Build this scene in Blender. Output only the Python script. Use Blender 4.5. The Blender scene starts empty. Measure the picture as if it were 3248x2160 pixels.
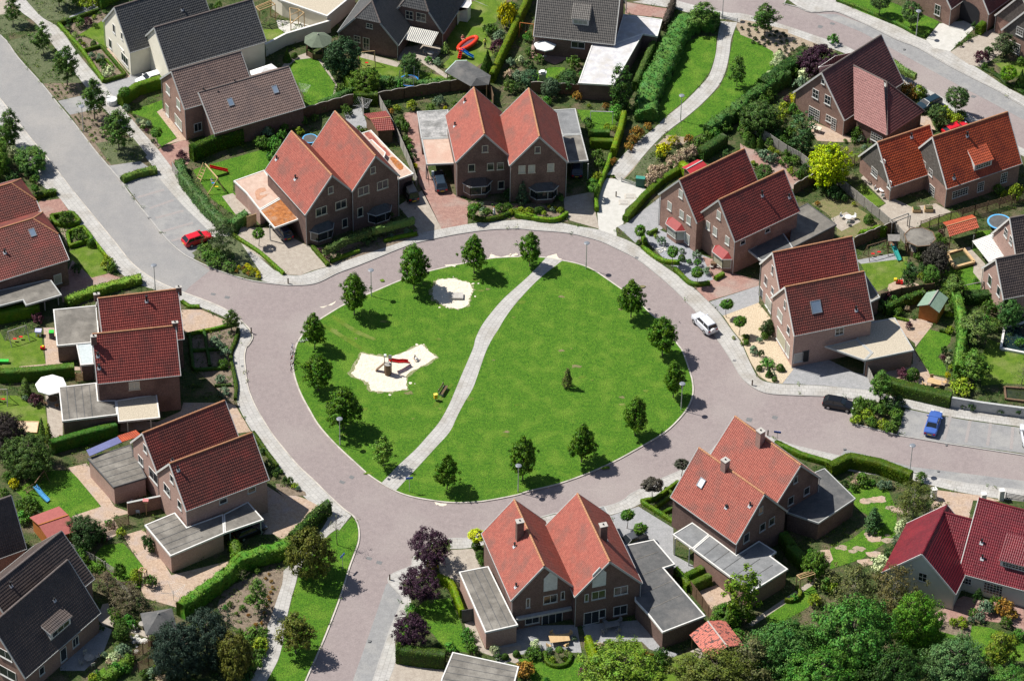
import bpy, bmesh, math, random
import numpy as np
from mathutils import Vector, Matrix
from mathutils.geometry import tessellate_polygon
SC = bpy.context.scene
COL = SC.collection
# ---------------------------------------------------------------- camera
PIT, ROLL, FPX, CAMY, CAMZ = 0.6916818, 0.0187099, 11677.66, -371.709, 307.8375
_fw = Vector((0, math.cos(PIT), -math.sin(PIT))); _r = Vector((1, 0, 0)); _u = _r.cross(_fw)
CR = math.cos(ROLL)*_r + math.sin(ROLL)*_u
CU = -math.sin(ROLL)*_r + math.cos(ROLL)*_u
cam = bpy.data.cameras.new('camera'); camo = bpy.data.objects.new('camera', cam); COL.objects.link(camo)
R3 = Matrix((CR, CU, -_fw)).transposed()
camo.matrix_world = Matrix.Translation((0, CAMY, CAMZ)) @ R3.to_4x4()
cam.sensor_width = 36; cam.lens = 36*FPX/3248; cam.clip_start = 1; cam.clip_end = 5000
SC.camera = camo
# ---------------------------------------------------------------- light
SUN_EL, SUN_TH = math.radians(54), math.radians(158.5)
w = bpy.data.worlds.new("World"); SC.world = w; w.use_nodes = True
nt = w.node_tree; nt.nodes.clear()
sky = nt.nodes.new('ShaderNodeTexSky'); sky.sky_type = 'NISHITA'; sky.sun_disc = False
sky.sun_elevation = SUN_EL; sky.sun_rotation = math.atan2(math.cos(SUN_TH), math.sin(SUN_TH))
bg = nt.nodes.new('ShaderNodeBackground'); bg.inputs[1].default_value = 0.066
wo = nt.nodes.new('ShaderNodeOutputWorld')
nt.links.new(sky.outputs[0], bg.inputs[0]); nt.links.new(bg.outputs[0], wo.inputs[0])
sl = bpy.data.lights.new('sun', 'SUN'); sl.energy = 5.0; sl.angle = math.radians(0.5); sl.color = (1, 0.955, 0.88)
so = bpy.data.objects.new('sun', sl); COL.objects.link(so)
sd = Vector((-math.cos(SUN_TH)*math.cos(SUN_EL), -math.sin(SUN_TH)*math.cos(SUN_EL), -math.sin(SUN_EL)))
so.rotation_euler = sd.to_track_quat('-Z', 'Y').to_euler(); so.location = (-60, 40, 120)
SC.view_settings.view_transform = 'Standard'; SC.view_settings.look = 'None'
SC.view_settings.exposure = 0.48; SC.view_settings.gamma = 1.0; SC.view_settings.use_curve_mapping = False
# ---------------------------------------------------------------- survey: image marks -> ground positions
TX = (0, 800, 1600, 2348); TY = (0, 520, 1040, 1560); TK = 900/2352
def ray(t, x, y):
    t = int(t); qx = TX[t//10]+x*TK; qy = TY[t % 10]+y*TK
    return _fw + CR*((qx-1624)/FPX) - CU*((qy-1080)/FPX)
def G(t, x, y, z=0.0):
    d = ray(t, x, y); k = (z-CAMZ)/d.z
    return Vector((d.x*k, CAMY+d.y*k, z))
def PX(v):
    d = Vector(v)-Vector((0, CAMY, CAMZ)); z = d.dot(_fw)
    return (1624+FPX*d.dot(CR)/z, 1080-FPX*d.dot(CU)/z)
def P(s, z=0.0):
    out = []; t = 0
    for k in s.split():
        if ',' in k:
            a, b = k.split(','); out.append(G(t, float(a), float(b), z))
        else: t = k
    return out
def smooth(pts, n=6, closed=False):
    if len(pts) < 3: return pts
    o = []; N = len(pts)
    rng = range(N) if closed else range(N-1)
    for i in rng:
        p0 = pts[(i-1) % N] if closed or i > 0 else pts[i]
        p1 = pts[i]; p2 = pts[(i+1) % N]
        p3 = pts[(i+2) % N] if closed or i+2 < N else p2
        for k in range(n):
            t = k/n
            o.append(0.5*((2*p1)+(p2-p0)*t+(2*p0-5*p1+4*p2-p3)*t*t+(3*p1-p0-3*p2+p3)*t**3))
    if not closed: o.append(pts[-1])
    return o
# ---------------------------------------------------------------- materials
MC = {}
def nn(nt, t, **k):
    n = nt.nodes.new(t)
    for a, b in k.items(): setattr(n, a, b)
    return n
def M(name, c1, c2=None, sc=1.0, rough=.85, bump=0.0, bsc=None, metal=0.0, spec=.3, c3=None, sc3=.15, pat=None, lo=.35, hi=.65, fine=0.0):
    """procedural surface: two-colour noise, an optional third broad colour, optional paving pattern"""
    if name in MC: return MC[name]
    m = bpy.data.materials.new(name); m.use_nodes = True; MC[name] = m
    nt = m.node_tree; nt.nodes.clear(); L = nt.links.new
    out = nn(nt, 'ShaderNodeOutputMaterial'); b = nn(nt, 'ShaderNodeBsdfPrincipled'); L(b.outputs[0], out.inputs[0])
    b.inputs['Roughness'].default_value = rough; b.inputs['Metallic'].default_value = metal
    b.inputs['Specular IOR Level'].default_value = spec
    b.inputs['Base Color'].default_value = (*c1, 1)
    geo = nn(nt, 'ShaderNodeNewGeometry')
    pos = geo.outputs['Position']; col = None
    if c2 or bump or pat or fine:
        no = nn(nt, 'ShaderNodeTexNoise'); no.inputs['Scale'].default_value = sc; no.inputs['Detail'].default_value = 6; no.inputs['Roughness'].default_value = .65
        L(pos, no.inputs['Vector'])
        rp = nn(nt, 'ShaderNodeValToRGB'); rp.color_ramp.elements[0].position = lo; rp.color_ramp.elements[1].position = hi
        rp.color_ramp.elements[0].color = (*c1, 1); rp.color_ramp.elements[1].color = (*(c2 or c1), 1)
        L(no.outputs['Fac'], rp.inputs['Fac']); col = rp.outputs['Color']
    if c3:
        n3 = nn(nt, 'ShaderNodeTexNoise'); n3.inputs['Scale'].default_value = sc3; n3.inputs['Detail'].default_value = 4
        L(pos, n3.inputs['Vector'])
        r3 = nn(nt, 'ShaderNodeMapRange'); r3.inputs[1].default_value = .48; r3.inputs[2].default_value = .68
        L(n3.outputs['Fac'], r3.inputs[0])
        mx = nn(nt, 'ShaderNodeMixRGB'); L(r3.outputs[0], mx.inputs[0]); L(col, mx.inputs[1]); mx.inputs[2].default_value = (*c3, 1)
        col = mx.outputs[0]
    if fine:
        nf = nn(nt, 'ShaderNodeTexNoise'); nf.inputs['Scale'].default_value = 7; nf.inputs['Detail'].default_value = 3
        L(pos, nf.inputs['Vector'])
        rf = nn(nt, 'ShaderNodeMapRange'); rf.inputs[1].default_value = .3; rf.inputs[2].default_value = .7
        rf.inputs[3].default_value = 1-fine; rf.inputs[4].default_value = 1+fine
        L(nf.outputs['Fac'], rf.inputs[0])
        vm = nn(nt, 'ShaderNodeVectorMath', operation='SCALE'); L(col, vm.inputs[0]); L(rf.outputs[0], vm.inputs['Scale'])
        col = vm.outputs[0]
    if pat:   # (kind 'uv'/'pos', tile w, tile h, mortar, joint colour, angle)
        src = pos
        if pat[0] == 'uv':
            uv = nn(nt, 'ShaderNodeUVMap'); src = uv.outputs[0]
        mp = nn(nt, 'ShaderNodeMapping'); mp.inputs['Rotation'].default_value = (0, 0, math.radians(pat[5])); L(src, mp.inputs[0])
        bt = nn(nt, 'ShaderNodeTexBrick'); L(mp.outputs[0], bt.inputs['Vector'])
        bt.inputs['Scale'].default_value = 1; bt.inputs['Brick Width'].default_value = pat[1]; bt.inputs['Row Height'].default_value = pat[2]
        bt.inputs['Mortar Size'].default_value = pat[3]; bt.inputs['Mortar Smooth'].default_value = .1
        bt.inputs['Color1'].default_value = (1, 1, 1, 1); bt.inputs['Color2'].default_value = (.9, .9, .9, 1)
        bt.inputs['Mortar'].default_value = (*pat[4], 1)
        mu = nn(nt, 'ShaderNodeMixRGB', blend_type='MULTIPLY'); mu.inputs[0].default_value = 1
        L(col, mu.inputs[1]); L(bt.outputs['Color'], mu.inputs[2]); col = mu.outputs[0]
    if col: L(col, b.inputs['Base Color'])
    if bump:
        nb = nn(nt, 'ShaderNodeTexNoise'); nb.inputs['Scale'].default_value = bsc or 8; nb.inputs['Detail'].default_value = 4
        L(pos, nb.inputs['Vector'])
        bp = nn(nt, 'ShaderNodeBump'); bp.inputs['Strength'].default_value = 1; bp.inputs['Distance'].default_value = bump
        L(nb.outputs['Fac'], bp.inputs['Height']); L(bp.outputs[0], b.inputs['Normal'])
    return m
def foliage(name='foliage', trans=.14, rough=.6):
    """leaves: the plant's own colour (object colour) varied leaf by leaf"""
    if name in MC: return MC[name]
    m = bpy.data.materials.new(name); m.use_nodes = True; MC[name] = m
    nt = m.node_tree; nt.nodes.clear(); L = nt.links.new
    out = nn(nt, 'ShaderNodeOutputMaterial'); b = nn(nt, 'ShaderNodeBsdfPrincipled')
    oi = nn(nt, 'ShaderNodeObjectInfo'); geo = nn(nt, 'ShaderNodeNewGeometry')
    mr = nn(nt, 'ShaderNodeMapRange'); mr.inputs[3].default_value = .4; mr.inputs[4].default_value = 2.4
    L(geo.outputs['Random Per Island'], mr.inputs[0])
    no = nn(nt, 'ShaderNodeTexNoise'); no.inputs['Scale'].default_value = 1.1; no.inputs['Detail'].default_value = 2; L(geo.outputs['Position'], no.inputs['Vector'])
    hs = nn(nt, 'ShaderNodeHueSaturation'); hs.inputs['Saturation'].default_value = 1.12
    mh = nn(nt, 'ShaderNodeMapRange'); mh.inputs[1].default_value = .3; mh.inputs[2].default_value = .7; mh.inputs[3].default_value = .475; mh.inputs[4].default_value = .525
    L(no.outputs['Fac'], mh.inputs[0]); L(mh.outputs[0], hs.inputs['Hue'])
    L(mr.outputs[0], hs.inputs['Value']); L(oi.outputs['Color'], hs.inputs['Color'])
    L(hs.outputs[0], b.inputs['Base Color']); b.inputs['Roughness'].default_value = rough; b.inputs['Specular IOR Level'].default_value = .25
    tr = nn(nt, 'ShaderNodeBsdfTranslucent'); L(hs.outputs[0], tr.inputs[0])
    mx = nn(nt, 'ShaderNodeMixShader'); mx.inputs[0].default_value = trans
    L(b.outputs[0], mx.inputs[1]); L(tr.outputs[0], mx.inputs[2]); L(mx.outputs[0], out.inputs[0])
    return m
FOL = foliage(); 
def simple(name, c, rough=.6, **k):
    d = tuple(x*.8 for x in c)
    return M(name, d, c, sc=3.0, rough=rough, **k)
# ---------------------------------------------------------------- mesh helpers
def obj(name, me, parent=None, mats=None, loc=None, rz=None):
    o = bpy.data.objects.new(name, me); COL.objects.link(o)
    if mats is not None:
        for m in (mats if isinstance(mats, (list, tuple)) else [mats]): me.materials.append(m)
    if parent: o.parent = parent
    if loc is not None: o.location = loc
    if rz is not None: o.rotation_euler = (0, 0, rz)
    return o
def empty(name, loc=(0, 0, 0), rz=0):
    o = bpy.data.objects.new(name, None); COL.objects.link(o); o.location = loc; o.rotation_euler = (0, 0, rz); o.empty_display_size = .3
    return o
THINGS = []
def tag(o, label, cat, group=None, auto=False):
    o['label'] = label; o['category'] = cat
    if group: o['group'] = group
    THINGS.append((o, auto)); return o
def struct(o): o['kind'] = 'structure'; return o
class MB:
    """collects shapes into one mesh"""
    def __init__(s): s.v = []; s.f = []; s.m = []; s.uv = None
    def add(s, vs, fs, mi=0):
        n = len(s.v); s.v += [tuple(v) for v in vs]; s.f += [tuple(i+n for i in f) for f in fs]; s.m += [mi]*len(fs)
    def box(s, x0, x1, y0, y1, z0, z1, mi=0, mat=None):
        vs = [Vector((x, y, z)) for z in (z0, z1) for x, y in ((x0, y0), (x1, y0), (x1, y1), (x0, y1))]
        if mat is not None: vs = [mat @ v for v in vs]
        s.add(vs, [(3, 2, 1, 0), (4, 5, 6, 7), (0, 1, 5, 4), (1, 2, 6, 5), (2, 3, 7, 6), (3, 0, 4, 7)], mi)
    def prism(s, poly, z0, z1, mi=0, top=True, bottom=True, mi_top=None):
        poly = ccw(poly); n = len(poly)
        vs = [(p[0], p[1], z0) for p in poly]+[(p[0], p[1], z1) for p in poly]
        s.add(vs, [(i, (i+1) % n, n+(i+1) % n, n+i) for i in range(n)], mi)
        tr = tessellate_polygon([[Vector((p[0], p[1], 0)) for p in poly]])
        for a, b_, c in tr:
            A, B, C_ = poly[a], poly[b_], poly[c]
            if (B[0]-A[0])*(C_[1]-A[1])-(B[1]-A[1])*(C_[0]-A[0]) < 0: a, b_, c = a, c, b_
            if top: s.add([(poly[i][0], poly[i][1], z1) for i in (a, b_, c)], [(0, 1, 2)], mi if mi_top is None else mi_top)
            if bottom: s.add([(poly[i][0], poly[i][1], z0) for i in (a, b_, c)], [(2, 1, 0)], mi)
    def tube(s, a, b, r0, r1=None, n=8, mi=0, caps=True):
        a = Vector(a); b = Vector(b); r1 = r0 if r1 is None else r1
        d = (b-a); 
        if d.length < 1e-6: return
        d.normalize(); x = d.orthogonal().normalized(); y = d.cross(x)
        vs = []
        for c, r in ((a, r0), (b, r1)):
            for i in range(n):
                t = 2*math.pi*i/n; vs.append(c+x*math.cos(t)*r+y*math.sin(t)*r)
        fs = [(i, (i+1) % n, n+(i+1) % n, n+i) for i in range(n)]
        if caps: fs += [tuple(range(n-1, -1, -1)), tuple(range(n, 2*n))]
        s.add(vs, fs, mi)
    def path(s, pts, r, n=6, mi=0):
        for a, b in zip(pts[:-1], pts[1:]): s.tube(a, b, r, n=n, mi=mi)
    def bar(s, a, b, w, h, mi=0):
        """rectangular bar between two points, w horizontal, h other"""
        a = Vector(a); b = Vector(b); d = (b-a).normalized()
        x = d.cross(Vector((0, 0, 1)))
        x = Vector((1, 0, 0)) if x.length < 1e-4 else x.normalized()
        y = x.cross(d); vs = []
        for c in (a, b):
            for i, j in ((-1, -1), (1, -1), (1, 1), (-1, 1)): vs.append(c+x*i*w/2+y*j*h/2)
        s.add(vs, [(0, 1, 2, 3)[::-1], (4, 5, 6, 7), (0, 1, 5, 4), (1, 2, 6, 5), (2, 3, 7, 6), (3, 0, 4, 7)], mi)
    def lathe(s, c, prof, n=16, mi=0):
        """prof: list of (r,z) about point c"""
        c = Vector(c); vs = []
        for r, z in prof:
            for i in range(n):
                t = 2*math.pi*i/n; vs.append(c+Vector((r*math.cos(t), r*math.sin(t), z)))
        fs = []
        for k in range(len(prof)-1):
            for i in range(n): fs.append((k*n+i, k*n+(i+1) % n, (k+1)*n+(i+1) % n, (k+1)*n+i))
        s.add(vs, fs, mi)
    def mesh(s, name, smooth_=False):
        me = bpy.data.meshes.new(name); me.from_pydata(s.v, [], s.f)
        if any(s.m): me.polygons.foreach_set('material_index', s.m)
        if smooth_: me.polygons.foreach_set('use_smooth', [True]*len(s.f))
        me.update(); return me
    def build(s, name, mats, parent=None, loc=None, rz=None, smooth_=False):
        return obj(name, s.mesh(name, smooth_), parent, mats, loc, rz)
SOLID = []; BLOCKS = []
def area(p): return sum(p[i][0]*p[(i+1) % len(p)][1]-p[(i+1) % len(p)][0]*p[i][1] for i in range(len(p)))/2
def ccw(p): return list(p) if area(p) > 0 else list(reversed(p))
def inset(poly, d):
    poly = ccw(poly); n = len(poly); out = []
    for i in range(n):
        a, b, c = Vector(poly[i-1][:2]), Vector(poly[i][:2]), Vector(poly[(i+1) % n][:2])
        e1 = (b-a).normalized(); e2 = (c-b).normalized()
        n1 = Vector((-e1.y, e1.x)); n2 = Vector((-e2.y, e2.x)); m = (n1+n2)
        k = max(.35, 1+n1.dot(n2)); q = b+m*(d/k); out.append(Vector((q.x, q.y, 0)))
    return out
def sheet(name, poly, z, mat, kind=True):
    b = MB(); poly = ccw(poly)
    tr = tessellate_polygon([[Vector((p[0], p[1], 0)) for p in poly]])
    b.v = [(p[0], p[1], z) for p in poly]
    for a, c, d in tr:
        A, B, C_ = poly[a], poly[c], poly[d]
        if (B[0]-A[0])*(C_[1]-A[1])-(B[1]-A[1])*(C_[0]-A[0]) < 0: c, d = d, c
        b.f.append((a, c, d)); b.m.append(0)
    o = b.build(name, mat)
    if kind: struct(o)
    return o
def resample(pts, n):
    d = [0.0]
    for a, b in zip(pts[:-1], pts[1:]): d.append(d[-1]+(b-a).length)
    out = []; j = 0
    for i in range(n):
        t = d[-1]*i/(n-1)
        while j < len(d)-2 and d[j+1] < t: j += 1
        k = (t-d[j])/max(1e-9, d[j+1]-d[j]); out.append(pts[j].lerp(pts[j+1], min(1, max(0, k))))
    return out, d[-1]
def ribbon(name, L_, R_, z, mat, n=60):
    a, la = resample(smooth(L_), n); c, lc = resample(smooth(R_), n*4); b = []; j = 0
    for i, p in enumerate(a):      # match each left point with the nearest right point, never running backwards
        hi = min(len(c)-1, j+max(6, int(.12*len(c))))
        k = min(range(j, hi+1), key=lambda q: (c[q]-p).length)
        j = k; b.append(c[k])
    b[0] = c[0]; b[-1] = c[-1]
    for _ in range(2): b = [b[0]]+[(b[i-1]+b[i]*2+b[i+1])/4 for i in range(1, n-1)]+[b[-1]]
    me = bpy.data.meshes.new(name); vs = []
    for p, q in zip(a, b): vs += [(p.x, p.y, z), (q.x, q.y, z)]
    me.from_pydata(vs, [], [(2*i, 2*i+1, 2*i+3, 2*i+2) for i in range(n-1)])
    uv = me.uv_layers.new(name='UVMap'); cum = 0; us = [0]
    for i in range(n-1): cum += ((a[i+1]-a[i]).length+(b[i+1]-b[i]).length)/2; us.append(cum)
    for poly in me.polygons:
        for li in poly.loop_indices:
            vi = me.loops[li].vertex_index; i, s_ = divmod(vi, 2)
            uv.data[li].uv = (us[i], 0 if s_ == 0 else (a[i]-b[i]).length)
    me.update(); o = obj(name, me, None, mat); 
    SOLID.append([tuple(p) for p in a]+[tuple(p) for p in reversed(b)])
    if me.polygons[0].normal.z < 0: me.flip_normals()
    return struct(o)
# ================================================================ materials used on the ground
m_clinker = M('clinker_paving', (.225,.19,.187), (.26,.22,.215), sc=1.4, rough=.9, c3=(.275,.24,.23), sc3=.09, fine=.12, bump=.006, bsc=14)
m_greyclink = M('grey_paving', (.21,.21,.213), (.25,.25,.25), sc=1.2, rough=.9, c3=(.285,.28,.27), sc3=.3, fine=.12, bump=.006, bsc=14)
m_asphalt = M('asphalt', (.225,.222,.222), (.25,.245,.24), sc=.6, rough=.92, c3=(.275,.265,.255), sc3=.18, fine=.1)
m_walk = M('sidewalk_slabs', (.37,.36,.345), (.44,.43,.41), sc=.8, rough=.9, fine=.07, pat=('uv', .6, .6, .022, (.6,.6,.6), 0), c3=(.33,.31,.28), sc3=.35)
m_kerb = M('kerb_stone', (.42,.38,.33), (.52,.49,.44), sc=2, rough=.9, c3=(.3,.28,.25), sc3=.6)
m_kerbg = M('kerb_stone_grey', (.3,.29,.28), (.38,.37,.35), sc=2, rough=.9)
m_bay = M('bay_line_paving', (.26,.24,.235), (.29,.265,.255), sc=2, rough=.9, fine=.12)
m_gutter = M('pale_paving', (.36,.34,.31), (.43,.41,.38), sc=1.5, rough=.9, fine=.1)
m_soil = M('garden_soil', (.13,.10,.075), (.22,.175,.13), sc=2.2, rough=1, fine=.25, bump=.03, bsc=6)
m_sandsoil = M('sandy_soil', (.24,.19,.135), (.34,.28,.21), sc=2.5, rough=1, fine=.2, bump=.02, bsc=8)
m_green = M('ground_cover', (.018,.05,.008), (.075,.085,.03), sc=2.4, rough=1, fine=.55, bump=.06, bsc=5, c3=(.12,.095,.06), sc3=.4)
m_heath = M('heath_cover', (.06,.085,.035), (.12,.13,.07), sc=2.5, rough=1, fine=.35, bump=.05, bsc=6)
m_lawn = M('lawn_grass', (.026,.096,.003), (.082,.182,.009), sc=2.2, rough=.95, fine=.6, bump=.09, bsc=9, c3=(.095,.18,.014), sc3=.45, lo=.3, hi=.7)
m_lawn2 = M('yellower_lawn_grass', (.06,.12,.007), (.105,.17,.014), sc=1.1, rough=.95, fine=.3, bump=.04, bsc=9, c3=(.16,.19,.05), sc3=.4)
m_drylawn = M('dry_grass', (.19,.16,.085), (.13,.14,.05), sc=1.6, rough=1, fine=.3, bump=.04, bsc=7)
m_worn = M('worn_grass_edge', (.10,.15,.03), (.3,.27,.18), sc=4, rough=1, fine=.3)
m_sand = M('play_sand', (.55,.50,.41), (.66,.60,.50), sc=1.5, rough=1, fine=.1, bump=.14, bsc=2.5)
m_redpave = M('red_paving', (.24,.135,.115), (.33,.2,.165), sc=2, rough=.9, fine=.2, c3=(.3,.23,.2), sc3=.3)
m_pinkpave = M('mottled_brick_paving', (.32,.23,.17), (.43,.33,.25), sc=2.5, rough=.9, fine=.2, c3=(.36,.29,.25), sc3=.6)
m_tanpave = M('beige_paving', (.29,.25,.21), (.37,.33,.28), sc=1.6, rough=.9, fine=.14)
m_greypave = M('grey_driveway_paving', (.24,.245,.25), (.30,.30,.31), sc=1.4, rough=.9, fine=.16)
m_white = M('pale_concrete', (.42,.41,.38), (.5,.49,.46), sc=1.2, rough=.9, fine=.05)
m_gravel = M('cream_gravel', (.36,.29,.20), (.56,.47,.35), sc=9, rough=1, fine=.25, bump=.03, bsc=12)
m_graygravel = M('grey_gravel', (.20,.21,.23), (.32,.33,.36), sc=9, rough=1, fine=.2)
m_manhole = M('cast_iron', (.12,.125,.13), (.18,.18,.18), sc=8, rough=.6)
LV = [0]
def lay(name, s, mat, lev=1, sm=False):
    """a thin sheet on the ground block; every sheet gets a height of its own"""
    LV[0] += 1
    pts = P(s) if isinstance(s, str) else s
    if sm: pts = smooth(pts, 5, True)
    if name not in ('planting_bed', 'ground_cover', 'building_rubble', 'bare_patch', 'worn_grass'): SOLID.append([tuple(p) for p in pts])
    return sheet(name, pts, .004*lev+.0002*(LV[0] % 19), mat)
# road level base
rb = MB(); S_ = 900
rb.add([(-S_, -S_, -.1), (S_, -S_, -.1), (S_, S_, -.1), (-S_, S_, -.1)], [(0, 1, 2, 3)])
struct(rb.build('road', m_clinker))
def block(name, pts, mat, kerb=None, kmat=None, kw=.16):
    b = MB(); b.prism(pts, -.3, 0, bottom=False); struct(b.build(name, mat)); (SOLID if name == 'grass_island' else BLOCKS).append([tuple(p) for p in pts])
    if kerb:
        k = MB(); a = kerb
        L_, R_ = [], []
        for i, p in enumerate(a):
            q0 = a[max(0, i-1)]; q1 = a[min(len(a)-1, i+1)]; d = (q1-q0).normalized(); n_ = Vector((-d.y, d.x, 0))
            L_.append(p+n_*kw*.6); R_.append(p-n_*kw*.6)
        for i in range(len(a)-1):
            vs = [(*R_[i][:2], -.3), (*R_[i+1][:2], -.3), (*L_[i+1][:2], -.3), (*L_[i][:2], -.3), (*R_[i][:2], .012), (*R_[i+1][:2], .012), (*L_[i+1][:2], .012), (*L_[i][:2], .012)]
            k.add(vs, [(4, 5, 6, 7), (0, 1, 5, 4), (2, 3, 7, 6)])
        struct(k.build('kerb', kmat or m_kerb))
# ---- island
isl = P("12 440,31 400,80 370,130 350,200 338,290 345,370 370,460 410,560 470,670 540,790 640,910 740,1010 860,1120 960,1210 1070,1285 1190,1350 1300,1390 1450,1420 1650,1445 1850,1440 2000,1420 2200,1380 22 200,1350 450,1290 700,1200 900,1110 1050,1030 1190,950 1290,890 1370,830 1450,750 1520,660 1560,560 1560,450 1530,340 1480,200 21 1440,1500 1300,1320 1180,1210 1110,1130 990,1050 860,960 740,880 620,830 480,800 330,775 140,765 11 2200,770 2000,780 1770,820 1500,880 1290,940 980,1070 790,1150 620,1250 530,1310")
isl = smooth(isl, 3, True)
block('grass_island', isl, m_lawn, isl+[isl[0]], m_kerb)
pathL = P("21 345,778 200,930 0,1110 11 1980,1235 1900,1345 1850,1450 12 1830,170 1740,380 1690,500 1630,640 1550,780 1450,900 1350,1010 1210,1140 1068,1288")
pathR = P("21 480,802 280,960 100,1150 0,1285 11 2050,1360 12 2050,0 1990,90 1940,190 1890,330 1830,500 1770,600 1700,730 1640,860 1530,980 1430,1090 1310,1220 1188,1350")
ribbon('path', pathL, pathR, .016, m_walk, 90)
def ragged(pts, amp, seed, n=8):
    r = random.Random(seed); o = []
    for i in range(len(pts)):
        a, b = pts[i], pts[(i+1) % len(pts)]
        for k in range(n):
            p = a.lerp(b, k/n); o.append(p+Vector((r.uniform(-amp, amp), r.uniform(-amp, amp), 0)))
    return o
for s in ("12 910,210 1130,250 1400,140 1530,245 1275,390 1280,505 1150,530 985,520 960,450 815,380", "11 1540,960 1660,955 1790,985 1825,1040 1790,1170 1700,1200 1600,1175 1510,1120 1490,1060"): lay('worn_grass', ragged(inset(P(s), -.3), .25, 8, 7), m_worn, 2)
lay('sand_pit', ragged(P("12 910,210 1130,250 1160,240 1400,140 1440,170 1530,245 1275,390 1280,505 1150,530 985,520 960,450 860,410 815,380 850,340"), .12, 3), m_sand, 3)
lay('sand_patch', ragged(smooth(P("11 1540,960 1660,955 1790,985 1825,1040 1800,1120 1790,1170 1700,1200 1600,1175 1510,1120 1490,1060 1510,1000"), 3, True), .14, 4, 3), m_sand, 3)
sp = random.Random(5)
for s in ("12 1390,125 1290,475 1150,520", "11 1660,945 1850,990 1830,1080 1600,1190 2120,760 2190,755 1650,850", "21 100,740"):
    for c in P(s):
        for k in range(3):
            q = c+Vector((sp.gauss(0, .35), sp.gauss(0, .35), 0)); r0 = sp.uniform(.08, .25)
            lay('sand_patch', [q+Vector((math.cos(t)*r0*sp.uniform(.6, 1.3), math.sin(t)*r0*sp.uniform(.6, 1.3), 0)) for t in [i*.785 for i in range(8)]], m_sand, 4)
for i in range(46):
    c = P('12 %d,%d' % (sp.uniform(450, 3300), sp.uniform(-400, 1300)))[0]; r0 = sp.uniform(.15, .5); pl = [c+Vector((math.cos(t)*r0*sp.uniform(.4, 1.3)*1.5, math.sin(t)*r0*sp.uniform(.4, 1.2), 0)) for t in [k*.7 for k in range(9)]]
    lay('worn_grass', pl, m_lawn2 if i % 4 else m_drylawn, 3)
for s in ("11 600,1330 760,1420 900,1510 885,1535 740,1445 590,1350", "11 680,1260 860,1370 1010,1440 1000,1460 840,1395 670,1280", "12 1500,640 1560,560 1640,470 1660,480 1590,580 1530,650"): lay('worn_grass', ragged(smooth(P(s), 4, True), .08, 6, 2), m_lawn2, 3)
# sand blown onto the road
for s, a, zz in (("11 1980,745 2060,765 2190,740 2210,760 2000,785 1960,775 21 -110,735", .1, -.09), ("21 360,775 400,740 440,745 480,790 430,800 380,800", .25, -.088), ("13 1510,85 1600,85 1620,110 1540,105", .2, -.086), ("11 560,1190 620,1165 700,1135 690,1150 600,1190", .15, -.084), ("11 1600,840 1700,820 1690,835 1620,855", .15, -.082)):
    struct(sheet('sand_patch', ragged(P(s), a, 8, 3), zz, m_sand))
# ---- N block
kN = P("00 -200,60 0,290 60,350 150,480 350,700 470,850 620,1030 780,1240 900,1380 1010,1510 01 1060,230 1240,450 1370,610 1500,730 1600,790 1750,860 1950,930 2100,970 2300,995 11 300,1003 450,1000 560,975 700,905 850,850 1000,790 1170,720 1330,660 1500,620 1700,580 1950,545 2200,535 21 250,548 480,565 620,590 800,640 930,700 1090,780 1250,900 1400,1030 1550,1180 1680,1330 1780,1470 22 1860,230 1920,330 1970,410 2050,480 2150,530 2300,550 32 700,562")
kN = smooth(kN, 3)
kN2 = P("32 700,562 935,585 918,650 930,790 1090,830 1300,885 1700,953 2352,1052 3200,1150")
kNE = smooth(P("30 3000,1580 2600,1370 2352,1240 2250,1180 1900,960 1700,825 1460,700 1260,600 960,430 820,365 650,310 400,225 150,150 0,115 20 1850,110 1600,55 1430,10 1300,-20 1100,-60"), 3)
blkN = kN+kN2+[G(32, 3600, 500), G(30, 3600, 1700)]+kNE+[G(20, 1100, -500), G(0, -400, -500), G(0, -500, 0)]
block('garden_ground', blkN, m_green, kN+kN2, m_kerbg)
k2 = kNE
kk = MB()
# ---- W block
kW = smooth(P("00 -300,450 0,820 100,950 230,1120 400,1320 590,1568 01 780,440 960,660 1100,830 1280,960 1480,1050 1700,1130 1860,1200 1960,1265 2060,1360 2095,1430 2060,1500 02 2040,160 2025,240 2035,350 2050,470 2090,590 2150,710 2250,870 2352,1000 12 380,1140 500,1250 620,1370 760,1500 13 830,190 870,250 887,330 880,420 840,530 800,640 740,840 650,1080 560,1300 440,1568 380,1720"), 3)
block('garden_ground', kW+[G(13, 300, 2400), G(3, -900, 2400), G(1, -900, 500), G(0, -700, 400)], m_green, kW, m_kerb)
# ---- S block
kS = smooth(P("13 960,1650 1000,1568 1140,1150 1220,960 1245,880 1200,820 1135,750 1135,700 1200,660 1320,610 1330,560 1400,480 1500,420 1650,385 1830,375 2200,280 23 400,180 840,120 1000,60 22 1050,1375 1300,1250 1480,1170 1700,1030 1790,945 2000,880 32 210,890 400,960 600,1010 830,1062 1000,1105 1430,1190 1570,1225 1900,1290 2352,1345 3100,1440"), 3)
block('garden_ground', kS+[G(33, 3300, 2300), G(13, 900, 2300)], m_green, kS, m_kerbg)
# ---- NE block
kE = smooth(P("20 2900,-200 30 380,0 480,60 590,103 770,93 900,138 1080,220 1300,330 1480,400 1700,530 1950,660 2150,760 2352,885 3000,1230"), 3)
block('garden_ground', kE+[G(30, 3600, 900), G(30, 3600, -500), G(20, 2900, -500)], m_green, kE, m_kerbg)
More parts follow.
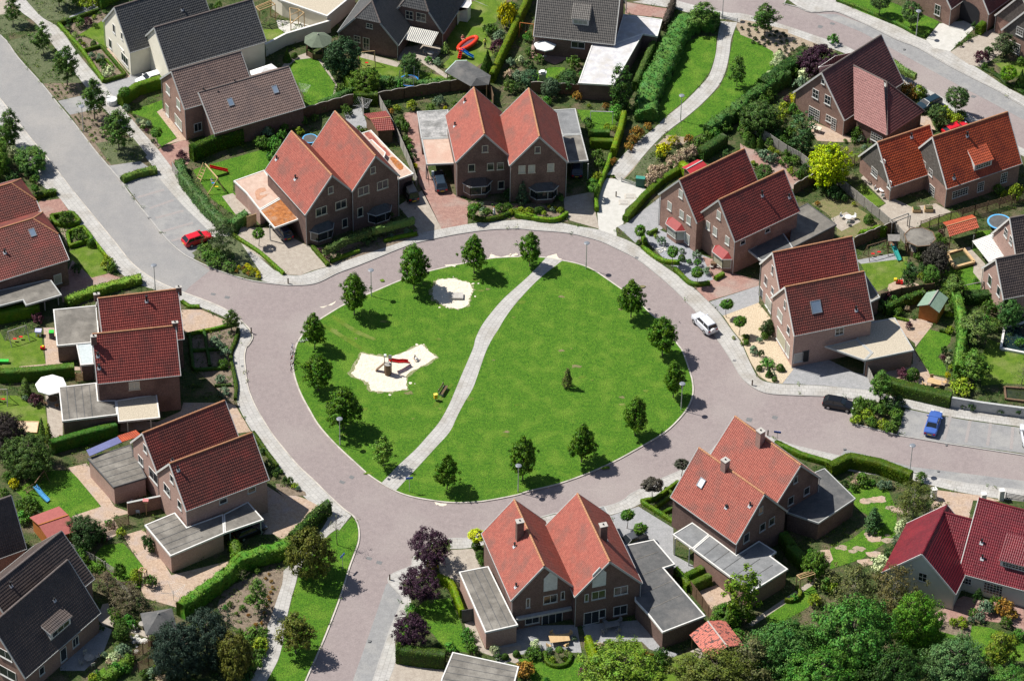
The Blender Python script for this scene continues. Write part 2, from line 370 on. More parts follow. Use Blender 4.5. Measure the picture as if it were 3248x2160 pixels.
# ---- road surfaces (road level)
def road(name, s, mat, z): struct(sheet(name, P(s), z, mat))
road('asphalt_road', "00 -300,60 0,200 350,600 900,1380 01 1060,230 1370,610 1500,730 1620,800 1740,880 1570,1015 1500,1090 1280,990 960,680 00 590,1590 0,850 -300,450", m_asphalt, -.094)
road('grey_road_strip', "30 620,112 800,118 1080,215 1480,395 1950,650 2352,875 3000,1200 3000,1340 2352,992 2050,830 1800,700 1400,480 1000,262 800,180", m_greyclink, -.092)
road('grey_road_strip', "13 1110,760 1135,745 1210,820 1250,880 1225,960 1140,1150 1000,1568 960,1680 800,1680 830,1568 960,1200", m_greyclink, -.092)
road('grey_road_strip', "32 870,1000 1420,1145 2352,1262 3100,1350 3100,1450 2352,1350 1570,1230 820,1063", m_greyclink, -.092)
for s in ("01 1750,1065 1790,1070 1780,1088 1745,1080", "01 1870,1088 1910,1098 1895,1115 1858,1108", "12 730,1255 775,1270 755,1290 720,1275", "12 815,1215 850,1228 830,1250 800,1235", "22 2010,738 2060,745 2045,775 2000,765", "22 2225,720 2270,730 2255,755 2215,745", "13 950,530 995,540 985,562 945,552", "13 1035,562 1080,572 1068,598 1025,585", "30 650,205 690,215 670,235 640,225", "30 750,182 790,192 775,207 742,198", "30 1920,785 1960,795 1940,812 1908,803"):
    road('manhole_cover', s, m_manhole, -.088)
for s in ("01 1225,440 1255,445 1250,455 1222,452", "21 1085,765 1115,775 1105,792 1080,782", "22 1895,262 1925,268 1915,282 1892,278", "02 2000,310 2020,310 2018,325 1998,325", "32 855,998 880,998 875,1010 850,1010", "32 1700,962 1718,964 1714,976 1697,974", "32 1630,1180 1652,1180 1648,1192 1628,1190", "13 960,1225 988,1225 980,1245 955,1243", "30 1350,405 1370,405 1366,417 1347,417"):
    LV[0] += 1; road('storm_drain', s, m_manhole, .024)
# ---- pavements
ribbon('sidewalk', P("00 60,-60 150,80 300,200 480,430 660,660 850,890 1030,1080 1170,1260 1310,1440 01 1310,110 1500,330 1740,570 1900,760 2060,900 2170,965"), P("00 160,-60 350,150 480,215 640,440 850,690 1010,890 1150,1060 1310,1240 1430,1390 01 1500,150 1700,370 1750,430 1930,590 2100,730 2270,880"), .018, m_walk, 90)
ribbon('sidewalk', P("01 2170,968 11 150,985 300,1000 450,997 560,970 700,902 850,847 1000,787 1170,717 1330,657 1500,617 1700,577 1950,542 2200,532 21 250,545 480,562 620,587 800,637 930,697 1090,777 1250,897 1400,1027 1550,1177 1680,1327 1780,1467 22 1857,228 1917,328 1967,408 2047,478 2147,527 2300,547 32 700,559 1000,590 1370,660 1600,710 1900,760 2352,822 3000,900"),
       P("01 2270,880 11 280,920 400,925 500,890 640,850 760,800 870,740 1100,670 1400,565 1560,535 1790,500 1950,480 2352,455 21 200,455 420,480 620,520 790,545 930,600 1080,660 1240,790 1400,900 1560,1020 1700,1150 1800,1260 1900,1400 22 1960,110 2000,210 2060,340 2110,420 2200,455 32 400,468 700,480 1100,520 1270,570 1700,650 2000,690 2352,740 3000,810"), .014, m_walk, 220)
ribbon('sidewalk', P("00 -300,455 0,825 100,955 230,1125 400,1325 590,1568 01 780,445 960,665 1100,835 1280,965 1480,1055 1700,1135 1860,1205 1955,1270 2050,1362 2085,1430 2055,1500 02 2035,160 2020,240 2030,350 2045,470 2085,590 2145,710 2245,870 2345,1000 12 375,1143 495,1253 615,1373 755,1503 13 822,193"),
       P("00 -400,650 -90,1000 20,1130 150,1290 290,1480 360,1560 01 480,270 640,480 780,660 900,790 1000,910 1180,1010 1400,1080 1500,1140 1640,1180 1840,1260 1900,1300 1985,1370 1990,1440 1940,1550 02 1930,250 1940,400 1960,600 2010,720 2090,860 2170,960 12 210,1130 330,1290 450,1420 560,1500 13 640,240 720,320"), .016, m_walk, 200)
ribbon('sidewalk', P("13 735,290 640,350 560,440 470,560 390,650 360,760 320,900 280,1080 250,1260 210,1400 120,1568 60,1700"), P("13 640,200 560,330 430,440 320,600 230,660 190,800 160,930 130,1080 120,1250 80,1380 20,1500 -60,1640"), .012, m_walk, 80)
ribbon('sidewalk', P("13 1640,388 1830,378 2200,285 23 400,190 840,124 1000,64 22 1050,1379 1300,1254 1480,1174 1700,1034 1790,950 2000,884 32 210,894 400,964 600,1014 830,1066 1000,1109 1430,1194 1570,1229 1900,1294 2352,1349 3000,1430"), P("13 1640,470 1830,460 2200,360 23 460,270 880,190 1130,105 22 1150,1440 1400,1320 1560,1230 1760,1100 1850,1020 2050,950 32 220,930 400,1020 600,1090 740,1140 900,1185 1400,1260 1570,1300 1900,1375 2352,1440 3000,1510"), .012, m_walk, 160)
ribbon('sidewalk', P("13 1330,565 1320,615 1200,665 1138,702 1138,750 1200,820 1248,885 1223,962 1143,1152 1003,1570"), P("13 1450,540 1440,640 1330,720 1260,740 1250,790 1310,870 1320,900 1300,990 1190,1200 1190,1400 1130,1568"), .02, m_walk, 80)
ribbon('sidewalk', P("30 360,-30 480,58 590,101 770,91 900,135 1080,217 1300,327 1480,397 1700,527 1950,657 2150,757 2352,882 3000,1220"), P("30 740,-40 780,-10 900,60 1020,100 1150,155 1330,235 1450,300 1550,340 1750,430 1940,550 2080,640 2200,720 2352,800 3000,1130"), .012, m_walk, 120)
ribbon('sidewalk', P("30 3000,1570 2352,1236 2250,1176 1900,956 1700,821 1460,697 1260,597 960,427 820,362 650,307 400,222 150,147 0,112 20 1850,107 1600,52 1430,7 1300,-23"), P("30 3000,1640 2352,1300 2200,1220 1860,990 1640,850 1440,740 1240,650 940,480 800,420 640,370 400,285 150,225 0,190 20 1850,165 1700,150 1530,110 1380,70 1060,20"), .012, m_walk, 140)
# winding foot path from the north road to the ring
ribbon('path', P("20 1930,190 1880,330 1865,450 1830,600 1770,720 1640,860 1500,980 1330,1110 1200,1240 1080,1380 960,1500 21 910,90"), P("20 1790,180 1770,300 1750,460 1700,620 1620,720 1480,860 1330,980 1260,1050 1100,1180 960,1310 870,1430 21 800,120"), .022, m_walk, 90)
lay('pavement', "21 850,120 960,130 1060,170 1190,210 1000,380 985,500 925,530 930,600 780,545 770,410 780,270 800,180", m_white, 5)
# ---- N block gardens and drives
lay('parking_bays', "32 1370,670 1600,718 1900,768 2352,830 3100,910 3150,1140 2352,1040 1700,948 1300,880", m_greyclink, 2)
for a in ('32 1690,925 1740,735', '32 1870,948 1905,770', '32 2050,975 2075,790', '32 2245,1005 2260,820', '32 1500,905 1560,715'):
    p, q = P(a); n_ = Vector((-(q-p).y, (q-p).x, 0)).normalized()*.2; lay('bay_marking', [p-n_, q-n_, q+n_, p+n_], m_bay, 5)
lay('parking_bays', "01 1055,200 1310,115 1520,350 1740,560 1600,790 1500,725 1370,605 1240,445", m_greyclink, 2)
for a in ("01 1140,280 1360,215", "01 1240,370 1440,300", "01 1290,450 1520,390", "01 1350,560 1600,490", "01 1420,640 1680,560"):
    p, q = P(a); d = (q-p).normalized()*.0; n_ = Vector((-(q-p).y, (q-p).x, 0)).normalized()*.22
    lay('bay_marking', [p-n_, q-n_, q+n_, p+n_], m_bay, 4)
lay('paving', "00 480,840 700,790 830,900 580,955", m_greyclink, 2)
lay('paving', "00 900,1370 1150,1330 1350,1470 1400,1568 1060,1568 1010,1510", m_greyclink, 1)
lay('planting_bed', "00 360,695 660,690 700,790 470,835", m_soil, 2)
lay('planting_bed', "00 580,955 840,900 930,1000 1170,1260 1150,1340 910,1375 780,1240", m_soil, 2)
lay('ground_cover', "00 790,1190 1100,1140 1220,1290 1160,1340 920,1370", m_heath, 4)
lay('ground_cover', "00 60,350 330,260 400,400 480,500 680,690 360,690 200,500", m_heath, 3)
lay('ground_cover', "00 -200,100 120,120 250,190 200,260 20,290 -200,290", m_heath, 3)
lay('ground_cover', "00 190,0 620,0 700,90 500,170 400,175 300,110", m_heath, 4)
lay('paving', "00 -200,-100 120,-60 130,0 90,60 60,120 -200,140", m_tanpave, 3)
lay('paving', "00 600,90 820,20 830,80 560,180", m_greypave, 3)
lay('paving', "00 860,690 1080,620 1200,600 1400,600 1330,700 1060,760 1010,770 1000,900 880,880 780,760 830,720", m_greypave, 3)
lay('paving', "00 900,400 1080,640 1010,660 850,420", m_pinkpave, 4)
lay('lawn', "00 640,300 890,150 930,350 870,400 790,340 700,300", m_lawn2, 5)
lay('planting_bed', "00 500,210 820,90 900,130 870,160 640,300 800,340 850,400 1040,640 860,690 700,450", m_soil, 4)
lay('lawn', "00 1070,930 1350,830 1350,925 1470,1140 1350,1215 1310,1190 1250,1000", m_lawn, 4)
lay('paving', "00 1300,930 1350,900 1560,1160 1500,1170 1350,1210 1470,1150", m_pinkpave, 5)
lay('paving', "00 1310,1240 1500,1170 1560,1165 1600,1250 1560,1360 1430,1400", m_redpave, 5)
lay('planting_bed', "00 1010,900 1080,950 1250,1100 1330,1210 1300,1240 1150,1060", m_soil, 3)
# garden of the swing set
lay('lawn', "00 1620,1400 2250,1220 2250,1300 2230,1400 1930,1500 01 1935,240 1990,250 1950,430 1760,300 1600,60", m_lawn, 3)
lay('paving', "01 1840,270 1930,245 2110,410 1960,430", m_tanpave, 5)
lay('paving', "11 -90,520 200,540 440,670 490,690 630,850 500,885 400,925 290,920 -50,700 -130,620", m_tanpave, 4)
lay('planting_bed', "11 480,690 700,690 1370,540 1380,600 700,830 630,850", m_soil, 4)
lay('ground_cover', "01 1590,740 1800,600 1960,600 2160,900 2170,960 1950,930 1750,860", m_heath, 4)
lay('paving', "11 1210,350 1440,200 1570,540 1370,575 1370,540", m_tanpave, 4)
lay('paving', "10 1250,940 1420,920 1470,1568 11 1440,0 1490,140 1700,270 1790,310 1785,500 1570,540 1360,100 10 1400,1568 1330,1300", m_redpave, 5)
lay('planting_bed', "11 1780,330 1850,300 2100,330 2352,330 21 500,390 530,480 430,480 300,440 120,440 11 2352,455 2200,460 1890,480 1790,440", m_soil, 4)
lay('paving', "21 490,280 740,230 755,400 785,540 540,470 500,400", m_tanpave, 5)
lay('gravel', "21 935,520 1000,500 1300,270 1310,540 1250,560 1130,620 1090,660", m_greypave, 4)
lay('gravel', "21 1130,600 1270,540 1440,620 1600,740 1700,780 1730,970 1560,1010 1400,860", m_graygravel, 5)
lay('paving', "21 1640,770 1780,800 1900,910 2110,960 2110,1010 1690,1140 1570,1020 1730,960", m_redpave, 6)
lay('paving', "21 1700,1145 2110,1010 2110,1150 1810,1260", m_greypave, 6)
lay('gravel', "21 1810,1255 2100,1145 2230,1310 22 2260,0 2352,180 32 430,330 440,345 350,460 290,458 230,445 22 2110,400 2040,280 1960,100 21 1900,1390", m_gravel, 5)
lay('paving', "32 440,345 430,330 700,250 950,370 1090,400 1105,520 700,478 350,462", m_greypave, 6)
# path garden west/east lawns
lay('lawn', "20 1760,300 1750,460 1700,600 1610,720 1480,850 1260,1030 1240,960 1330,740 1400,620 1480,370 1600,310", m_lawn, 3)
lay('lawn', "20 1910,250 2200,370 2240,440 2230,600 2050,800 1850,1000 1560,1145 1330,1120 1500,990 1640,870 1780,730 1850,590 1870,450", m_lawn, 3)
lay('ground_cover', "20 1240,1200 1300,1290 1180,1420 1160,1540 1010,1510 1080,1390", m_heath, 4)
lay('sandy_ground', "20 1900,185 2080,190 2352,250 2352,480 2200,390 1960,290", m_sandsoil, 4)
lay('sandy_ground', "30 0,165 160,190 330,250 640,370 800,430 700,420 500,380 300,510 270,430 100,330 0,290", m_sandsoil, 4)
lay('sandy_ground', "20 1360,1110 1560,1145 1480,1200 1400,1200 1240,1200 1100,1380 980,1500 960,1490 1170,1290", m_sandsoil, 2)
# north gardens
lay('lawn', "10 270,570 350,500 540,480 600,580 690,700 690,850 520,915 430,880 430,800 320,600", m_lawn, 4)
lay('paving', "10 220,590 290,500 450,440 570,480 640,600 700,700 700,860 660,850 688,700 560,520 530,480 360,500 270,580", m_tanpave, 5)
lay('lawn', "10 60,250 260,240 260,330 100,330", m_lawn2, 4)
lay('building_rubble', "10 200,170 640,200 330,310 220,240", m_white, 5)
lay('lawn', "10 1870,0 2110,0 2020,190 1900,220 1980,340 2010,450 1800,600 1560,560 1640,480 1620,330 1560,300 1700,60 1820,20", m_lawn2, 4)
lay('lawn', "10 880,470 1000,500 1220,560 1620,640 1600,720 1050,720 880,600", m_lawn2, 4)
lay('paving', "10 870,430 1230,520 1200,560 900,480", m_tanpave, 5)
lay('patio', "10 1230,400 1560,350 1560,440 1480,520 1640,640 1600,650 1400,520 1210,500", m_tanpave, 6)
lay('paving', "10 1820,0 1960,60 1900,30", m_greypave, 5)
lay('patio', "20 250,290 700,340 680,480 500,500 420,540 330,500 200,480", m_redpave, 4)
lay('lawn', "20 220,620 380,560 500,560 500,720 330,740", m_lawn, 4)
lay('lawn', "20 600,910 880,930 1000,900 890,1080 720,1090 640,1000", m_lawn, 4)
lay('paving', "10 760,940 900,880 960,1060 850,1080 780,1000", m_greypave, 4)
lay('paving', "20 1000,20 1380,80 1350,200 1300,250 1310,150 1000,120", m_redpave, 2)
lay('patio', "30 570,1000 950,1150 1150,1100 1130,1180 800,1180 640,1170 560,1060", m_pinkpave, 4)
lay('patio', "30 0,1190 60,1230 330,1300 520,1520 480,1568 420,1568 350,1500 100,1400 0,1300", m_redpave, 4)
lay('lawn', "30 900,1280 1020,1270 960,1350", m_lawn2, 4)
lay('paving', "30 1460,970 1560,960 1620,1080 1450,1060", m_pinkpave, 4)
lay('dry_lawn', "31 590,330 780,270 900,320 1060,420 1210,550 960,640 800,590 800,490 700,400", m_drylawn, 4)
lay('patio', "31 750,455 880,400 1000,480 840,560 800,530", m_tanpave, 6)
lay('paving', "31 1030,90 1130,220 1360,330 1420,360 1620,330 1750,400 1500,500 1400,600 1330,600 1100,400 1210,330 1000,120", m_tanpave, 5)
lay('lawn', "31 1010,160 1200,330 1110,370 900,240", m_lawn2, 4)
lay('lawn', "31 1480,500 1800,400 1830,440 1520,530", m_lawn2, 4)
lay('lawn', "31 1000,830 1390,760 1380,860 1330,950 1230,1020 1140,1060 1060,960", m_lawn2, 4)
lay('play_ground', "31 960,800 1280,740 1330,790 1000,830", m_greypave, 5)
lay('patio', "31 1230,1000 1330,950 1480,1000 1480,1060 1250,1090 1220,1040", m_pinkpave, 5)
lay('lawn', "31 1640,900 1760,850 1920,840 1990,950 2020,1100 1860,1100 1780,960", m_lawn, 4)
lay('lawn', "31 1950,560 2080,550 2020,700 1920,720", m_lawn, 4)
lay('paving', "31 1720,720 1900,690 2030,830 2010,1000 1930,900 1940,800", m_tanpave, 4)
lay('paving', "31 1080,1300 1290,1280 1560,1290 1600,1330 1450,1520 32 1450,130 1360,60 1330,0", m_pinkpave, 5)
lay('lawn', "32 1560,10 1750,60 1740,120 1640,240 1700,310 1710,400 1570,380 1450,180", m_lawn, 4)
lay('patio', "32 1430,180 1560,360 1570,390 1700,420 1720,480 1580,480 1120,390 1110,370 1430,300", m_pinkpave, 5)
lay('lawn', "32 2050,90 2352,200 2352,470 2200,460 2000,480 1980,300", m_lawn2, 3)
# NE block
lay('lawn', "30 790,0 1090,-20 1250,20 1650,180 1540,320 1450,280 1150,160 1000,100", m_lawn, 4)
lay('paving', "30 1540,330 1650,200 1980,160 1980,200 1740,430 1600,400", m_white, 6)
lay('paving', "30 1740,435 1900,330 2100,240 2230,290 2200,420 2000,560 1900,540", m_tanpave, 5)
lay('lawn', "30 2110,530 2352,500 2352,640 2260,640", m_lawn2, 4)
# W block
lay('paving', "01 260,350 340,310 500,290 570,390 440,450 330,440 280,380", m_redpave, 4)
lay('lawn', "01 580,720 740,680 800,700 860,770 885,910 760,950 580,800", m_lawn2, 4)
lay('paving', "01 600,800 760,945 900,910 1070,970 1100,1010 700,1090 520,1150 500,1040", m_redpave, 5)
lay('paving', "01 1500,1210 1660,1205 1920,1320 1950,1340 1560,1420 1520,1380", m_pinkpave, 5)
lay('planting_bed', "01 1560,1430 1950,1350 02 1960,20 1900,200 1920,340 1950,600 1870,620 1780,480 1600,330", m_soil, 4)
lay('ground_cover', "01 500,540 600,520 560,690 520,620", m_sandsoil, 3)
lay('lawn', "01 40,1470 340,1380 360,1568 02 380,300 160,330 0,380 0,30", m_lawn2, 3)
lay('paving', "02 360,0 450,0 480,130 500,290 770,350 690,350 180,370 160,320 380,300", m_pinkpave, 5)
lay('lawn', "02 0,560 150,560 250,640 370,650 390,760 390,870 300,900 100,750 0,720", m_lawn2, 3)
lay('paving', "02 370,560 480,560 520,770 520,920 540,940 470,980 400,860 385,650", m_tanpave, 5)
lay('lawn', "02 130,1350 300,1230 430,1180 560,1180 640,1230 845,1490 600,1568 340,1568", m_lawn, 3)
lay('paving', "02 560,1160 720,1120 950,1480 1060,1520 03 1060,30 1060,180 620,290 600,200 840,120 02 845,1485 640,1240", m_pinkpave, 4)
lay('paving', "02 1520,620 1870,620 1950,640 2080,860 1900,880 1300,840 1000,860 1000,760 1300,780 1500,690", m_pinkpave, 3)
lay('paving', "02 2200,1300 2352,1400 12 190,1330 450,1420 600,1500 13 560,140 400,250 250,400 180,350 0,350 03 2090,330 2200,100", m_pinkpave, 4)
lay('lawn', "03 720,590 860,440 1020,420 1190,620 1190,770 1150,810 980,730", m_lawn, 4)
lay('paving', "03 1020,360 1190,310 1420,690 1900,570 1940,600 1700,800 1480,960 1200,880 1170,810 1190,620 1100,500", m_pinkpave, 5)
lay('paving', "03 620,230 740,180 940,220 1000,330 900,400 700,320", m_pinkpave, 5)
lay('paving', "03 800,1050 850,930 900,920 920,1050 1100,1140 1250,1150 1230,1210 1100,1170 850,1100", m_tanpave, 5)
lay('patio', "03 480,1260 830,1100 930,1140 860,1320 700,1480 500,1480", m_greypave, 4)
lay('lawn', "03 780,1520 860,1450 890,1500 870,1568 700,1600", m_lawn, 4)
lay('planting_bed', "03 1850,800 2250,640 2352,640 2340,760 2230,1080 2180,1140 2050,1180 1850,1060 1800,950", m_soil, 3)
lay('planting_bed', "13 0,680 230,640 190,800 150,930 120,1080 100,1180 0,1110", m_soil, 4)
lay('lawn', "13 830,210 868,260 880,330 870,420 830,530 790,640 730,840 640,1080 550,1300 430,1568 370,1700 70,1700 125,1568 215,1400 255,1260 285,1080 325,900 365,760 395,650 475,560 560,450 650,345 740,290", m_lawn, 3)
lay('planting_bed', "12 190,1290 320,1300 440,1360 450,1390 300,1390 210,1350", m_soil, 5)
# S block
lay('paving', "13 1540,570 1650,480 1830,470 1890,600 1950,660 1760,900 1740,760 1560,700", m_tanpave, 4)
lay('lawn', "13 1430,900 1640,880 1740,1110 1780,1330 1600,1300 1500,1180 1320,1000", m_lawn, 4)
lay('paving', "13 1760,1090 1830,1060 1930,1300 2230,1270 2210,1400 2180,1420 1960,1350 1830,1300", m_tanpave, 4)
lay('paving', "13 1190,1400 1600,1470 1560,1568 1400,1640 1080,1700 1130,1568", m_tanpave, 4)
lay('lawn', "23 110,1380 230,1380 340,1420 560,1420 620,1340 660,1440 640,1568 300,1650 230,1568", m_lawn, 4)
lay('patio', "23 -90,1330 100,1110 600,1100 640,1330 560,1330 540,1310 330,1310 120,1350 60,1400 -60,1430", m_greypave, 3)
lay('patio', "23 640,1100 1240,1050 1310,1300 1440,1340 1400,1370 1200,1300 1140,1240 820,1235 800,1290 680,1230", m_greypave, 3)
lay('lawn', "23 1180,1500 1360,1380 1560,1320 1640,1420 1700,1500 1500,1650 1200,1650", m_lawn2, 4)
lay('lawn', "23 800,1260 1130,1240 1200,1400 1000,1500 800,1400", m_lawn2, 2)
lay('paving', "23 1540,1320 1600,1290 1720,1400 1660,1420", m_tanpave, 5)
lay('paving', "23 870,200 1110,120 1190,170 1400,300 1400,520 1620,640 1480,700 1340,600 1230,390 1000,430", m_greypave, 4)
lay('patio', "23 1620,820 1760,770 1860,850 1900,950 1750,1010 1640,900", m_pinkpave, 4)
lay('lawn', "33 200,1000 550,790 620,760 640,850 560,960 240,1140", m_lawn, 4)
lay('paving', "33 60,1090 640,700 620,760 100,1110", m_tanpave, 5)
lay('lawn', "32 840,1330 1040,1300 1230,1350 33 1300,160 1290,360 1000,560 740,640 760,560 740,470 910,400 1030,310 1150,250 950,130 920,0", m_lawn, 4)
lay('paving', "33 600,490 740,475 770,560 740,590", m_pinkpave, 5)
lay('paving', "32 1600,1340 2000,1390 2200,1440 33 1930,70 1890,240 1690,200 1560,190 1570,130 1620,60", m_pinkpave, 5)
lay('lawn', "33 1500,1200 1650,1080 2050,1120 2352,1220 2352,1400 1700,1400 1450,1350", m_lawn, 4)
lay('planting_bed', "33 1690,1080 1920,1100 1900,1220 1640,1150", m_soil, 5)
lay('paving', "33 1600,1010 1850,860 2000,900 2352,930 2352,1180 2250,1100 2000,1060 1650,1080", m_redpave, 4)
for s in ("33 1040,75", "33 1090,70", "33 1150,60", "33 1245,130", "33 1285,155", "33 1335,155", "33 1110,340", "33 1220,360", "33 1225,400", "33 1105,390", "33 985,470", "33 930,490", "33 1100,515", "33 1040,580", "33 1060,350", "33 840,462"):
    c = P(s)[0]; r0 = sp.uniform(.25, .7); LV[0] += 1
    lay('bare_patch', [c+Vector((math.cos(t)*r0*sp.uniform(.7, 1.3)*1.5, math.sin(t)*r0*sp.uniform(.6, 1.2), 0)) for t in [i*.63 for i in range(10)]], m_pinkpave if r0 > .55 else m_sandsoil, 7)
# ================================================================ plants
def leafmesh(name, C, Nrm, size, rs, extra=None, jit=.35, asp=.62):
    """many small leaf faces; C centres, Nrm preferred normals"""
    n = len(C); N_ = Nrm+rs.normal(0, jit, (n, 3)); N_ /= np.linalg.norm(N_, axis=1)[:, None]+1e-9
    T = np.cross(N_, rs.normal(0, 1, (n, 3))); T /= np.linalg.norm(T, axis=1)[:, None]+1e-9
    B = np.cross(N_, T); s = size*rs.uniform(.65, 1.3, (n, 1)); T = T*s*.5; B = B*s*.5*asp
    V = np.stack([C-T, C+B, C+T, C-B], 1).reshape(-1, 3)
    F = np.arange(n*4).reshape(-1, 4)
    nv = len(V); 
    if extra:
        ev = np.array(extra[0]); V = np.vstack([V, ev])
    me = bpy.data.meshes.new(name)
    loops = F.ravel(); starts = np.arange(0, n*4, 4); tot = np.full(n, 4)
    if extra:
        ef = [[i+nv for i in f] for f in extra[1]]
        l2 = np.array([i for f in ef for i in f]); st = []; k = len(loops)
        for f in ef: st.append(k); k += len(f)
        loops = np.concatenate([loops, l2]); starts = np.concatenate([starts, st]); tot = np.concatenate([tot, [len(f) for f in ef]])
    me.vertices.add(len(V)); me.vertices.foreach_set('co', V.ravel().astype(np.float32))
    me.loops.add(len(loops)); me.loops.foreach_set('vertex_index', loops.astype(np.int32))
    me.polygons.add(len(starts)); me.polygons.foreach_set('loop_start', starts.astype(np.int32))
    me.update(calc_edges=True); me.validate(); me.materials.append(FOL)
    return me
def clumps(name, pts, ncl, cr, leaf, rs, up=.35, flat=.8):
    """pts: clump centres (k,3) with outward normals; leaves gathered in clumps"""
    P_, N_ = pts; k = len(P_); c = np.repeat(P_, ncl, 0); nn_ = np.repeat(N_, ncl, 0)
    r = np.repeat(cr, ncl)[:, None]*(rs.random((k*ncl, 1))**.45)
    d = rs.normal(0, 1, (k*ncl, 3)); d /= np.linalg.norm(d, axis=1)[:, None]
    c = c+d*r*np.array([1, 1, flat]); nr = d*.7+nn_*.5+np.array([0, 0, up])
    return leafmesh(name, c, nr, leaf, rs)
def crown_mesh(name, H, prof, R, nc, ncl, leaf, seed, cr=.42, z0=.2, shell=.55, flat=.8, skew=.25):
    """crown between z0*H and H; prof(t) gives relative radius"""
    rs = np.random.default_rng(seed); t = rs.random(nc*3)
    w_ = np.array([max(.05, prof(x)) for x in t]); keep = rs.random(nc*3) < w_/w_.max(); t = t[keep][:nc]; k = len(t)
    a = rs.random(k)*2*np.pi; lob = 1+skew*np.sin(a*3+seed)*.5+skew*rs.normal(0, .6, k)
    rr = np.array([prof(x) for x in t])*R*lob*(shell+(1-shell)*rs.random(k)**.5)
    z = (z0+(1-z0)*t)*H
    P_ = np.stack([rr*np.cos(a), rr*np.sin(a), z], 1)
    N_ = np.stack([np.cos(a), np.sin(a), (t-.45)*1.6], 1); N_ /= np.linalg.norm(N_, axis=1)[:, None]
    return clumps(name, (P_, N_), ncl, cr*rs.uniform(.6, 1.35, k), leaf, rs, flat=flat)
def trunk_mesh(name, H, r, seed, limbs=6, sp=1.2, z0=.3, top=.8):
    rs = random.Random(seed); b = MB(); p = Vector((0, 0, -.05)); n = 5; pts = [p]
    for i in range(n): p = p+Vector((rs.uniform(-.06, .06), rs.uniform(-.06, .06), H*top/n)); pts.append(p)
    for i in range(n): b.tube(pts[i], pts[i+1], r*(1-i/n*.8), r*(1-(i+1)/n*.8), n=7)
    for i in range(limbs):
        t = z0+(top-z0-.05)*i/max(1, limbs-1); q = Vector((0, 0, H*t)); a = rs.uniform(0, 6.28); l = sp*rs.uniform(.6, 1)*(1.15-t)
        m = q+Vector((math.cos(a)*l*.5, math.sin(a)*l*.5, l*.35)); e = m+Vector((math.cos(a)*l*.5, math.sin(a)*l*.5, l*.5))
        b.tube(q, m, r*.4, r*.25, n=5); b.tube(m, e, r*.25, r*.08, n=5)
    return b.mesh(name)
def ell(t): return math.sqrt(max(0, 1-(2*t-1)**2))
def egg(t): return (math.sin(math.pi*min(1, t*.98+.02)**.62))**.75
def cone(t): return max(.04, (1-t)**.85)*min(1, .35+t*5)
def dome(t): return math.sqrt(max(0, 1-t**2))*.9+.1
def wide(t): return math.sqrt(max(0, 1-(1.75*t-.75)**2))
m_bark = M('bark', (.10,.08,.06), (.17,.14,.11), sc=6, rough=.95, bump=.02)
m_barkl = M('pale_bark', (.4,.38,.34), (.15,.13,.11), sc=6, rough=.9)
# shared crown shapes
CR_ = {}
def crowns(kind):
    if kind in CR_: return CR_[kind]
    out = []
    if kind == 'lime': out = [crown_mesh('crown', 6.5, egg, 1.9, 230, 44, .23, 10+i, cr=.38, z0=.25, skew=.26, shell=.3) for i in range(5)]
    if kind == 'street': out = [crown_mesh('crown', 6.5, egg, 1.65, 120, 44, .22, 30+i, cr=.40, z0=.24, skew=.32, shell=.3) for i in range(4)]
    if kind == 'slim': out = [crown_mesh('crown', 6.0, egg, 1.1, 80, 36, .20, 40+i, cr=.32, z0=.2, skew=.32, shell=.3) for i in range(3)]
    if kind == 'ball': out = [crown_mesh('crown', 2.9, ell, .62, 130, 26, .13, 50+i, cr=.16, z0=.58, shell=.7, skew=.08) for i in range(3)]
    if kind == 'wide': out = [crown_mesh('crown', 5, wide, 2.45, 260, 44, .22, 60+i, cr=.42, z0=.15, skew=.2, shell=.35) for i in range(3)]
    if kind == 'plum': out = [crown_mesh('crown', 5, ell, 2.4, 210, 44, .2, 160+i, cr=.4, z0=.32, skew=.22, shell=.4) for i in range(3)]
    if kind == 'bigball': out = [crown_mesh('crown', 3.9, ell, 1.3, 150, 40, .16, 70+i, cr=.28, z0=.32, shell=.7, skew=.1) for i in range(2)]
    if kind == 'big': out = [crown_mesh('crown', 9, wide, 4.6, 420, 60, .27, 80+i, cr=.7, z0=.08, skew=.26, shell=.4) for i in range(3)]
    if kind == 'sparse': out = [crown_mesh('crown', 7, egg, 2.4, 120, 44, .19, 90+i, cr=.5, z0=.2, skew=.5, shell=.3) for i in range(2)]
    if kind == 'cone': out = [crown_mesh('crown', 4.5, cone, 1.0, 110, 30, .15, 100+i, cr=.24, z0=.03, skew=.12) for i in range(2)]
    if kind == 'bare': out = [crown_mesh('crown', 5, ell, 1.3, 40, 6, .13, 110, cr=.45, z0=.3, skew=.5)]
    if kind == 'pole': out = [crown_mesh('crown', 6.2, lambda t: .55+.45*ell(t), 1.15, 90, 34, .24, 120+i, cr=.38, z0=.06, skew=.25) for i in range(2)]
    CR_[kind] = out; return out
BASEH = dict(plum=5, lime=6.5, street=6.5, slim=6.0, ball=2.9, wide=5, bigball=3.9, big=9, sparse=7, cone=4.5, bare=5, pole=6.2)
BASER = dict(plum=2.6, lime=1.95, street=1.7, slim=1.1, ball=.62, wide=2.45, bigball=1.3, big=4.6, sparse=2.4, cone=1.0, bare=1.3, pole=1.15)
TRK = {}
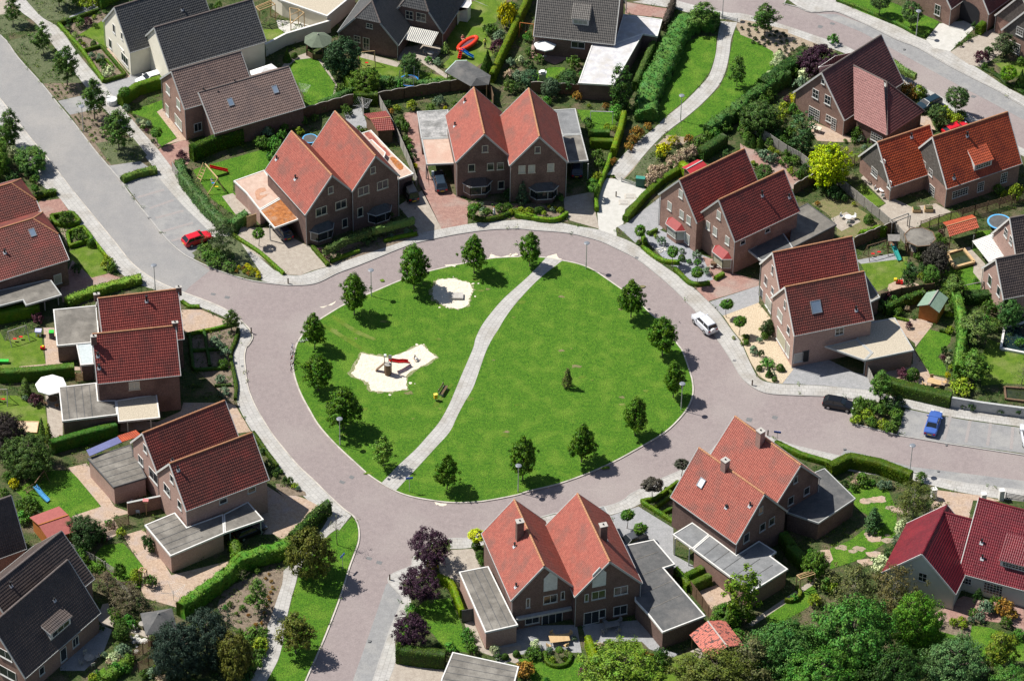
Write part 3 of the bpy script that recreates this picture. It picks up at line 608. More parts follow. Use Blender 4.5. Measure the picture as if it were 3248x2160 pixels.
def trunk(kind):
    if kind not in TRK:
        H = BASEH[kind]; TRK[kind] = trunk_mesh('trunk', H, dict(ball=.05, big=.28, wide=.13, bigball=.08, slim=.06, bare=.06, cone=.07).get(kind, .1), 7,
                                                limbs=dict(ball=4, bare=16, big=14, sparse=12).get(kind, 8), sp=BASER[kind]*(1.3 if kind == 'bare' else 1.05), z0=.6 if kind == 'ball' else .3, top=.85)
        TRK[kind].materials.append(m_barkl if kind == 'sparse' else m_bark)
    return TRK[kind]
LAND = []      # landmarks used in wording: (phrase, point)
tr_i = [0]
def tree(name, loc, kind, H, R, col, desc, cat='tree', group=None):
    tr_i[0] += 1; i = tr_i[0]; ms = crowns(kind)
    e = empty(name, loc, (i*1.7) % 6.28); sz = H/BASEH[kind]; sr = R/BASER[kind]; el = 1+.12*math.sin(i*2.7)
    c = obj('crown', ms[i % len(ms)], e); c.scale = (sr*el, sr/el, sz); c.color = (*col, 1)
    t = obj('trunk', trunk(kind), e); t.scale = (sr*.5+.5, sr*.5+.5, sz)
    tag(e, desc, cat, group, auto=True); return e
GR = (.06, .105, .018); DG = (.035, .07, .014)
def T_(s, H, R, col, kind='street', name='street_tree', desc='young green street tree', group=None, cat='tree'):
    a = s.split(); t, (x, y) = a[0], map(float, a[1].split(','))
    return tree(name, G(t, x, y), kind, H, R, col, desc, cat, group)
# the limes round the island
for s, H, R in (("11 845,1250", 7.3, 2.0), ("11 1340,1035", 7.6, 2.45), ("11 1840,908", 6.6, 1.95), ("11 2300,850", 6.0, 1.8), ("11 518,1530", 6.1, 1.75), ("12 548,520", 6.4, 2.3), ("12 758,835", 6.9, 2.6), ("12 1615,1335", 5.7, 1.75), ("22 150,1258", 7.2, 2.1), ("22 640,1112", 6.5, 2.1), ("22 1082,890", 6.6, 1.95), ("22 1398,575", 6.2, 1.6), ("21 1048,1272", 6.4, 2.0), ("22 1308,228", 6.7, 2.2)):
    T_(s, H*.97, R*.86, (.050, .105, .013), 'lime', 'lime_tree', 'lumpy crowned lime tree on the island', 'lime trees round the grass island')
T_("12 1092,1150", 5.2, 1.3, (.08, .14, .025), 'slim', 'young_tree', 'small light green young tree beside the island path')
T_("22 520,492", 3.3, .8, (.085, .095, .03), 'cone', 'dying_conifer', 'small browning conifer alone in the middle of the island lawn')
# street trees
for s, H, R, k in (("00 110,205", 5.2, 1.1, 'slim'), ("00 360,445", 5.6, 1.3, 'slim'), ("00 560,712", 6.9, 1.75, 'street'), ("00 785,992", 7.0, 1.7, 'street'), ("00 988,1245", 6.9, 2.05, 'street'), ("00 95,1215", 6.6, 1.5, 'street'), ("00 490,60", 5.5, 1.5, 'street')):
    T_(s, H, R, (.05, .095, .02), k, 'street_tree', 'green street tree by the grey road', 'street trees along the grey road')
T_("01 1850,755", 6.0, 1.7, (.05, .075, .028), 'sparse', 'street_tree', 'thin dark open tree standing behind the red parked car')
T_("01 1922,1385", 3.6, 1.0, (.06, .1, .025), 'street', 'young_tree', 'small tree at the hedge corner by the ring pavement')
T_("20 1635,250", 5.0, 1.9, (.07, .13, .03), 'street', 'young_tree', 'young tree beside the top of the winding path')
T_("20 2155,292", 5.6, 1.8, (.05, .095, .022), 'street', 'young_tree', 'round young tree in the sandy bed by the north road')
T_("20 1925,722", 5.6, 1.2, (.05, .1, .02), 'slim', 'young_tree', 'slender young tree on the lawn right of the winding path')
T_("20 1430,1232", 3.8, 1.1, (.14, .13, .06), 'bare', 'bare_tree', 'almost bare sapling among yellow shrubs by the winding path')
for s, H, R in (("30 1150,128", 4.2, 1.35), ("30 1410,238", 4.4, 1.45), ("30 1785,950", 4.6, 1.45), ("30 1625,1060", 3.8, 1.2)):
    T_(s, H, R, (.05, .09, .028), 'bigball', 'ball_tree', 'ball shaped willow on a short stem', 'ball trees near the north road')
T_("13 360,1337", 6.6, 2.1, (.075, .085, .018), 'street', 'verge_tree', 'brownish green tree at the lower end of the verge lawn')
T_("13 480,700", 7.2, 2.7, (.075, .085, .018), 'wide', 'verge_tree', 'large brownish green tree at the upper end of the verge lawn')
T_("13 705,440", 5.6, 1.2, (.13, .13, .06), 'bare', 'bare_tree', 'almost bare sapling with stakes on the verge lawn')
T_("03 2140,990", 5.4, 1.3, (.065, .115, .025), 'slim', 'young_tree', 'young staked tree in the sandy bed beside the south path')
T_("03 1950,1545", 6.8, 2.2, (.075, .08, .018), 'wide', 'verge_tree', 'olive green tree beside the south path near the dark conifers')
T_("32 1160,600", 5.0, 1.5, (.06, .12, .025), 'street', 'young_tree', 'young tree rising from the willow shrubs by the black car')
# purple trees
for s, H, R in (("13 1475,615", 5.0, 2.75), ("13 1395,925", 4.9, 2.6), ("13 1312,1290", 4.8, 2.3)):
    T_(s, H, R, (.028, .012, .022), 'plum', 'plum_tree', 'dark purple plum tree', 'purple plum trees on the corner')
T_("30 640,640", 5.0, 2.7, (.030, .012, .022), 'wide', 'purple_tree', 'broad dark purple tree behind the brown roofed cross house')
T_("30 725,1520", 6.0, 2.9, (.25, .32, .02), 'wide', 'golden_tree', 'bright yellow green tree beside the weathered board fence')
# ball headed standards (kept small)
for s, H in (("11 55,683", 2.8), ("11 1830,472", 2.6), ("21 1120,664", 2.9), ("21 1390,845", 3.1), ("21 1592,1010", 2.9), ("21 742,290", 2.4), ("21 1838,1272", 2.9), ("21 1945,1420", 3.0), ("23 1015,302", 2.9), ("23 1122,405", 2.7), ("00 1038,872", 2.9), ("00 1303,1208", 2.9), ("01 298,278", 2.0), ("23 455,1370", 1.6)):
    T_(s, H, .78 if H > 2 else .45, (.055, .12, .02), 'ball', 'standard_tree', 'small clipped ball tree on a thin stem')
T_("13 1868,470", 2.8, 1.0, (.30, .34, .04), 'ball', 'standard_tree', 'small yellow ball tree beside the left gable of the southern pair')
T_("22 1465,1230", 2.6, .8, (.04, .045, .03), 'ball', 'standard_tree', 'small dark leaved ball tree behind the pale red roof')
T_("22 1222,1430", 3.4, 1.15, (.05, .045, .035), 'ball', 'standard_tree', 'dark leaved ball tree in the hedged front bed')
# garden trees
for s, H, R, k, c, d in (
    ("10 760,640", 6.5, 2.3, 'wide', (.035, .07, .03), 'dense dark green tree beside the octagonal summerhouse'),
    ("10 1310,610", 3.2, 1.4, 'wide', (.05, .10, .03), 'small weeping tree behind the blue trampoline'),
    ("10 940,780", 4.0, 2.1, 'wide', (.07, .12, .02), 'light green spreading tree below the rope swing'),
    ("20 965,900", 7.2, 1.4, 'pole', (.028, .065, .012), 'tall dark conifer beside the pale flat roof'),
    ("20 530,750", 3.2, 1.3, 'wide', (.045, .09, .03), 'rounded garden tree left of the pale flat roof'),
    ("20 2090,1100", 4.6, 2.4, 'wide', (.045, .085, .02), 'broad green tree at the edge of the path lawn'),
    ("30 510,1260", 6.5, 1.4, 'pole', (.035, .075, .025), 'tall narrow green tree left of the bright yellow tree'),
    ("30 170,1080", 4.6, 2.2, 'wide', (.05, .09, .025), 'bushy green tree above the weathered board fence'),
    ("30 2180,470", 4.2, 1.6, 'street', (.05, .07, .03), 'greyish green tree before the far corner house'),
    ("30 2215,700", 3.0, 1.1, 'bigball', (.09, .18, .02), 'bright green shrub tree beside the northern pavement'),
    ("31 1390,1040", 4.8, 1.1, 'slim', (.03, .07, .015), 'slim dark green tree on the round brick patio'),
    ("31 1575,1000", 3.0, 1.2, 'wide', (.07, .14, .03), 'light green small tree beside the round brick patio'),
    ("31 1620,880", 4.0, 1.9, 'wide', (.03, .028, .022), 'dark blackish garden tree beside the raised pond'),
    ("31 1770,1120", 4.0, 1.5, 'street', (.07, .11, .025), 'green garden tree left of the long swing beam'),
    ("31 1950,1480", 5.0, 2.1, 'street', (.07, .11, .03), 'loose green tree beside the tall hedge'),
    ("32 1930,440", 5.0, 2.0, 'street', (.07, .13, .025), 'bright green tree between the tall hedge and the lawn'),
    ("31 2220,1340", 4.0, 1.7, 'wide', (.05, .11, .03), 'green shrub tree above the dark pond'),
    ("32 2330,470", 3.6, 1.6, 'bare', (.07, .12, .03), 'thin small tree at the right edge above the stone wall'),
    ("32 1430,1560", 5.2, 2.6, 'sparse', (.06, .075, .018), 'olive weeping tree beside the white gate post'),
    ("33 1100,300", 3.4, 1.5, 'cone', (.035, .075, .025), 'dark green cone tree on the stepping stone lawn'),
    ("33 610,700", 3.8, 1.7, 'wide', (.06, .12, .02), 'round green tree beside the planted archway'),
    ("33 930,1000", 7.5, 3.3, 'sparse', (.075, .085, .03), 'loose olive tree behind the big green trees'),
    ("33 1250,1050", 8.5, 2.6, 'sparse', (.10, .09, .035), 'tall birch with pale trunk before the maroon roof'),
    ("33 900,1450", 9.5, 4.6, 'big', (0.054,0.132,0.028), 'largest deep green tree of the corner group'),
    ("33 420,1500", 7.0, 3.6, 'big', (0.061,0.126,0.033), 'deep green tree left of the largest tree'),
    ("33 650,1750", 7.5, 3.8, 'big', (0.061,0.145,0.028), 'deep green tree at the bottom below the largest tree'),
    ("33 1430,1250", 7.5, 2.8, 'big', (0.081,0.172,0.028), 'brighter green tree beside the pale rendered gable'),
    ("33 1250,1700", 7.0, 3.4, 'big', (0.030,0.066,0.015), 'very dark tree at the bottom of the corner group'),
    ("33 1760,1560", 5.6, 3.6, 'big', (0.068,0.126,0.047), 'broad bluish green tree at the bottom edge'),
    ("33 2140,1450", 5.6, 2.0, 'street', (.10, .13, .02), 'yellowish green tree below the maroon house'),
    ("33 2230,1750", 5.0, 2.6, 'big', (0.068,0.145,0.033), 'bushy green tree in the bottom right corner'),
    ("33 100,1560", 6.5, 3.6, 'sparse', (.07, .075, .03), 'olive brown tree beside the striped tile shed'),
    ("23 980,1640", 6.0, 4.2, 'big', (0.101,0.165,0.028), 'large light green tree behind the southern pair'),
    ("23 1750,1700", 6.4, 4.0, 'big', (0.074,0.092,0.020), 'dull olive tree below the striped tile shed'),
    ("23 2280,1500", 7.4, 3.4, 'big', (0.054,0.126,0.033), 'deep green tree right of the striped tile shed'),
    ("23 1950,1060", 8.2, 1.7, 'pole', (.085, .14, .02), 'tall climber covered tree before the grey flat roof'),
    ("23 1830,1110", 3.0, 1.8, 'wide', (.06, .12, .02), 'bushy green tree below the grey flat roof'),
    ("03 1480,1500", 7.5, 2.9, 'big', (.022, .038, .026), 'left dark conifer behind the black hipped gazebo'),
    ("03 1720,1400", 7.5, 2.9, 'big', (.022, .038, .026), 'right dark conifer behind the black hipped gazebo'),
    ("03 700,430", 4.0, 2.0, 'big', (0.030,0.060,0.019), 'dark shrub tree beside the slatted fence'),
    ("03 1080,980", 3.8, 2.2, 'sparse', (.07, .06, .035), 'brownish thin tree left of the black hipped gazebo'),
    ("03 900,840", 3.4, 1.6, 'sparse', (.10, .08, .05), 'pinkish brown thin tree beside the arched pergola'),
    ("03 1010,1230", 2.6, 1.0, 'wide', (.05, .09, .02), 'small weeping tree by the heap of white stones'),
    ("03 2010,750", 2.4, .8, 'bare', (.06, .1, .02), 'tiny sapling in the bed below the long hedge'),
    ("02 250,1180", 5.0, 3.0, 'big', (0.041,0.073,0.017), 'broad dark olive tree behind the blue slide'),
    ("02 60,1000", 5.2, 2.4, 'big', (0.027,0.021,0.019), 'blackish purple tree at the left edge'),
    ("02 410,960", 3.6, .7, 'cone', (.10, .13, .02), 'yellow green cone conifer beside the dark hedge'),
    ("02 355,920", 3.6, .6, 'cone', (.04, .08, .015), 'slim dark cone conifer beside the wooden sand box'),
    ("02 215,560", 2.8, 1.0, 'cone', (.06, .10, .02), 'broad cone conifer beside the big white parasol'),
    ("00 -60,1420", 5.0, 2.6, 'big', (0.061,0.119,0.019), 'large green tree at the left edge below the grey road'),
    ("00 270,1400", 3.2, 2.2, 'wide', (.055, .11, .025), 'bushy tree at the left edge above the clipped hedge'),
    ("20 2150,1500", 2.6, 1.2, 'wide', (.06, .11, .03), 'loose shrub tree above the rear patio of the eastern pair'),
    ("20 210,720", 2.8, 1.2, 'wide', (.05, .10, .05), 'grey green shrub tree beside the white stones'),
    ("20 380,800", 3.0, 1.3, 'wide', (.07, .11, .06), 'silvery shrub tree behind the left wavy fence'),
    ("22 2180,60", 2.4, .9, 'wide', (.035, .06, .02), 'cloud pruned pine on the cream gravel'),
    ("11 2240,330", 3.9, 1.0, 'cone', (.05, .085, .045), 'blue green spruce between the two bay windows'),
):
    T_(s, H, R, c, k, 'garden_tree' if k not in ('cone', 'pole') else 'conifer', d)
# ---------------------------------------------------------------- shrubs
SH = {}
def shrubs(kind):
    if kind not in SH:
        o = []
        for i in range(4):
            rs = np.random.default_rng(200+i+len(kind)*7)
            if kind in ('ball', 'flat'):     # clipped
                n = 900; d = rs.normal(0, 1, (n, 3)); d /= np.linalg.norm(d, axis=1)[:, None]; d[:, 2] = np.abs(d[:, 2])*1.3-.3
                o.append(leafmesh('shrub', np.array([0, 0, .35])+d*np.array([1, 1, .65])*rs.uniform(.86, 1.0, (n, 1)), d+np.array([0, 0, .2]), .2, rs, jit=.3))
            elif kind == 'cone':
                n = 900; t = rs.random(n)**1.6; a = rs.random(n)*6.283; r = (1-t)*(.9+.15*rs.random(n))
                o.append(leafmesh('shrub', np.stack([r*np.cos(a), r*np.sin(a), t], 1), np.stack([np.cos(a), np.sin(a), .4+t*0], 1), .22, rs, jit=.3))
            elif kind == 'grassy':
                n = 260; a = rs.random(n)*6.283; t = rs.random(n); C = np.stack([t*np.cos(a)*.8, t*np.sin(a)*.8, .15+.8*(1-t**2)*rs.random(n)], 1)
                o.append(leafmesh('shrub', C, np.stack([np.cos(a)*.6, np.sin(a)*.6, 1+0*a], 1), .34, rs, asp=.22))
            else:
                nc = 34; a = rs.random(nc)*6.283; t = rs.random(nc)**.6; z = .25+.6*np.sqrt(1-t**2*.9)*rs.random(nc)**.4
                P_ = np.stack([t*np.cos(a)*.78, t*np.sin(a)*.78, z], 1); N_ = np.stack([np.cos(a)*t, np.sin(a)*t, .7+0*a], 1)
                o.append(clumps('shrub', (P_, N_), 22, rs.uniform(.15, .33, nc), .17, rs))
        SH[kind] = o
    return SH[kind]
SHT = {'g': ('bush', (.055, .105, .02), 'round_shrub', 'mid green rounded shrub'), 'd': ('bush', (.028, .06, .016), 'round_shrub', 'dark green shrub'),
       'y': ('bush', (.15, .20, .03), 'yellow_shrub', 'yellow green shrub'), 'Y': ('bush', (.30, .29, .02), 'yellow_shrub', 'golden yellow shrub'),
       'p': ('bush', (.055, .02, .028), 'purple_shrub', 'dark purple leaved shrub'), 'w': ('bush', (.33, .37, .22), 'white_flowering_shrub', 'white flowering shrub'),
       'b': ('ball', (.045, .09, .018), 'clipped_ball', 'clipped green ball bush'), 's': ('bush', (.10, .15, .09), 'grey_green_shrub', 'silvery grey green shrub'),
       'o': ('bush', (.20, .12, .035), 'bronze_shrub', 'bronze orange shrub'), 'c': ('cone', (.04, .08, .018), 'clipped_cone', 'small dark green cone conifer'),
       'k': ('bush', (.30, .24, .17), 'blossoming_shrub', 'pale pink blossoming shrub'), 't': ('bush', (.035, .05, .02), 'bedding_plant', 'small dark bedding plant'),
       'l': ('grassy', (.14, .2, .06), 'tufted_plant', 'spiky tufted plant'), 'a': ('bush', (.06, .15, .03), 'leafy_shrub', 'fresh green leafy shrub')}
si = [0]
def shrub(t, x, y, r, code, hf=1.0):
    fam, col, name, desc = SHT[code]; si[0] += 1; i = si[0]; ms = shrubs(fam)
    h = r*2*{'ball': .95, 'cone': 1.5, 'grassy': .7, 'bush': .85, 'flat': .4}[fam]*hf
    p = G(t, x, y, h*.4); p.z = 0
    o = obj(name, ms[i % 4], None); o.location = p; o.scale = (r*(.92+.17*((i*7) % 5)/4), r, h); o.rotation_euler = (0, 0, (i*2.3) % 6.28)
    k = .85+.3*((i*13) % 7)/6; o.color = (col[0]*k, col[1]*k, col[2]*k, 1)
    sz = 'large ' if r > 1.25 else ''
    tag(o, sz+desc, 'bedding plant' if code == 't' else 'shrub', {'t': 'bedding plants in the sandy beds'}.get(code), auto=True); return o
def S(s):
    t = 0
    for k in s.split():
        if ',' in k: a = k.split(','); shrub(t, float(a[0]), float(a[1]), float(a[2]), a[3], float(a[4]) if len(a) > 4 else 1)
        else: t = k
S("00 565,240,.7,d 660,190,1.0,g 730,180,.8,p 625,285,.7,l 690,365,.4,y 775,365,.5,b 720,405,.35,t 665,345,.5,g 780,145,.4,y 825,115,.35,g 870,100,.4,g 790,215,.5,g 560,180,.6,d 760,470,.7,s 830,480,.8,s 855,540,.7,d 900,600,1.1,w 870,560,.6,g 1050,895,.7,s 1150,1010,.6,s 1190,1030,.7,w 1225,1035,.6,s 1180,1060,.5,g 1215,1085,.4,p 1270,1170,.4,d 1510,1290,.9,p 1500,1350,.6,d 110,1255,1.0,w 60,1180,1.3,g 160,1340,1.2,g 220,1420,1.3,d 320,1400,1.1,a 290,1490,.9,g 40,1330,1.0,a 280,1550,.6,g 110,1480,1.2,d 700,30,1.0,y 620,20,1.0,g 770,20,1.1,y 1110,960,.3,g 1685,70,.6,y 1750,60,.6,d 1810,50,.8,g 2150,1180,1.0,g 2230,1090,1.0,g 2290,1040,.8,a 2350,1060,.8,g 2210,1200,.9,d 2270,1160,.8,a 2090,510,.9,a 20,1100,1.3,d")
S("00 432,742,.22,g 484,740,.22,g 540,740,.2,g 455,770,.22,g 505,768,.2,g 478,800,.22,g 560,770,.2,g 625,972,.2,g 655,1010,.22,g 700,985,.2,g 745,1055,.2,g 715,1080,.22,g 785,1100,.2,g 760,1120,.22,g 850,1130,.2,g 800,1035,.22,g 845,1065,.2,g 750,930,.2,g 820,930,.2,g 880,1000,.2,g 795,1150,.25,g 640,990,.2,g 700,1050,.2,g 740,985,.2,g 870,1040,.2,g 765,1000,.2,g 690,1020,.18,g 830,1100,.2,g")
S("10 290,470,.7,c 350,465,.5,b 470,435,.4,b 570,450,.35,b 600,500,.6,g 640,540,.6,d 705,560,1.0,d,1.8 700,500,.9,d,1.6 735,750,1.2,g 600,870,.5,c 715,830,.35,Y 770,900,.8,g 1600,400,.9,l,1.6 1460,500,.7,a 1540,520,.8,s 1000,610,1.0,a 900,700,1.1,a 1040,740,1.2,d 1150,680,1.0,g 1230,700,.9,a 1330,700,.9,g 1450,680,.9,g 1540,690,.9,a 1640,670,.8,g 1710,690,.7,w 1180,760,.8,d 1280,650,.7,g 1400,740,.9,g 1950,540,1.3,c 1970,250,1.3,g 2050,310,1.2,s 2040,390,1.4,p 2110,130,1.6,Y,1.6 2190,200,1.2,a 2150,60,1.0,g 2040,470,.8,g 1120,870,.8,d 1200,900,.7,y 1325,880,1.0,y 1550,840,1.0,s 1600,900,.4,Y 1480,900,.8,g 1680,870,.7,g 1230,1020,1.3,g 1270,1060,.9,g 1280,1170,.9,g 1310,1230,.7,a 1330,1300,.7,d 1350,1380,.5,Y 1150,930,.6,o 260,1050,.9,g 420,1000,.8,g 520,980,.7,g 390,1090,.8,y 120,1110,1.1,s 240,1120,1.0,a 190,1210,1.3,a 170,1290,1.0,a 100,1190,1.2,g 320,1030,.6,k 790,930,.9,g 890,1070,.6,g")
S("20 40,620,.9,k 50,520,.9,s 110,640,1.1,s 30,180,1.2,Y,1.7 200,310,1.0,a 210,440,.9,g 290,490,.9,g 200,540,.9,d 130,500,.8,w 570,520,1.3,g 640,620,.6,a 540,620,1.2,g 680,720,1.1,a 760,740,.9,g 610,800,.9,o 350,840,.8,a 450,660,1.0,g 40,720,1.2,g 120,730,1.0,d 700,880,.4,y 930,930,1.2,a 850,1050,.6,y 910,1070,.6,y 690,1010,.8,d 700,1060,.8,g 840,880,.6,o 770,1300,1.1,g,1.2 790,1360,.9,g 880,1350,.6,o 910,1330,.5,o 770,1470,.9,y 730,1530,1.0,a 1100,1110,1.3,o 1060,1160,.9,o 1190,1050,.7,o 1030,1220,.8,o 1320,1250,1.3,Y 1400,1170,1.0,Y 1290,1290,.9,y 1480,1290,1.2,k 1560,1260,1.2,k 1400,1350,1.3,k 1240,1420,1.1,k 1310,1410,1.0,k 1200,1500,1.2,k 1260,1470,1.1,k 1530,1160,.9,o 1600,1200,1.2,g 1680,1150,1.2,g 2020,1000,1.3,g 1900,960,1.2,g 1830,1060,1.1,g 1740,1120,1.2,a 2290,480,.8,w 2270,520,.9,w 2310,570,.9,w 2250,640,.9,g 2130,700,.6,w 2180,690,.6,w 2200,620,.7,w 2100,1260,.6,d 2060,1180,.6,c 2120,1180,.7,c 2020,1170,.5,c 2280,1130,.9,g 2220,1240,.5,y 2260,1270,.5,y 2170,1290,1.0,s 2240,1310,.8,s 2140,1120,.7,s 1840,1280,.8,d 2060,1350,.4,y 2090,1380,.5,g 2310,1180,1.1,g")
S("20 2030,205,.35,t 2075,212,.35,t 1965,235,.35,t 2020,250,.35,t 2095,260,.35,t 2155,225,.35,t 2205,250,.35,t 2260,265,.35,t 2310,280,.35,t 2030,290,.35,t 2080,320,.35,t 2140,315,.35,t 2185,350,.35,t 2240,300,.35,t 2110,360,.35,t 2290,310,.35,t 2200,300,.35,t 2060,350,.35,t 2150,375,.3,t 2340,340,.35,t 2280,420,.35,t 2330,300,.35,t 2250,370,.35,t 30 175,225,.35,t 250,250,.35,t 300,265,.35,t 190,315,.35,t 120,320,.35,t 230,360,.35,t 340,350,.35,t 390,370,.35,t 450,350,.35,t 375,430,.35,t 430,410,.35,t 330,420,.35,t 410,460,.35,t 370,395,.35,t 520,370,.35,t")
S("30 320,470,1.0,w 290,530,1.0,w 340,560,1.1,w 310,610,1.0,g 230,700,.8,w 400,580,1.2,g 450,610,1.1,g 540,640,1.5,w 500,700,1.3,s 770,330,1.1,a 460,830,1.3,Y 400,830,.9,p 240,790,1.2,g 180,840,1.3,g 150,750,1.2,g 370,900,1.1,y 430,910,1.1,a 330,970,1.0,y 330,1060,1.1,g 410,1100,1.2,g 300,1130,1.1,d 100,800,1.2,g 50,900,1.3,a 30,1080,1.0,g 170,1110,.7,a 250,1180,.9,g 420,1200,1.0,d 480,950,.8,g 60,1140,.9,g 1400,750,1.2,o 1340,720,.9,o 1480,760,1.1,y 1520,770,.8,g 1430,800,.8,o 1690,920,1.0,y 1720,960,1.2,y 1800,1000,1.1,y 1650,1020,.9,g 1830,960,1.0,g 970,1110,.9,g,1.5 1000,1150,.7,s 1080,1150,.7,g 940,1170,.6,g 870,1170,.4,g 1030,1230,.6,s 2000,480,1.3,p 2025,550,.6,g 2090,580,.4,g 2330,510,.8,g 2330,660,.9,c 2060,430,.9,d 1940,230,.6,d,1.8 1890,320,.6,g 1820,370,.5,g 70,1180,.6,d 110,1180,.6,c 250,1240,.5,y 200,1280,.35,y 300,1275,.4,y 180,1280,.8,s 240,1330,.9,s 380,1280,.9,g 450,1330,.9,g 370,1340,.9,g 540,1400,.9,d 600,1480,.7,y 110,1350,.4,y 120,1380,.6,g 480,1460,.9,g 2110,1400,.3,a")
S("31 640,90,.8,y 600,110,.8,g 420,60,.7,y 500,80,.7,g 700,190,1.2,g 780,240,1.3,d 860,290,.7,d 1065,460,.75,b 940,335,.4,y 640,330,.5,o 2200,100,1.2,a,.9 2190,250,.7,y 2290,250,1.2,y,1.6 2140,210,.9,g 1640,610,.8,g 1660,570,.5,p 1690,640,.6,g 1480,770,.9,g 1520,860,.9,d 1500,930,.6,y 1390,920,.5,k 1430,890,.8,s 1740,1020,1.2,g 1700,1080,1.1,g 1680,1000,.6,d,1.8 1600,1090,.9,g 1950,970,.5,a 1310,1230,.8,g 1380,1200,.5,k 1340,1160,.5,g 1400,1340,.6,p 1440,1280,.3,g 1260,1130,.9,a 1400,1120,.8,a 1215,1110,1.0,p 1180,1180,1.2,d 1520,1040,.5,y 1740,1380,.7,y 1730,1250,.6,y 1760,1180,.8,g 2060,1200,1.3,g 2120,1150,1.0,g 2260,1180,1.1,g 2180,1200,1.2,g 2100,1340,1.2,g 2020,1320,1.3,a 1900,1330,1.0,a 40,1290,.1,t 50,1480,.4,b 110,1550,.7,s 30,1430,.4,y 270,1320,.6,b 240,1380,.6,d 2320,1480,.8,a")
S("21 1190,570,.3,b 1255,600,.4,y 1305,640,.8,s 1470,720,.5,s 1470,780,.5,b 1530,810,.5,a 1590,760,.8,s 1600,820,.7,a 1680,890,.7,s 1110,650,.4,g 1120,640,.3,k 1900,1440,.3,y 1965,1490,.3,y 2010,1435,.4,b 2005,1470,.35,y 2115,1460,.5,s 2190,1370,.6,b 1450,1310,.1,t 200,390,.6,y 130,390,.6,y 270,390,.5,b 300,380,.6,g 370,360,.35,Y 395,380,.5,s 330,410,.45,y 465,385,.6,y 420,370,.35,Y 450,260,.8,d 50,260,.9,d 30,360,.8,g 470,290,.5,a 100,640,.1,t")
S("22 2065,175,.6,s 2130,215,.5,d,1.6 2182,295,1.15,a,.55 2112,335,.45,b 2195,370,.5,c 2230,380,.4,s 2285,330,.55,b 2310,345,.35,b 2240,425,.4,b 2120,10,.3,y 1985,100,.3,y 2160,60,.6,b")
S("32 1000,620,1.1,g,.9 1080,640,1.1,g,.9 970,690,1.0,g,.9 1050,720,1.1,y,.8 1150,690,1.2,g,.9 1250,650,1.3,d,.9 1290,720,1.1,g,.9 960,760,.9,y,.8 1090,780,1.0,g,.8 1190,800,1.0,y,.8 1250,830,1.0,g,.8 1290,770,.9,g 1310,610,1.0,d 1200,620,1.0,g 1350,385,1.1,p,.8 1430,385,.9,b 1840,490,2.0,y,.6 1720,390,.5,Y 1745,260,.5,d 1730,270,.6,w 1680,250,.5,p 1690,190,.6,d,1.6 1745,330,.5,y 1740,190,.3,s 1870,180,.7,y 1800,290,1.0,g 1900,230,.8,g 1790,430,.9,g 1920,650,.8,d 2090,640,.9,d 2160,690,.6,d 2310,690,.9,d 1850,640,.6,d 860,1290,.6,d 950,1290,.6,k 1020,1260,1.0,g 1100,1280,.5,a 1180,1300,.8,s 1230,1300,.7,s 940,1320,.7,g 1500,1240,.9,g 1010,1240,.7,b")
S("12 0,930,.1,t 20,960,.4,d 90,1020,.5,d 140,1130,.7,d,1.4 195,1220,.5,g 215,1180,.5,d 270,1270,.45,d,1.8 315,1270,.5,g,1.8 355,1310,.6,y,.7 240,1190,.4,g 380,1330,.4,s 180,1200,.5,d")
S("13 2010,1310,.8,w 2040,1370,.6,d 2105,1365,.4,b 2190,1340,.45,b 2310,1340,.9,g 2270,1480,1.4,o,.9 1790,1180,1.0,a 1800,1250,1.0,a 1820,1300,.9,g 1640,1290,.9,a 1540,1270,.5,d 1490,600,.9,Y,.9 1855,440,.6,b 1890,520,.6,b 1905,545,.5,g 1900,580,.6,g 1320,970,.9,a 1530,740,.7,g 30,650,.3,g 1100,640,.05,t")
S("23 100,1340,.45,b 5,1365,.45,b 260,1265,.8,w 250,1340,1.2,g,.7 375,1310,.5,s 400,1390,.5,y 500,1380,.4,y 380,1370,.4,g 580,1215,.4,s 740,1280,.6,g 790,1290,.8,k 1270,1400,1.3,g 1300,1350,1.1,d 1240,1450,.8,g 1330,1440,.8,g 1190,1380,1.1,o 680,1500,1.1,p 170,1460,1.2,o 640,1440,.6,a 1340,1540,.1,t 350,1560,.5,a 1250,1480,.6,s 1800,1050,1.0,a 1940,1180,1.0,a 1770,1130,.7,g 1360,1500,.1,t")
S("33 1340,290,1.0,w 1370,250,.9,w 1330,330,.9,w 1310,400,.9,s 1175,600,1.6,w,.9 1250,510,1.0,d 1765,1080,.7,y 1835,1065,.7,y 1850,1110,.7,y 1910,1060,.6,s 1985,1045,.8,s 1935,1000,.7,g 2040,960,1.2,s 2120,930,1.3,g 2190,960,1.4,o 2230,1010,1.1,o 1970,880,.8,d,2 2200,1080,.9,g 2310,1180,.9,a 1150,440,.1,t 1210,720,.8,k 760,790,1.0,y 620,900,1.0,y 720,770,1.2,g 1310,1060,.9,o 450,870,.6,a 2250,1210,.8,g 1680,880,.1,t")
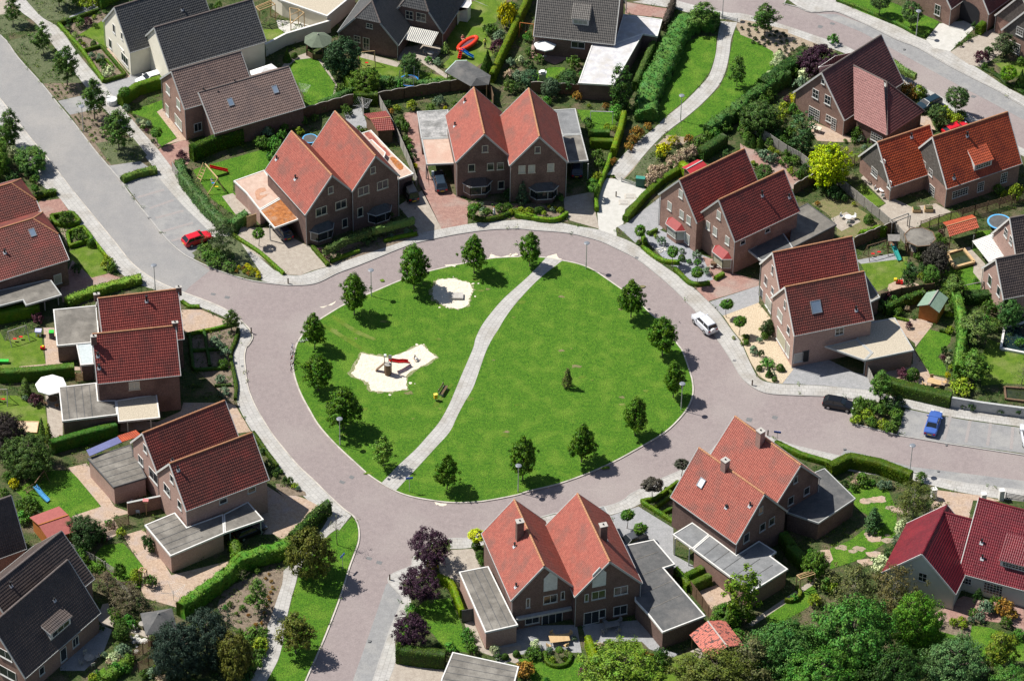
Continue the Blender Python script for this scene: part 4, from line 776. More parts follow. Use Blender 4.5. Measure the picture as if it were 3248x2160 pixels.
S("03 700,280,.8,g 780,310,1.1,d 830,360,1.2,d 740,350,1.0,s 860,380,.6,p 900,260,.7,a 1000,340,.8,y 1240,440,.9,d,1.8 1200,390,.6,d 1260,470,.6,g 680,500,1.0,a 690,560,.8,g 830,640,.9,g 990,660,1.0,g,1.6 840,580,.7,g 1245,740,1.1,g 1130,690,1.0,y 1100,750,.9,y 760,650,.8,g 970,1060,1.0,g 1060,1060,.9,a 1000,1100,1.0,g 1090,1100,.8,a 940,1000,.9,g 1020,1330,1.3,s 950,1380,1.1,w 1000,1390,.8,k 1060,1400,1.0,g 960,1460,1.0,a 1040,1460,.9,a 1300,1470,.7,y 1190,1510,.7,g 1260,1500,.8,s 1340,1560,.9,k 770,1540,.7,y 800,1500,.5,a 870,1350,.5,s 220,120,1.2,g 260,170,1.1,g 190,210,1.1,a 280,100,.9,g 840,1130,.5,d 910,1410,.6,k 1190,930,.8,d")
S("03 1870,960,.5,a 1910,930,.5,g 2010,960,.5,g 2050,890,.5,g 1960,1010,.35,g 1990,1160,.6,g 2130,660,.5,g 2250,740,.3,o 2205,715,.25,o 2230,680,.25,o 2245,830,.3,o 2260,790,.3,o 2230,900,.3,o 2210,940,.3,o 2225,870,.3,o 2060,1020,.3,o 2170,1085,.3,o 2190,1000,.25,o 2120,1100,.35,o 2100,1180,1.5,g,.7 2150,1260,1.4,y,.7 2130,1350,1.4,g,.7 2060,1240,1.3,g,.7 2090,1430,1.3,g,.7 2020,1480,1.2,g,.8 2170,1180,1.2,g,.7 2040,1540,1.2,d,.8")
S("02 115,1290,.8,Y 60,1230,.8,g 300,590,1.2,p,.8 210,580,.5,s 500,970,.5,s 440,980,.5,g 600,950,.5,w 170,1480,1.0,g 240,1440,1.0,g 220,1520,1.0,g 290,1540,.8,s 30,1360,.7,g 500,900,.3,o 1870,210,.9,s,.8 1850,300,1.0,g,.8 1830,430,.9,s,.8 1860,530,.9,s,.7 1780,110,.8,s 1820,150,.8,s 160,880,1.0,g 120,1250,.7,g 0,870,1.2,p")
S("01 545,455,1.35,g 655,595,1.2,g 755,660,.65,b 890,790,.7,y 900,830,1.1,y 930,860,.9,g 155,228,.5,b 1980,860,.4,Y 1960,890,.35,o 2050,850,.5,Y 2030,890,.45,y 2080,870,.5,Y 2120,880,.4,Y 2090,910,.45,y 2140,930,.45,Y 2020,870,.45,o 2060,910,.4,o 2140,905,.4,Y 1700,700,1.2,g,.6 1800,740,1.3,g,.6 1880,760,1.3,d,.6 1780,820,1.2,g,.6 1900,850,1.2,g,.6 1700,760,1.1,g,.5 310,1280,1.0,p 1780,1480,.9,s 1820,1430,.3,s 1900,1400,.3,s 1860,1500,.3,s 640,870,.9,d")
S("11 1810,340,.1,t 1870,350,.6,g 1900,340,.5,s 1910,390,.6,s 1950,400,.8,g 2050,370,.8,g 2110,370,.7,g 2150,400,.6,y 2130,250,.9,d 2230,390,.7,y 2300,390,.7,y 2190,370,.4,p 1900,420,.5,w 560,720,.4,p 620,760,.5,p 720,770,.6,g 1150,600,.5,s 1280,560,.6,s 1310,560,.5,a 1000,600,.9,d 940,640,.9,d 1130,430,.9,d 700,710,.5,g 1350,370,.1,t")
# ---------------------------------------------------------------- hedges
def hedge(s, wd, h, col, label, name='hedge', loose=0.0, closed=False, sm=True, dens=1.0, z=0, pts=None):
    pts = pts or P(s)
    for p in pts: p.z = 0
    if sm: pts = smooth(pts, 3, closed)
    n = max(3, int(sum((b-a).length for a, b in zip(pts[:-1], pts[1:]))/.6)+1)
    pts, Ln = resample(pts+([pts[0]] if closed else []), n)
    hedge.k += 1; rs = np.random.default_rng(900+hedge.k); r = random.Random(hedge.k)
    prof = [(-.5, 0), (-.5, .55), (-.46, .93), (-.3, 1.0), (.3, 1.0), (.46, .93), (.5, .55), (.5, 0)]
    V = []; F = []; C = []; N_ = []; org = pts[0].copy()
    for i, p in enumerate(pts):
        d = (pts[min(i+1, n-1)]-pts[max(i-1, 0)]).normalized(); nr = Vector((-d.y, d.x, 0))
        for (u, v) in prof:
            q = p-org+nr*(u*wd*.86*(1+r.uniform(-1, 1)*loose*.6))+Vector((0, 0, z+v*h*(.95+r.uniform(-1, 1)*loose*.5))); V.append(tuple(q))
    m = len(prof)
    for i in range(n-1):
        for j in range(m-1): F.append((i*m+j, i*m+j+1, (i+1)*m+j+1, (i+1)*m+j))
    F.append(tuple(range(m))); F.append(tuple(range((n-1)*m+m-1, (n-1)*m-1, -1)))
    VA = np.array(V); leaf = .13+loose*.22
    per = 75*dens*(.13/leaf)**1.6
    for f in F:
        q = VA[list(f)]; 
        if len(f) == 4:
            A = np.linalg.norm(np.cross(q[1]-q[0], q[3]-q[0])); nl = rs.poisson(A*per)
            if not nl: continue
            u, v = rs.random((nl, 1)), rs.random((nl, 1)); c = (q[0]*(1-u)+q[1]*u)*(1-v)+(q[3]*(1-u)+q[2]*u)*v
            nv = np.cross(q[3]-q[0], q[1]-q[0]); nv = nv/(np.linalg.norm(nv)+1e-9)
        else:
            lo, hi = q.min(0), q.max(0); A = wd*h; nl = rs.poisson(A*per); u = rs.random((nl, 1)); w_ = rs.random((nl, 1))
            c = q[0]*(1-u)+q[-1]*u; c[:, 2] = lo[2]+(hi[2]-lo[2])*w_[:, 0]; e = (pts[1]-pts[0]).normalized() if f[0] == 0 else (pts[-2]-pts[-1]).normalized(); nv = -np.array(e)
        ctr = np.array(pts[min(n-1, f[0]//m)]-org)+np.array([0, 0, h/2])
        if np.dot(q.mean(0)-ctr, nv) < 0: nv = -nv
        off = rs.uniform(-.01, .07+loose*.5, (nl, 1)); C.append(c+nv*off); N_.append(np.repeat(nv[None], nl, 0))
    me = leafmesh('hedge', np.vstack(C), np.vstack(N_)+np.array([0, 0, .25]), leaf, rs, extra=(V, F), jit=.45+loose)
    o = obj(name, me, None); o.location = org; o.color = (*col, 1); tag(o, label, 'hedge', auto=True); return o
hedge.k = 0
HG = (.065, .115, .015); HD = (.04, .08, .014); HY = (.11, .16, .02)
hedge("00 485,215 680,430 860,690", .5, .7, HG, 'long low clipped hedge along the pavement by the white house', sm=False)
hedge("00 860,690 1045,635 840,395 700,435", .5, .6, HG, 'low clipped hedge round the rose bed by the white house', sm=False)
hedge("00 500,215 820,100", .5, .7, HG, 'low clipped hedge running back from the pavement', sm=False)
hedge("00 795,520 880,500 940,570 850,580", .4, .4, HG, 'tiny clipped hedge round the middle of the rose bed', sm=False)
hedge("00 825,70 1040,-40", 1.2, 2.2, HD, 'tall dark hedge at the top left behind the white house', sm=False)
hedge("00 1000,880 1140,780 1340,720", 1.3, 1.9, HG, 'tall clipped hedge behind the white car', sm=False)
hedge("00 1590,1330 1800,1240 2010,1180", 1.4, 2.6, (.05, .11, .012), 'tall clipped hedge beside the brown roofed house', sm=False)
hedge("00 1990,520 2200,450", 1.3, 2.2, HG, 'clipped hedge below the charcoal roof and garden wall', sm=False)
hedge("00 1015,1510 1150,1460 1300,1430", 1.2, .9, (.05, .08, .018), 'short loose hedge at the head of the parking bays', loose=.25)
hedge("01 1490,40 1530,170 1640,310 1740,430 1880,570", 1.5, 1.7, (.06, .11, .035), 'long leafy hedge beside the wooden swing set', loose=.3)
hedge("01 1900,560 2040,470", 1.4, 1.6, (.05, .10, .03), 'leafy hedge piece beside the wooden gate', loose=.3)
hedge("01 1930,600 2150,740 2352,920", .5, .5, HG, 'thin low hedge between driveway and pavement', sm=False)
hedge("11 500,700 630,850", .55, .55, HG, 'short low hedge on the right side of the driveway', sm=False)
hedge("11 650,820 840,745 890,730", .5, .5, HG, 'low hedge in front of the left trained trees', sm=False)
hedge("11 1090,650 1200,620 1365,590", .5, .5, HG, 'low hedge in front of the right trained trees', sm=False)
hedge("11 1790,435 1900,478 2000,470 2100,440 2200,400", .6, .7, HG, 'curved low hedge before the left bay window of the northern pair')
hedge("11 2180,440 2260,455 2352,460 21 60,410 130,430 260,470 430,480 520,425", .6, .7, HG, 'curved low hedge before the right bay window of the northern pair')
hedge("20 2100,1150", 1, 1, HG, 'x', pts=[G(21, 1000, 480), G(21, 1150, 300), G(21, 1300, 160), G(21, 1470, 60)], sm=False).__setitem__('label', 'tall clipped hedge beside the pale path entrance')
hedge("21 1460,60 1530,110", 1.2, 1.8, HY, 'short yellow green hedge by the small red roof', sm=False)
hedge("21 1145,610 1170,680", .6, .7, HG, 'short clipped hedge beside the left bay garden of the eastern pair', sm=False)
hedge("21 1195,595 1265,560", .5, .6, HG, 'short thick hedge beside the grey driveway of the eastern pair', sm=False)
hedge("21 1145,695 1230,770 1330,820 1450,830", .6, .6, HG, 'curved low hedge along the ring pavement before the eastern pair')
hedge("21 1410,880 1480,950 1560,1010 1700,1000", .6, .6, HG, 'lower curved hedge along the ring pavement before the eastern pair')
hedge("21 1745,965 1815,925", .7, .6, HG, 'short thick hedge beside the right bay of the eastern pair', sm=False)
hedge("20 720,1560 830,1320 880,1290", .6, .9, HG, 'narrow hedge along the left edge of the pale path', pts=[G(21, 765, 400), G(21, 760, 300), G(21, 800, 170), G(21, 850, 50), G(20, 880, 1310)])
hedge("20 900,1300 960,1120 990,990", .9, 1.6, HY, 'yellow green hedge above the pale path entrance', sm=False)
hedge("20 700,1140 870,1140", 1.0, 1.3, HD, 'upper clipped hedge below the football goal', sm=False)
hedge("20 710,1220 900,1225", 1.0, 1.5, HG, 'lower clipped hedge below the football goal', sm=False)
hedge("20 1180,1010 1170,900 1230,740 1330,560 1400,380 1500,250 1640,220 1760,240", 3.4, 2.0, (.045, .10, .025), 'broad laurel hedge left of the winding path lawn', loose=.45, dens=.8)
hedge("20 1080,760 1150,600 1250,380", .9, 1.8, (.07, .12, .03), 'narrow trimmed hedge right of the pale flat roof', loose=.12)
hedge("20 1320,260 1400,60", .9, 1.7, (.05, .04, .03), 'narrow dark brown hedge beside the north driveway', loose=.2)
hedge("20 10,470 80,260 160,80 220,-60 10 1990,720", .9, 2.0, HY, 'x', pts=[G(10, 1985, 690), G(10, 2080, 480), G(10, 2180, 270), G(10, 2280, 60), G(10, 2330, -60)], sm=False).__setitem__('label', 'long straight yellow green hedge between the northern gardens')
hedge("20 1620,1330 1820,1200", 1.6, 1.9, (.045, .09, .02), 'clipped hedge behind the small red roof', sm=False)
hedge("20 1680,1130 1850,1030 2060,860 2340,690", 1.7, 2.2, (.04, .085, .022), 'long loose hedge along the right side of the path lawn', loose=.4)
hedge("30 170,790 300,690 430,600 520,560", 2.2, 2.4, (.035, .08, .018), 'thick hedge below the white flowering bushes', loose=.35)
hedge("10 750,560 790,700 830,830", .9, 1.8, HG, 'thin upright hedge between the northern gardens', loose=.2)
hedge("10 560,930 700,870 840,810", 1.1, 1.8, (.05, .11, .03), 'leafy hedge along the wavy fence', loose=.25)
hedge("10 845,860 1040,860", 1.3, 2.0, HG, 'clipped hedge above the rotary clothes drier', sm=False)
hedge("10 1060,700 1250,720 1450,730 1640,720", 1.1, 1.3, (.05, .10, .03), 'leafy hedge behind the brown wavy fence', loose=.4)
hedge("10 5,440 110,420", 1.2, 1.6, HG, 'hedge corner beside the cream garden wall', sm=False)
hedge("30 800,10 1000,80 1160,150 1330,220 1460,290 1530,310", .6, .5, HD, 'low dark hedge along the top right pavement')
hedge("30 1970,290 2060,210 2180,150", 1.2, 1.6, HG, 'clipped hedge beside the arched passage house')
hedge("30 2010,570 2150,650 2200,700 2352,780", .7, .4, HD, 'low dark border along the far right pavement')
hedge("31 1200,600 1100,610 980,660", .6, 1.9, HG, 'climber covered fence top beside the play set', loose=.3)
hedge("31 1760,1130 1820,1300 1830,1568 32 1820,200 1800,420", 1.3, 2.4, (.05, .10, .02), 'tall hedge between the eastern gardens', loose=.25)
hedge("31 1840,1150 2000,1150 2352,1170", 1.2, 1.9, (.045, .095, .022), 'hedge across the top of the eastern pond garden', loose=.3)
hedge("31 1190,1250 1290,1210 1400,1160 1520,1120", 1.0, 1.6, (.055, .11, .02), 'hedge behind the green roofed shed', loose=.2)
hedge("31 1270,1280 1400,1310", .35, .4, HG, 'tiny hedge left of the green roofed shed', sm=False)
hedge("31 1650,1390 1750,1410", .35, .4, HD, 'tiny hedge below the green roofed shed', sm=False)
hedge("32 1125,480 1400,560 1740,640", 1.7, 1.9, (.05, .09, .015), 'long clipped hedge behind the willow shrubs', sm=False)
hedge("32 290,970 500,1070 740,1140", .8, .8, (.06, .11, .015), 'low hedge between pavement and rear red roof', sm=False)
hedge("32 730,1225 900,1140 1150,1190 1410,1290", 1.4, 2.0, (.06, .10, .012), 'tall clipped hedge at the bend of the eastern road', sm=False)
hedge("22 1140,1450 1300,1370 1440,1290", .5, .6, HG, 'x', pts=[G(23, 1400, 260), G(23, 1130, 90), G(22, 1250, 1430), G(22, 1440, 1290)], sm=False).__setitem__('label', 'clipped border hedge of the corner front garden')
hedge("23 1250,140 1380,50", .5, .5, HG, 'inner clipped hedge of the corner front garden', sm=False)
hedge("23 1310,190 1400,140", .5, .5, HG, 'second inner clipped hedge of the corner front garden', sm=False)
hedge("22 1330,1340 1420,1400", .4, .5, HG, 'short cross hedge of the corner front garden', sm=False)
hedge("33 470,800 500,860 430,910 370,910", .5, .6, (.08, .11, .02), 'wavy low hedge on the lawn of the southeast garden')
hedge("33 410,520 530,640", 1.6, 1.9, HD, 'dark hedge between the grey flat roofs and the lawn', sm=False)
hedge("33 350,420 430,530", 1.4, 1.9, HD, 'x', sm=False).__setitem__('label', 'dark hedge in the shadow behind the southeast pair')
hedge("23 1420,690 1480,760 1530,830", .8, 1.4, HG, 'hedge along the right side of the dark flat roof', loose=.2)
hedge("23 1480,760 1640,680", 1.0, 1.4, HG, 'upper short hedge beside the brick garage', sm=False)
hedge("23 1530,830 1700,750", 1.1, 1.5, (.06, .10, .015), 'lower short hedge beside the brick garage', sm=False)
hedge("23 690,1280 740,1420 790,1568 820,1680", .9, 2.0, (.14, .2, .02), 'narrow lime green hedge dividing the southern gardens', sm=False)
hedge("23 340,1340 345,1410 400,1450 480,1450 535,1420 550,1350", .5, .5, HG, 'horseshoe shaped clipped hedge in the southern lawn')
hedge("13 1540,750 1640,790 1690,900 1740,1040", .8, 1.4, (.09, .14, .015), 'angled yellow green hedge beside the purple trees')
hedge("13 1200,1390 1400,1420 1600,1440", 1.6, 2.4, (.05, .09, .015), 'thick hedge corner below the purple trees', sm=False)
hedge("13 1330,1010 1230,1260 1215,1380", .9, 1.2, HD, 'dark hedge along the pavement under the purple trees', sm=False)
hedge("13 330,440 470,310 560,220 640,170", 1.2, 1.9, (.055, .11, .02), 'leafy hedge between driveway and south path', loose=.3)
hedge("03 1500,1040 1600,960 1750,850 1900,740 2000,640 2150,590 2352,530 13 280,480", 1.7, 2.2, (.055, .115, .02), 'very long curved leafy hedge beside the brick patio', loose=.3, dens=.8)
hedge("03 1940,480 1980,600", 1.3, 1.8, HG, 'short leafy hedge below the long carport', loose=.3)
hedge("03 1080,1420 980,1500 860,1600", 1.3, 1.3, (.06, .11, .02), 'leafy hedge at the bottom beside the shaded patio', loose=.35)
hedge("02 1975,20 1950,130 1910,220 1930,350 1960,480 1950,600", .45, .5, (.06, .11, .015), 'thin curved hedge along the ring pavement on the west side')
hedge("01 1550,1425 1800,1375 1960,1330", .45, .5, HG, 'low hedge edging the mottled driveway', sm=False)
hedge("02 1570,60 1600,340 1620,360 1890,340", .45, .5, (.03, .07, .012), 'low hedge frame in the shaded front garden', sm=False)
hedge("02 1690,30 1740,330", .4, .5, (.03, .07, .012), 'middle low hedge in the shaded front garden', sm=False)
hedge("02 1600,200 1890,180", .4, .5, (.03, .07, .012), 'cross hedge in the shaded front garden', sm=False)
hedge("02 1780,490 1920,480", .35, .4, (.05, .09, .02), 'short low hedge by the ring pavement west', sm=False)
hedge("01 1510,1150 1570,1195 1655,1195", .5, .5, HG, 'small triangular hedge by the mottled driveway', sm=False)
hedge("02 2100,880 2200,1030 2300,1160", .5, .6, HG, 'low hedge beside the gable of the southwest pair', sm=False)
hedge("02 420,1030 700,950 970,880", 1.2, 2.0, (.028, .07, .012), 'dark clipped hedge north of the patio house', sm=False)
hedge("02 0,440 330,420 520,400 620,390", 1.3, 1.9, (.045, .085, .015), 'clipped hedge behind the big white parasol', sm=False)
hedge("01 -60,1320 120,1280 325,1240", 1.5, 1.9, HG, 'clipped hedge left of the grey garage roof', sm=False)
hedge("01 560,1170 720,1110 900,1050 1050,1010 1170,980", 1.3, 1.2, (.10, .16, .03), 'light green leafy hedge behind the red roofed western pair', loose=.3)
hedge("01 425,450 600,420 670,495 560,530 460,510 425,450", .5, .7, HG, 'upper clipped hexagon hedge beside the left house', sm=False)
hedge("01 560,590 690,540 770,640 580,700 560,590", .5, .7, HG, 'lower clipped hexagon hedge beside the left house', sm=False)
hedge("01 780,650 880,780", .4, .6, HG, 'thin hedge edge of the small front lawn left', sm=False)
hedge("01 220,310 330,280 465,245", .9, .8, HG, 'leafy hedge at the top of the red driveway', loose=.2)
# ================================================================ buildings
m_brick = M('brown_brick', (.12,.078,.068), (.185,.12,.10), sc=5, rough=.9, fine=.22, c3=(.11,.07,.06), sc3=.5)
m_brickp = M('pinkish_sun_tone_brick', (.33,.215,.18), (.41,.28,.235), sc=5, rough=.9, fine=.16, c3=(.32,.21,.18), sc3=.4)  # pinkish copy of the brick; sun-side light painted into its colour
m_brickm = M('mid_brick', (.25,.155,.125), (.32,.205,.165), sc=5, rough=.9, fine=.2, c3=(.22,.135,.11), sc3=.5)
m_render = M('cream_render', (.66,.62,.52), (.72,.68,.58), sc=.8, rough=.9, fine=.03)
m_rgrey = M('pale_render', (.5,.5,.46), (.56,.55,.5), sc=.8, rough=.9)
m_wood = M('dark_weathered_boards', (.09,.08,.07), (.16,.145,.13), sc=3, rough=.9, pat=('pos', .25, 30, .02, (.4,.4,.4), 40))
m_timber = M('timber', (.42,.28,.14), (.52,.37,.2), sc=3, rough=.8)
m_otimber = M('orange_timber', (.33,.11,.025), (.4,.15,.04), sc=3, rough=.7)
m_dtimber = M('brown_timber', (.12,.075,.045), (.18,.115,.07), sc=3, rough=.85)
m_gtimber = M('grey_timber', (.26,.245,.22), (.36,.34,.31), sc=3, rough=.9)
def roofm(n, a, b, c3=None, rough=.55, spec=.35): return M(n, a, b, sc=2.2, rough=rough, spec=spec, fine=.26, c3=c3, sc3=.5)
R_red = roofm('pale_red_roof_tiles', (.255,.066,.048), (.325,.098,.07), (.21,.08,.062))
R_dred = roofm('dark_red_roof_tiles', (.165,.034,.028), (.24,.052,.04), (.13,.036,.03))
R_bred = roofm('brown_red_roof_tiles', (.10,.034,.028), (.165,.048,.035), (.20,.045,.035))
R_brown = roofm('brown_roof_tiles', (.155,.105,.09), (.20,.14,.12), (.14,.10,.09))
R_slate = roofm('charcoal_roof_tiles', (.05,.052,.055), (.085,.085,.085), (.07,.07,.068))
R_dkbr = roofm('dark_brown_roof_tiles', (.06,.045,.04), (.09,.068,.06), (.05,.04,.04))
R_plum = roofm('plum_brown_roof_tiles', (.10,.04,.04), (.145,.058,.055), (.09,.04,.04))
R_plum_lit = roofm('plum_roof_tiles_painted_lit', (.27,.13,.12), (.33,.17,.155))  # paler copy of the plum tiles; sunlight painted into one wing slope
R_orange = roofm('orange_roof_tiles', (.29,.05,.018), (.40,.075,.026), (.23,.04,.018))
R_maroon = roofm('glazed_maroon_roof_tiles', (.10,.010,.016), (.15,.014,.022), (.17,.015,.022), rough=.35, spec=.4)
m_felt = M('grey_roofing_felt', (.12,.112,.10), (.17,.158,.14), sc=1.2, rough=.95, fine=.12, c3=(.23,.215,.19), sc3=.5)
m_felt2 = M('blue_grey_roofing_felt', (.17,.175,.18), (.22,.225,.23), sc=1.2, rough=.95, fine=.1, c3=(.145,.15,.155), sc3=.5)
m_feltb = M('dark_roofing_felt', (.075,.078,.08), (.11,.11,.11), sc=1.2, rough=.95, fine=.12, c3=(.14,.135,.13), sc3=.5)
m_feltw = M('silver_white_roofing', (.42,.42,.45), (.56,.55,.54), sc=1.5, rough=.8, fine=.06, c3=(.42,.40,.38), sc3=.6)
m_feltm = M('streaked_grey_roofing', (.20,.2,.2), (.42,.41,.4), sc=1.6, rough=.9, fine=.2, c3=(.16,.16,.155), sc3=.7)
m_feltp = M('pinkish_gravel_roofing', (.42,.30,.24), (.52,.39,.32), sc=1.5, rough=.95, fine=.1, c3=(.45,.3,.24), sc3=.5)
m_rust = M('rust_coloured_roofing', (.20,.07,.022), (.44,.17,.05), sc=2.2, rough=.9, fine=.3, c3=(.36,.2,.12), sc3=.9)
m_rustd = M('dark_rust_stain', (.22,.06,.045), (.34,.12,.09), sc=2.5, rough=.9, fine=.2)
m_rustb = M('brown_stain', (.38,.2,.13), (.46,.27,.18), sc=2.5, rough=.9, fine=.2)
m_ygrav = M('tan_gravel_roofing', (.37,.32,.25), (.47,.42,.33), sc=6, rough=1, fine=.22)
m_trim = simple('white_trim', (.70, .69, .66), .5)
m_gtrim = simple('grey_trim', (.42, .43, .42), .6)
m_dtrim = simple('dark_trim', (.1, .1, .105), .6)
m_cream = simple('cream_trim', (.62, .58, .46), .6)
m_ridge = M('ochre_ridge_tiles', (.34,.15,.075), (.42,.22,.12), sc=4, rough=.7, fine=.15)
m_ridged = M('dark_ridge_tiles', (.12,.1,.09), (.17,.14,.13), sc=4, rough=.7)
m_zinc = simple('zinc', (.36, .38, .40), .45, metal=.4)
m_lead = simple('lead_flashing', (.45, .46, .48), .5)
m_black = simple('black_plastic', (.02, .02, .022), .5)
m_glass = M('window_glass', (.014,.019,.024), (.03,.036,.042), sc=.8, rough=.12, spec=.6)
m_blind = M('window_glass_with_blind', (.30,.31,.27), (.38,.39,.35), sc=1.5, rough=.2, spec=.5)
m_shade = simple('beige_roller_shade', (.42, .40, .29), .9)
m_panel = simple('white_cladding', (.62, .64, .62), .6)
def tiles(mb, A, B, C_, D, pitch=.27, course=.36, mi=0):
    """pantile courses on the slope A-B (eaves) to D-C (ridge), as real stepped geometry"""
    A, B, C_, D = map(Vector, (A, B, C_, D)); u = (B-A); 
    if u.length < .01: u = (C_-D)
    u.normalize(); nrm = u.cross(((D+C_)/2-(A+B)/2)).normalized()
    if nrm.z < 0: nrm = -nrm
    slope = ((D+C_)/2-(A+B)/2).length; n = max(2, round(slope/course)); o = A
    smin = min((p-o).dot(u) for p in (A, B, C_, D)); smax = max((p-o).dot(u) for p in (A, B, C_, D))
    ss = []; s = smin; k = 0; st = pitch/3; hh = (0, .04, .022)
    while s < smax: ss.append((s, hh[k % 3])); s += st; k += 1
    ss.append((smax, 0))
    vs = []; fs = []; prev = None
    for i in range(n):
        rows = []
        for v, lift in ((i/n, .065), ((i+1)/n+.0, .015)):
            l_ = A.lerp(D, v); r_ = B.lerp(C_, v); a = (l_-o).dot(u); b = (r_-o).dot(u)
            base = l_-u*a; idx = []
            for s, h in ss:
                q = min(max(s, a), b); idx.append(len(vs)); vs.append(base+u*q+nrm*(lift+h))
            rows.append(idx)
        m = len(ss)
        for j in range(m-1):
            if (vs[rows[0][j]]-vs[rows[0][j+1]]).length < 1e-4 and (vs[rows[1][j]]-vs[rows[1][j+1]]).length < 1e-4: continue
            fs.append((rows[0][j], rows[0][j+1], rows[1][j+1], rows[1][j]))
            if prev: fs.append((prev[j], prev[j+1], rows[0][j+1], rows[0][j]))
        prev = rows[1]
    mb.add(vs, fs, mi)
def slab(mb, pts, th, mi=0):
    pts = [Vector(p) for p in pts]; n = len(pts); nr = (pts[1]-pts[0]).cross(pts[2]-pts[0]).normalized()
    if nr.z < 0: pts.reverse(); nr = -nr
    vs = pts+[p-nr*th for p in pts]
    mb.add(vs, [tuple(range(n)), tuple(range(2*n-1, n-1, -1))]+[(i, i+n, (i+1) % n+n, (i+1) % n) for i in range(n)], mi)
class House:
    def __init__(s, name, label, c, cat='house'):
        s.o = Vector((c[0], c[1], 0)); s.root = empty(name, s.o); tag(s.root, label, cat); s.g = {}
    def part(s, name, mb, mats, parent=None, label=None):
        if isinstance(mb, MB):
            if parent is None: mb.v = [tuple(Vector(v)-s.o) for v in mb.v]
            else: mb.v = [tuple(Vector(v)-s.o) for v in mb.v]
            o = mb.build(name, mats, parent or s.root)
        if label: o['label'] = label
        return o
    def gable(s, key, prm, roof, wall, trim=None, ridge=None, gut=None, hip0=0, hip1=0, clad=None, wallz=0, sides='LR'):
        cx, cy, deg, w, l, ze, zr = prm; th = math.radians(deg); c, sn = math.cos(th), math.sin(th)
        f = lambda x, y, z: Vector((cx+c*x-sn*y, cy+sn*x+c*y, z))
        SOLID.append([tuple(f(a*w/2, c_*l/2, 0)) for a, c_ in ((-1, -1), (1, -1), (1, 1), (-1, 1))])
        k = (zr-ze)/(w/2); s.g[key] = (f, w, l, ze, zr, k)
        wx, y0, y1 = w/2-.22, -l/2+.16, l/2-.16; zt = ze+.22*k-.13; za = zr-.15
        b = MB()
        def end(y, hip):
            if not hip: return [(-wx, y, wallz), (wx, y, wallz), (wx, y, zt), (0, y, za), (-wx, y, zt)]
            zh = zr-hip*(zr-ze)-.12; xh = (zr-zh-.12)/k-.02
            return [(-wx, y, wallz), (wx, y, wallz), (wx, y, zt), (xh, y, zh), (-xh, y, zh), (-wx, y, zt)]
        e0, e1 = end(y0, hip0), end(y1, hip1)
        b.add([f(*p) for p in e0], [tuple(range(len(e0)))]); b.add([f(*p) for p in e1], [tuple(range(len(e1)))[::-1]])
        for x in (-wx, wx): b.add([f(x, y0, wallz), f(x, y1, wallz), f(x, y1, zt), f(x, y0, zt)], [(0, 1, 2, 3)])
        s.part('wall', b, wall)
        r = MB(); r.f  # roof
        # ridge ends and slopes (half hips shorten the ridge)
        d0 = hip0*(zr-ze)/k*.9 if hip0 else 0; d1 = hip1*(zr-ze)/k*.9 if hip1 else 0
        R0, R1 = (0, -l/2+d0, zr), (0, l/2-d1, zr)
        for sx in (-1, 1):
            E0, E1 = (sx*w/2, -l/2, ze), (sx*w/2, l/2, ze); zz = [E0]
            poly = [E0, E1]
            if hip1: h = hip1; H1 = (sx*w/2*h, l/2, zr-h*(zr-ze)); poly.append(H1)
            poly.append(R1); poly.append(R0)
            if hip0: h = hip0; H0 = (sx*w/2*h, -l/2, zr-h*(zr-ze)); poly.append(H0)
            slab(r, [f(*p) for p in poly], .1, 1)
            if not (hip0 or hip1): tiles(r, f(*E0), f(*E1), f(*R1), f(*R0))
            else:
                hm = max(hip0, hip1); zc = zr-hm*(zr-ze); xc = sx*w/2*hm
                tiles(r, f(*E0), f(*E1), f(xc, l/2, zc), f(xc, -l/2, zc))
                tiles(r, f(xc, -l/2 if hip0 else -l/2, zc), f(xc, l/2, zc), f(*R1), f(*R0))
        for hp, y, Rr in ((hip0, -l/2, R0), (hip1, l/2, R1)):
            if hp:
                A = (-w/2*hp, y, zr-hp*(zr-ze)); B = (w/2*hp, y, zr-hp*(zr-ze))
                slab(r, [f(*A), f(*B), f(*Rr)], .1, 1); tiles(r, f(*A), f(*B), f(*Rr), f(*Rr))
        ro = s.part('roof', r, [roof, trim or m_gtrim]); s.g[key] += (ro,)
        b = MB(); n = int((Vector(R1)-Vector(R0)).length/.38)
        for i in range(n):
            a, q = Vector(R0).lerp(Vector(R1), i/n), Vector(R0).lerp(Vector(R1), (i+1.06)/n if i < n-1 else 1)
            b.tube(f(a.x, a.y, a.z+.02), f(q.x, q.y, q.z+.02), .15, .125, n=8)
        for hp, y, Rr in ((hip0, -l/2, R0), (hip1, l/2, R1)):
            if hp:
                for sx in (-1, 1):
                    A = Vector(f(sx*w/2*hp, y, zr-hp*(zr-ze)+.05)); q = f(*Rr); nn_ = 7
                    for i in range(nn_): b.tube(A.lerp(q, i/nn_), A.lerp(q, (i+1.05)/nn_), .13, .11, n=7)
        s.part('ridge_cap', b, ridge or m_ridge, ro)
        if trim:
            for y, e, hp in ((-l/2-.03, 0, hip0), (l/2+.03, 1, hip1)):
                for sx in (-1, 1):
                    b = MB()
                    hi = f(sx*w/2*hp, y, zr-hp*(zr-ze)-.06) if hp else f(0, y, zr-.06)
                    b.bar(f(sx*(w/2+.03), y, ze-.08), hi, .09, .24); s.part('fascia', b, trim, ro)
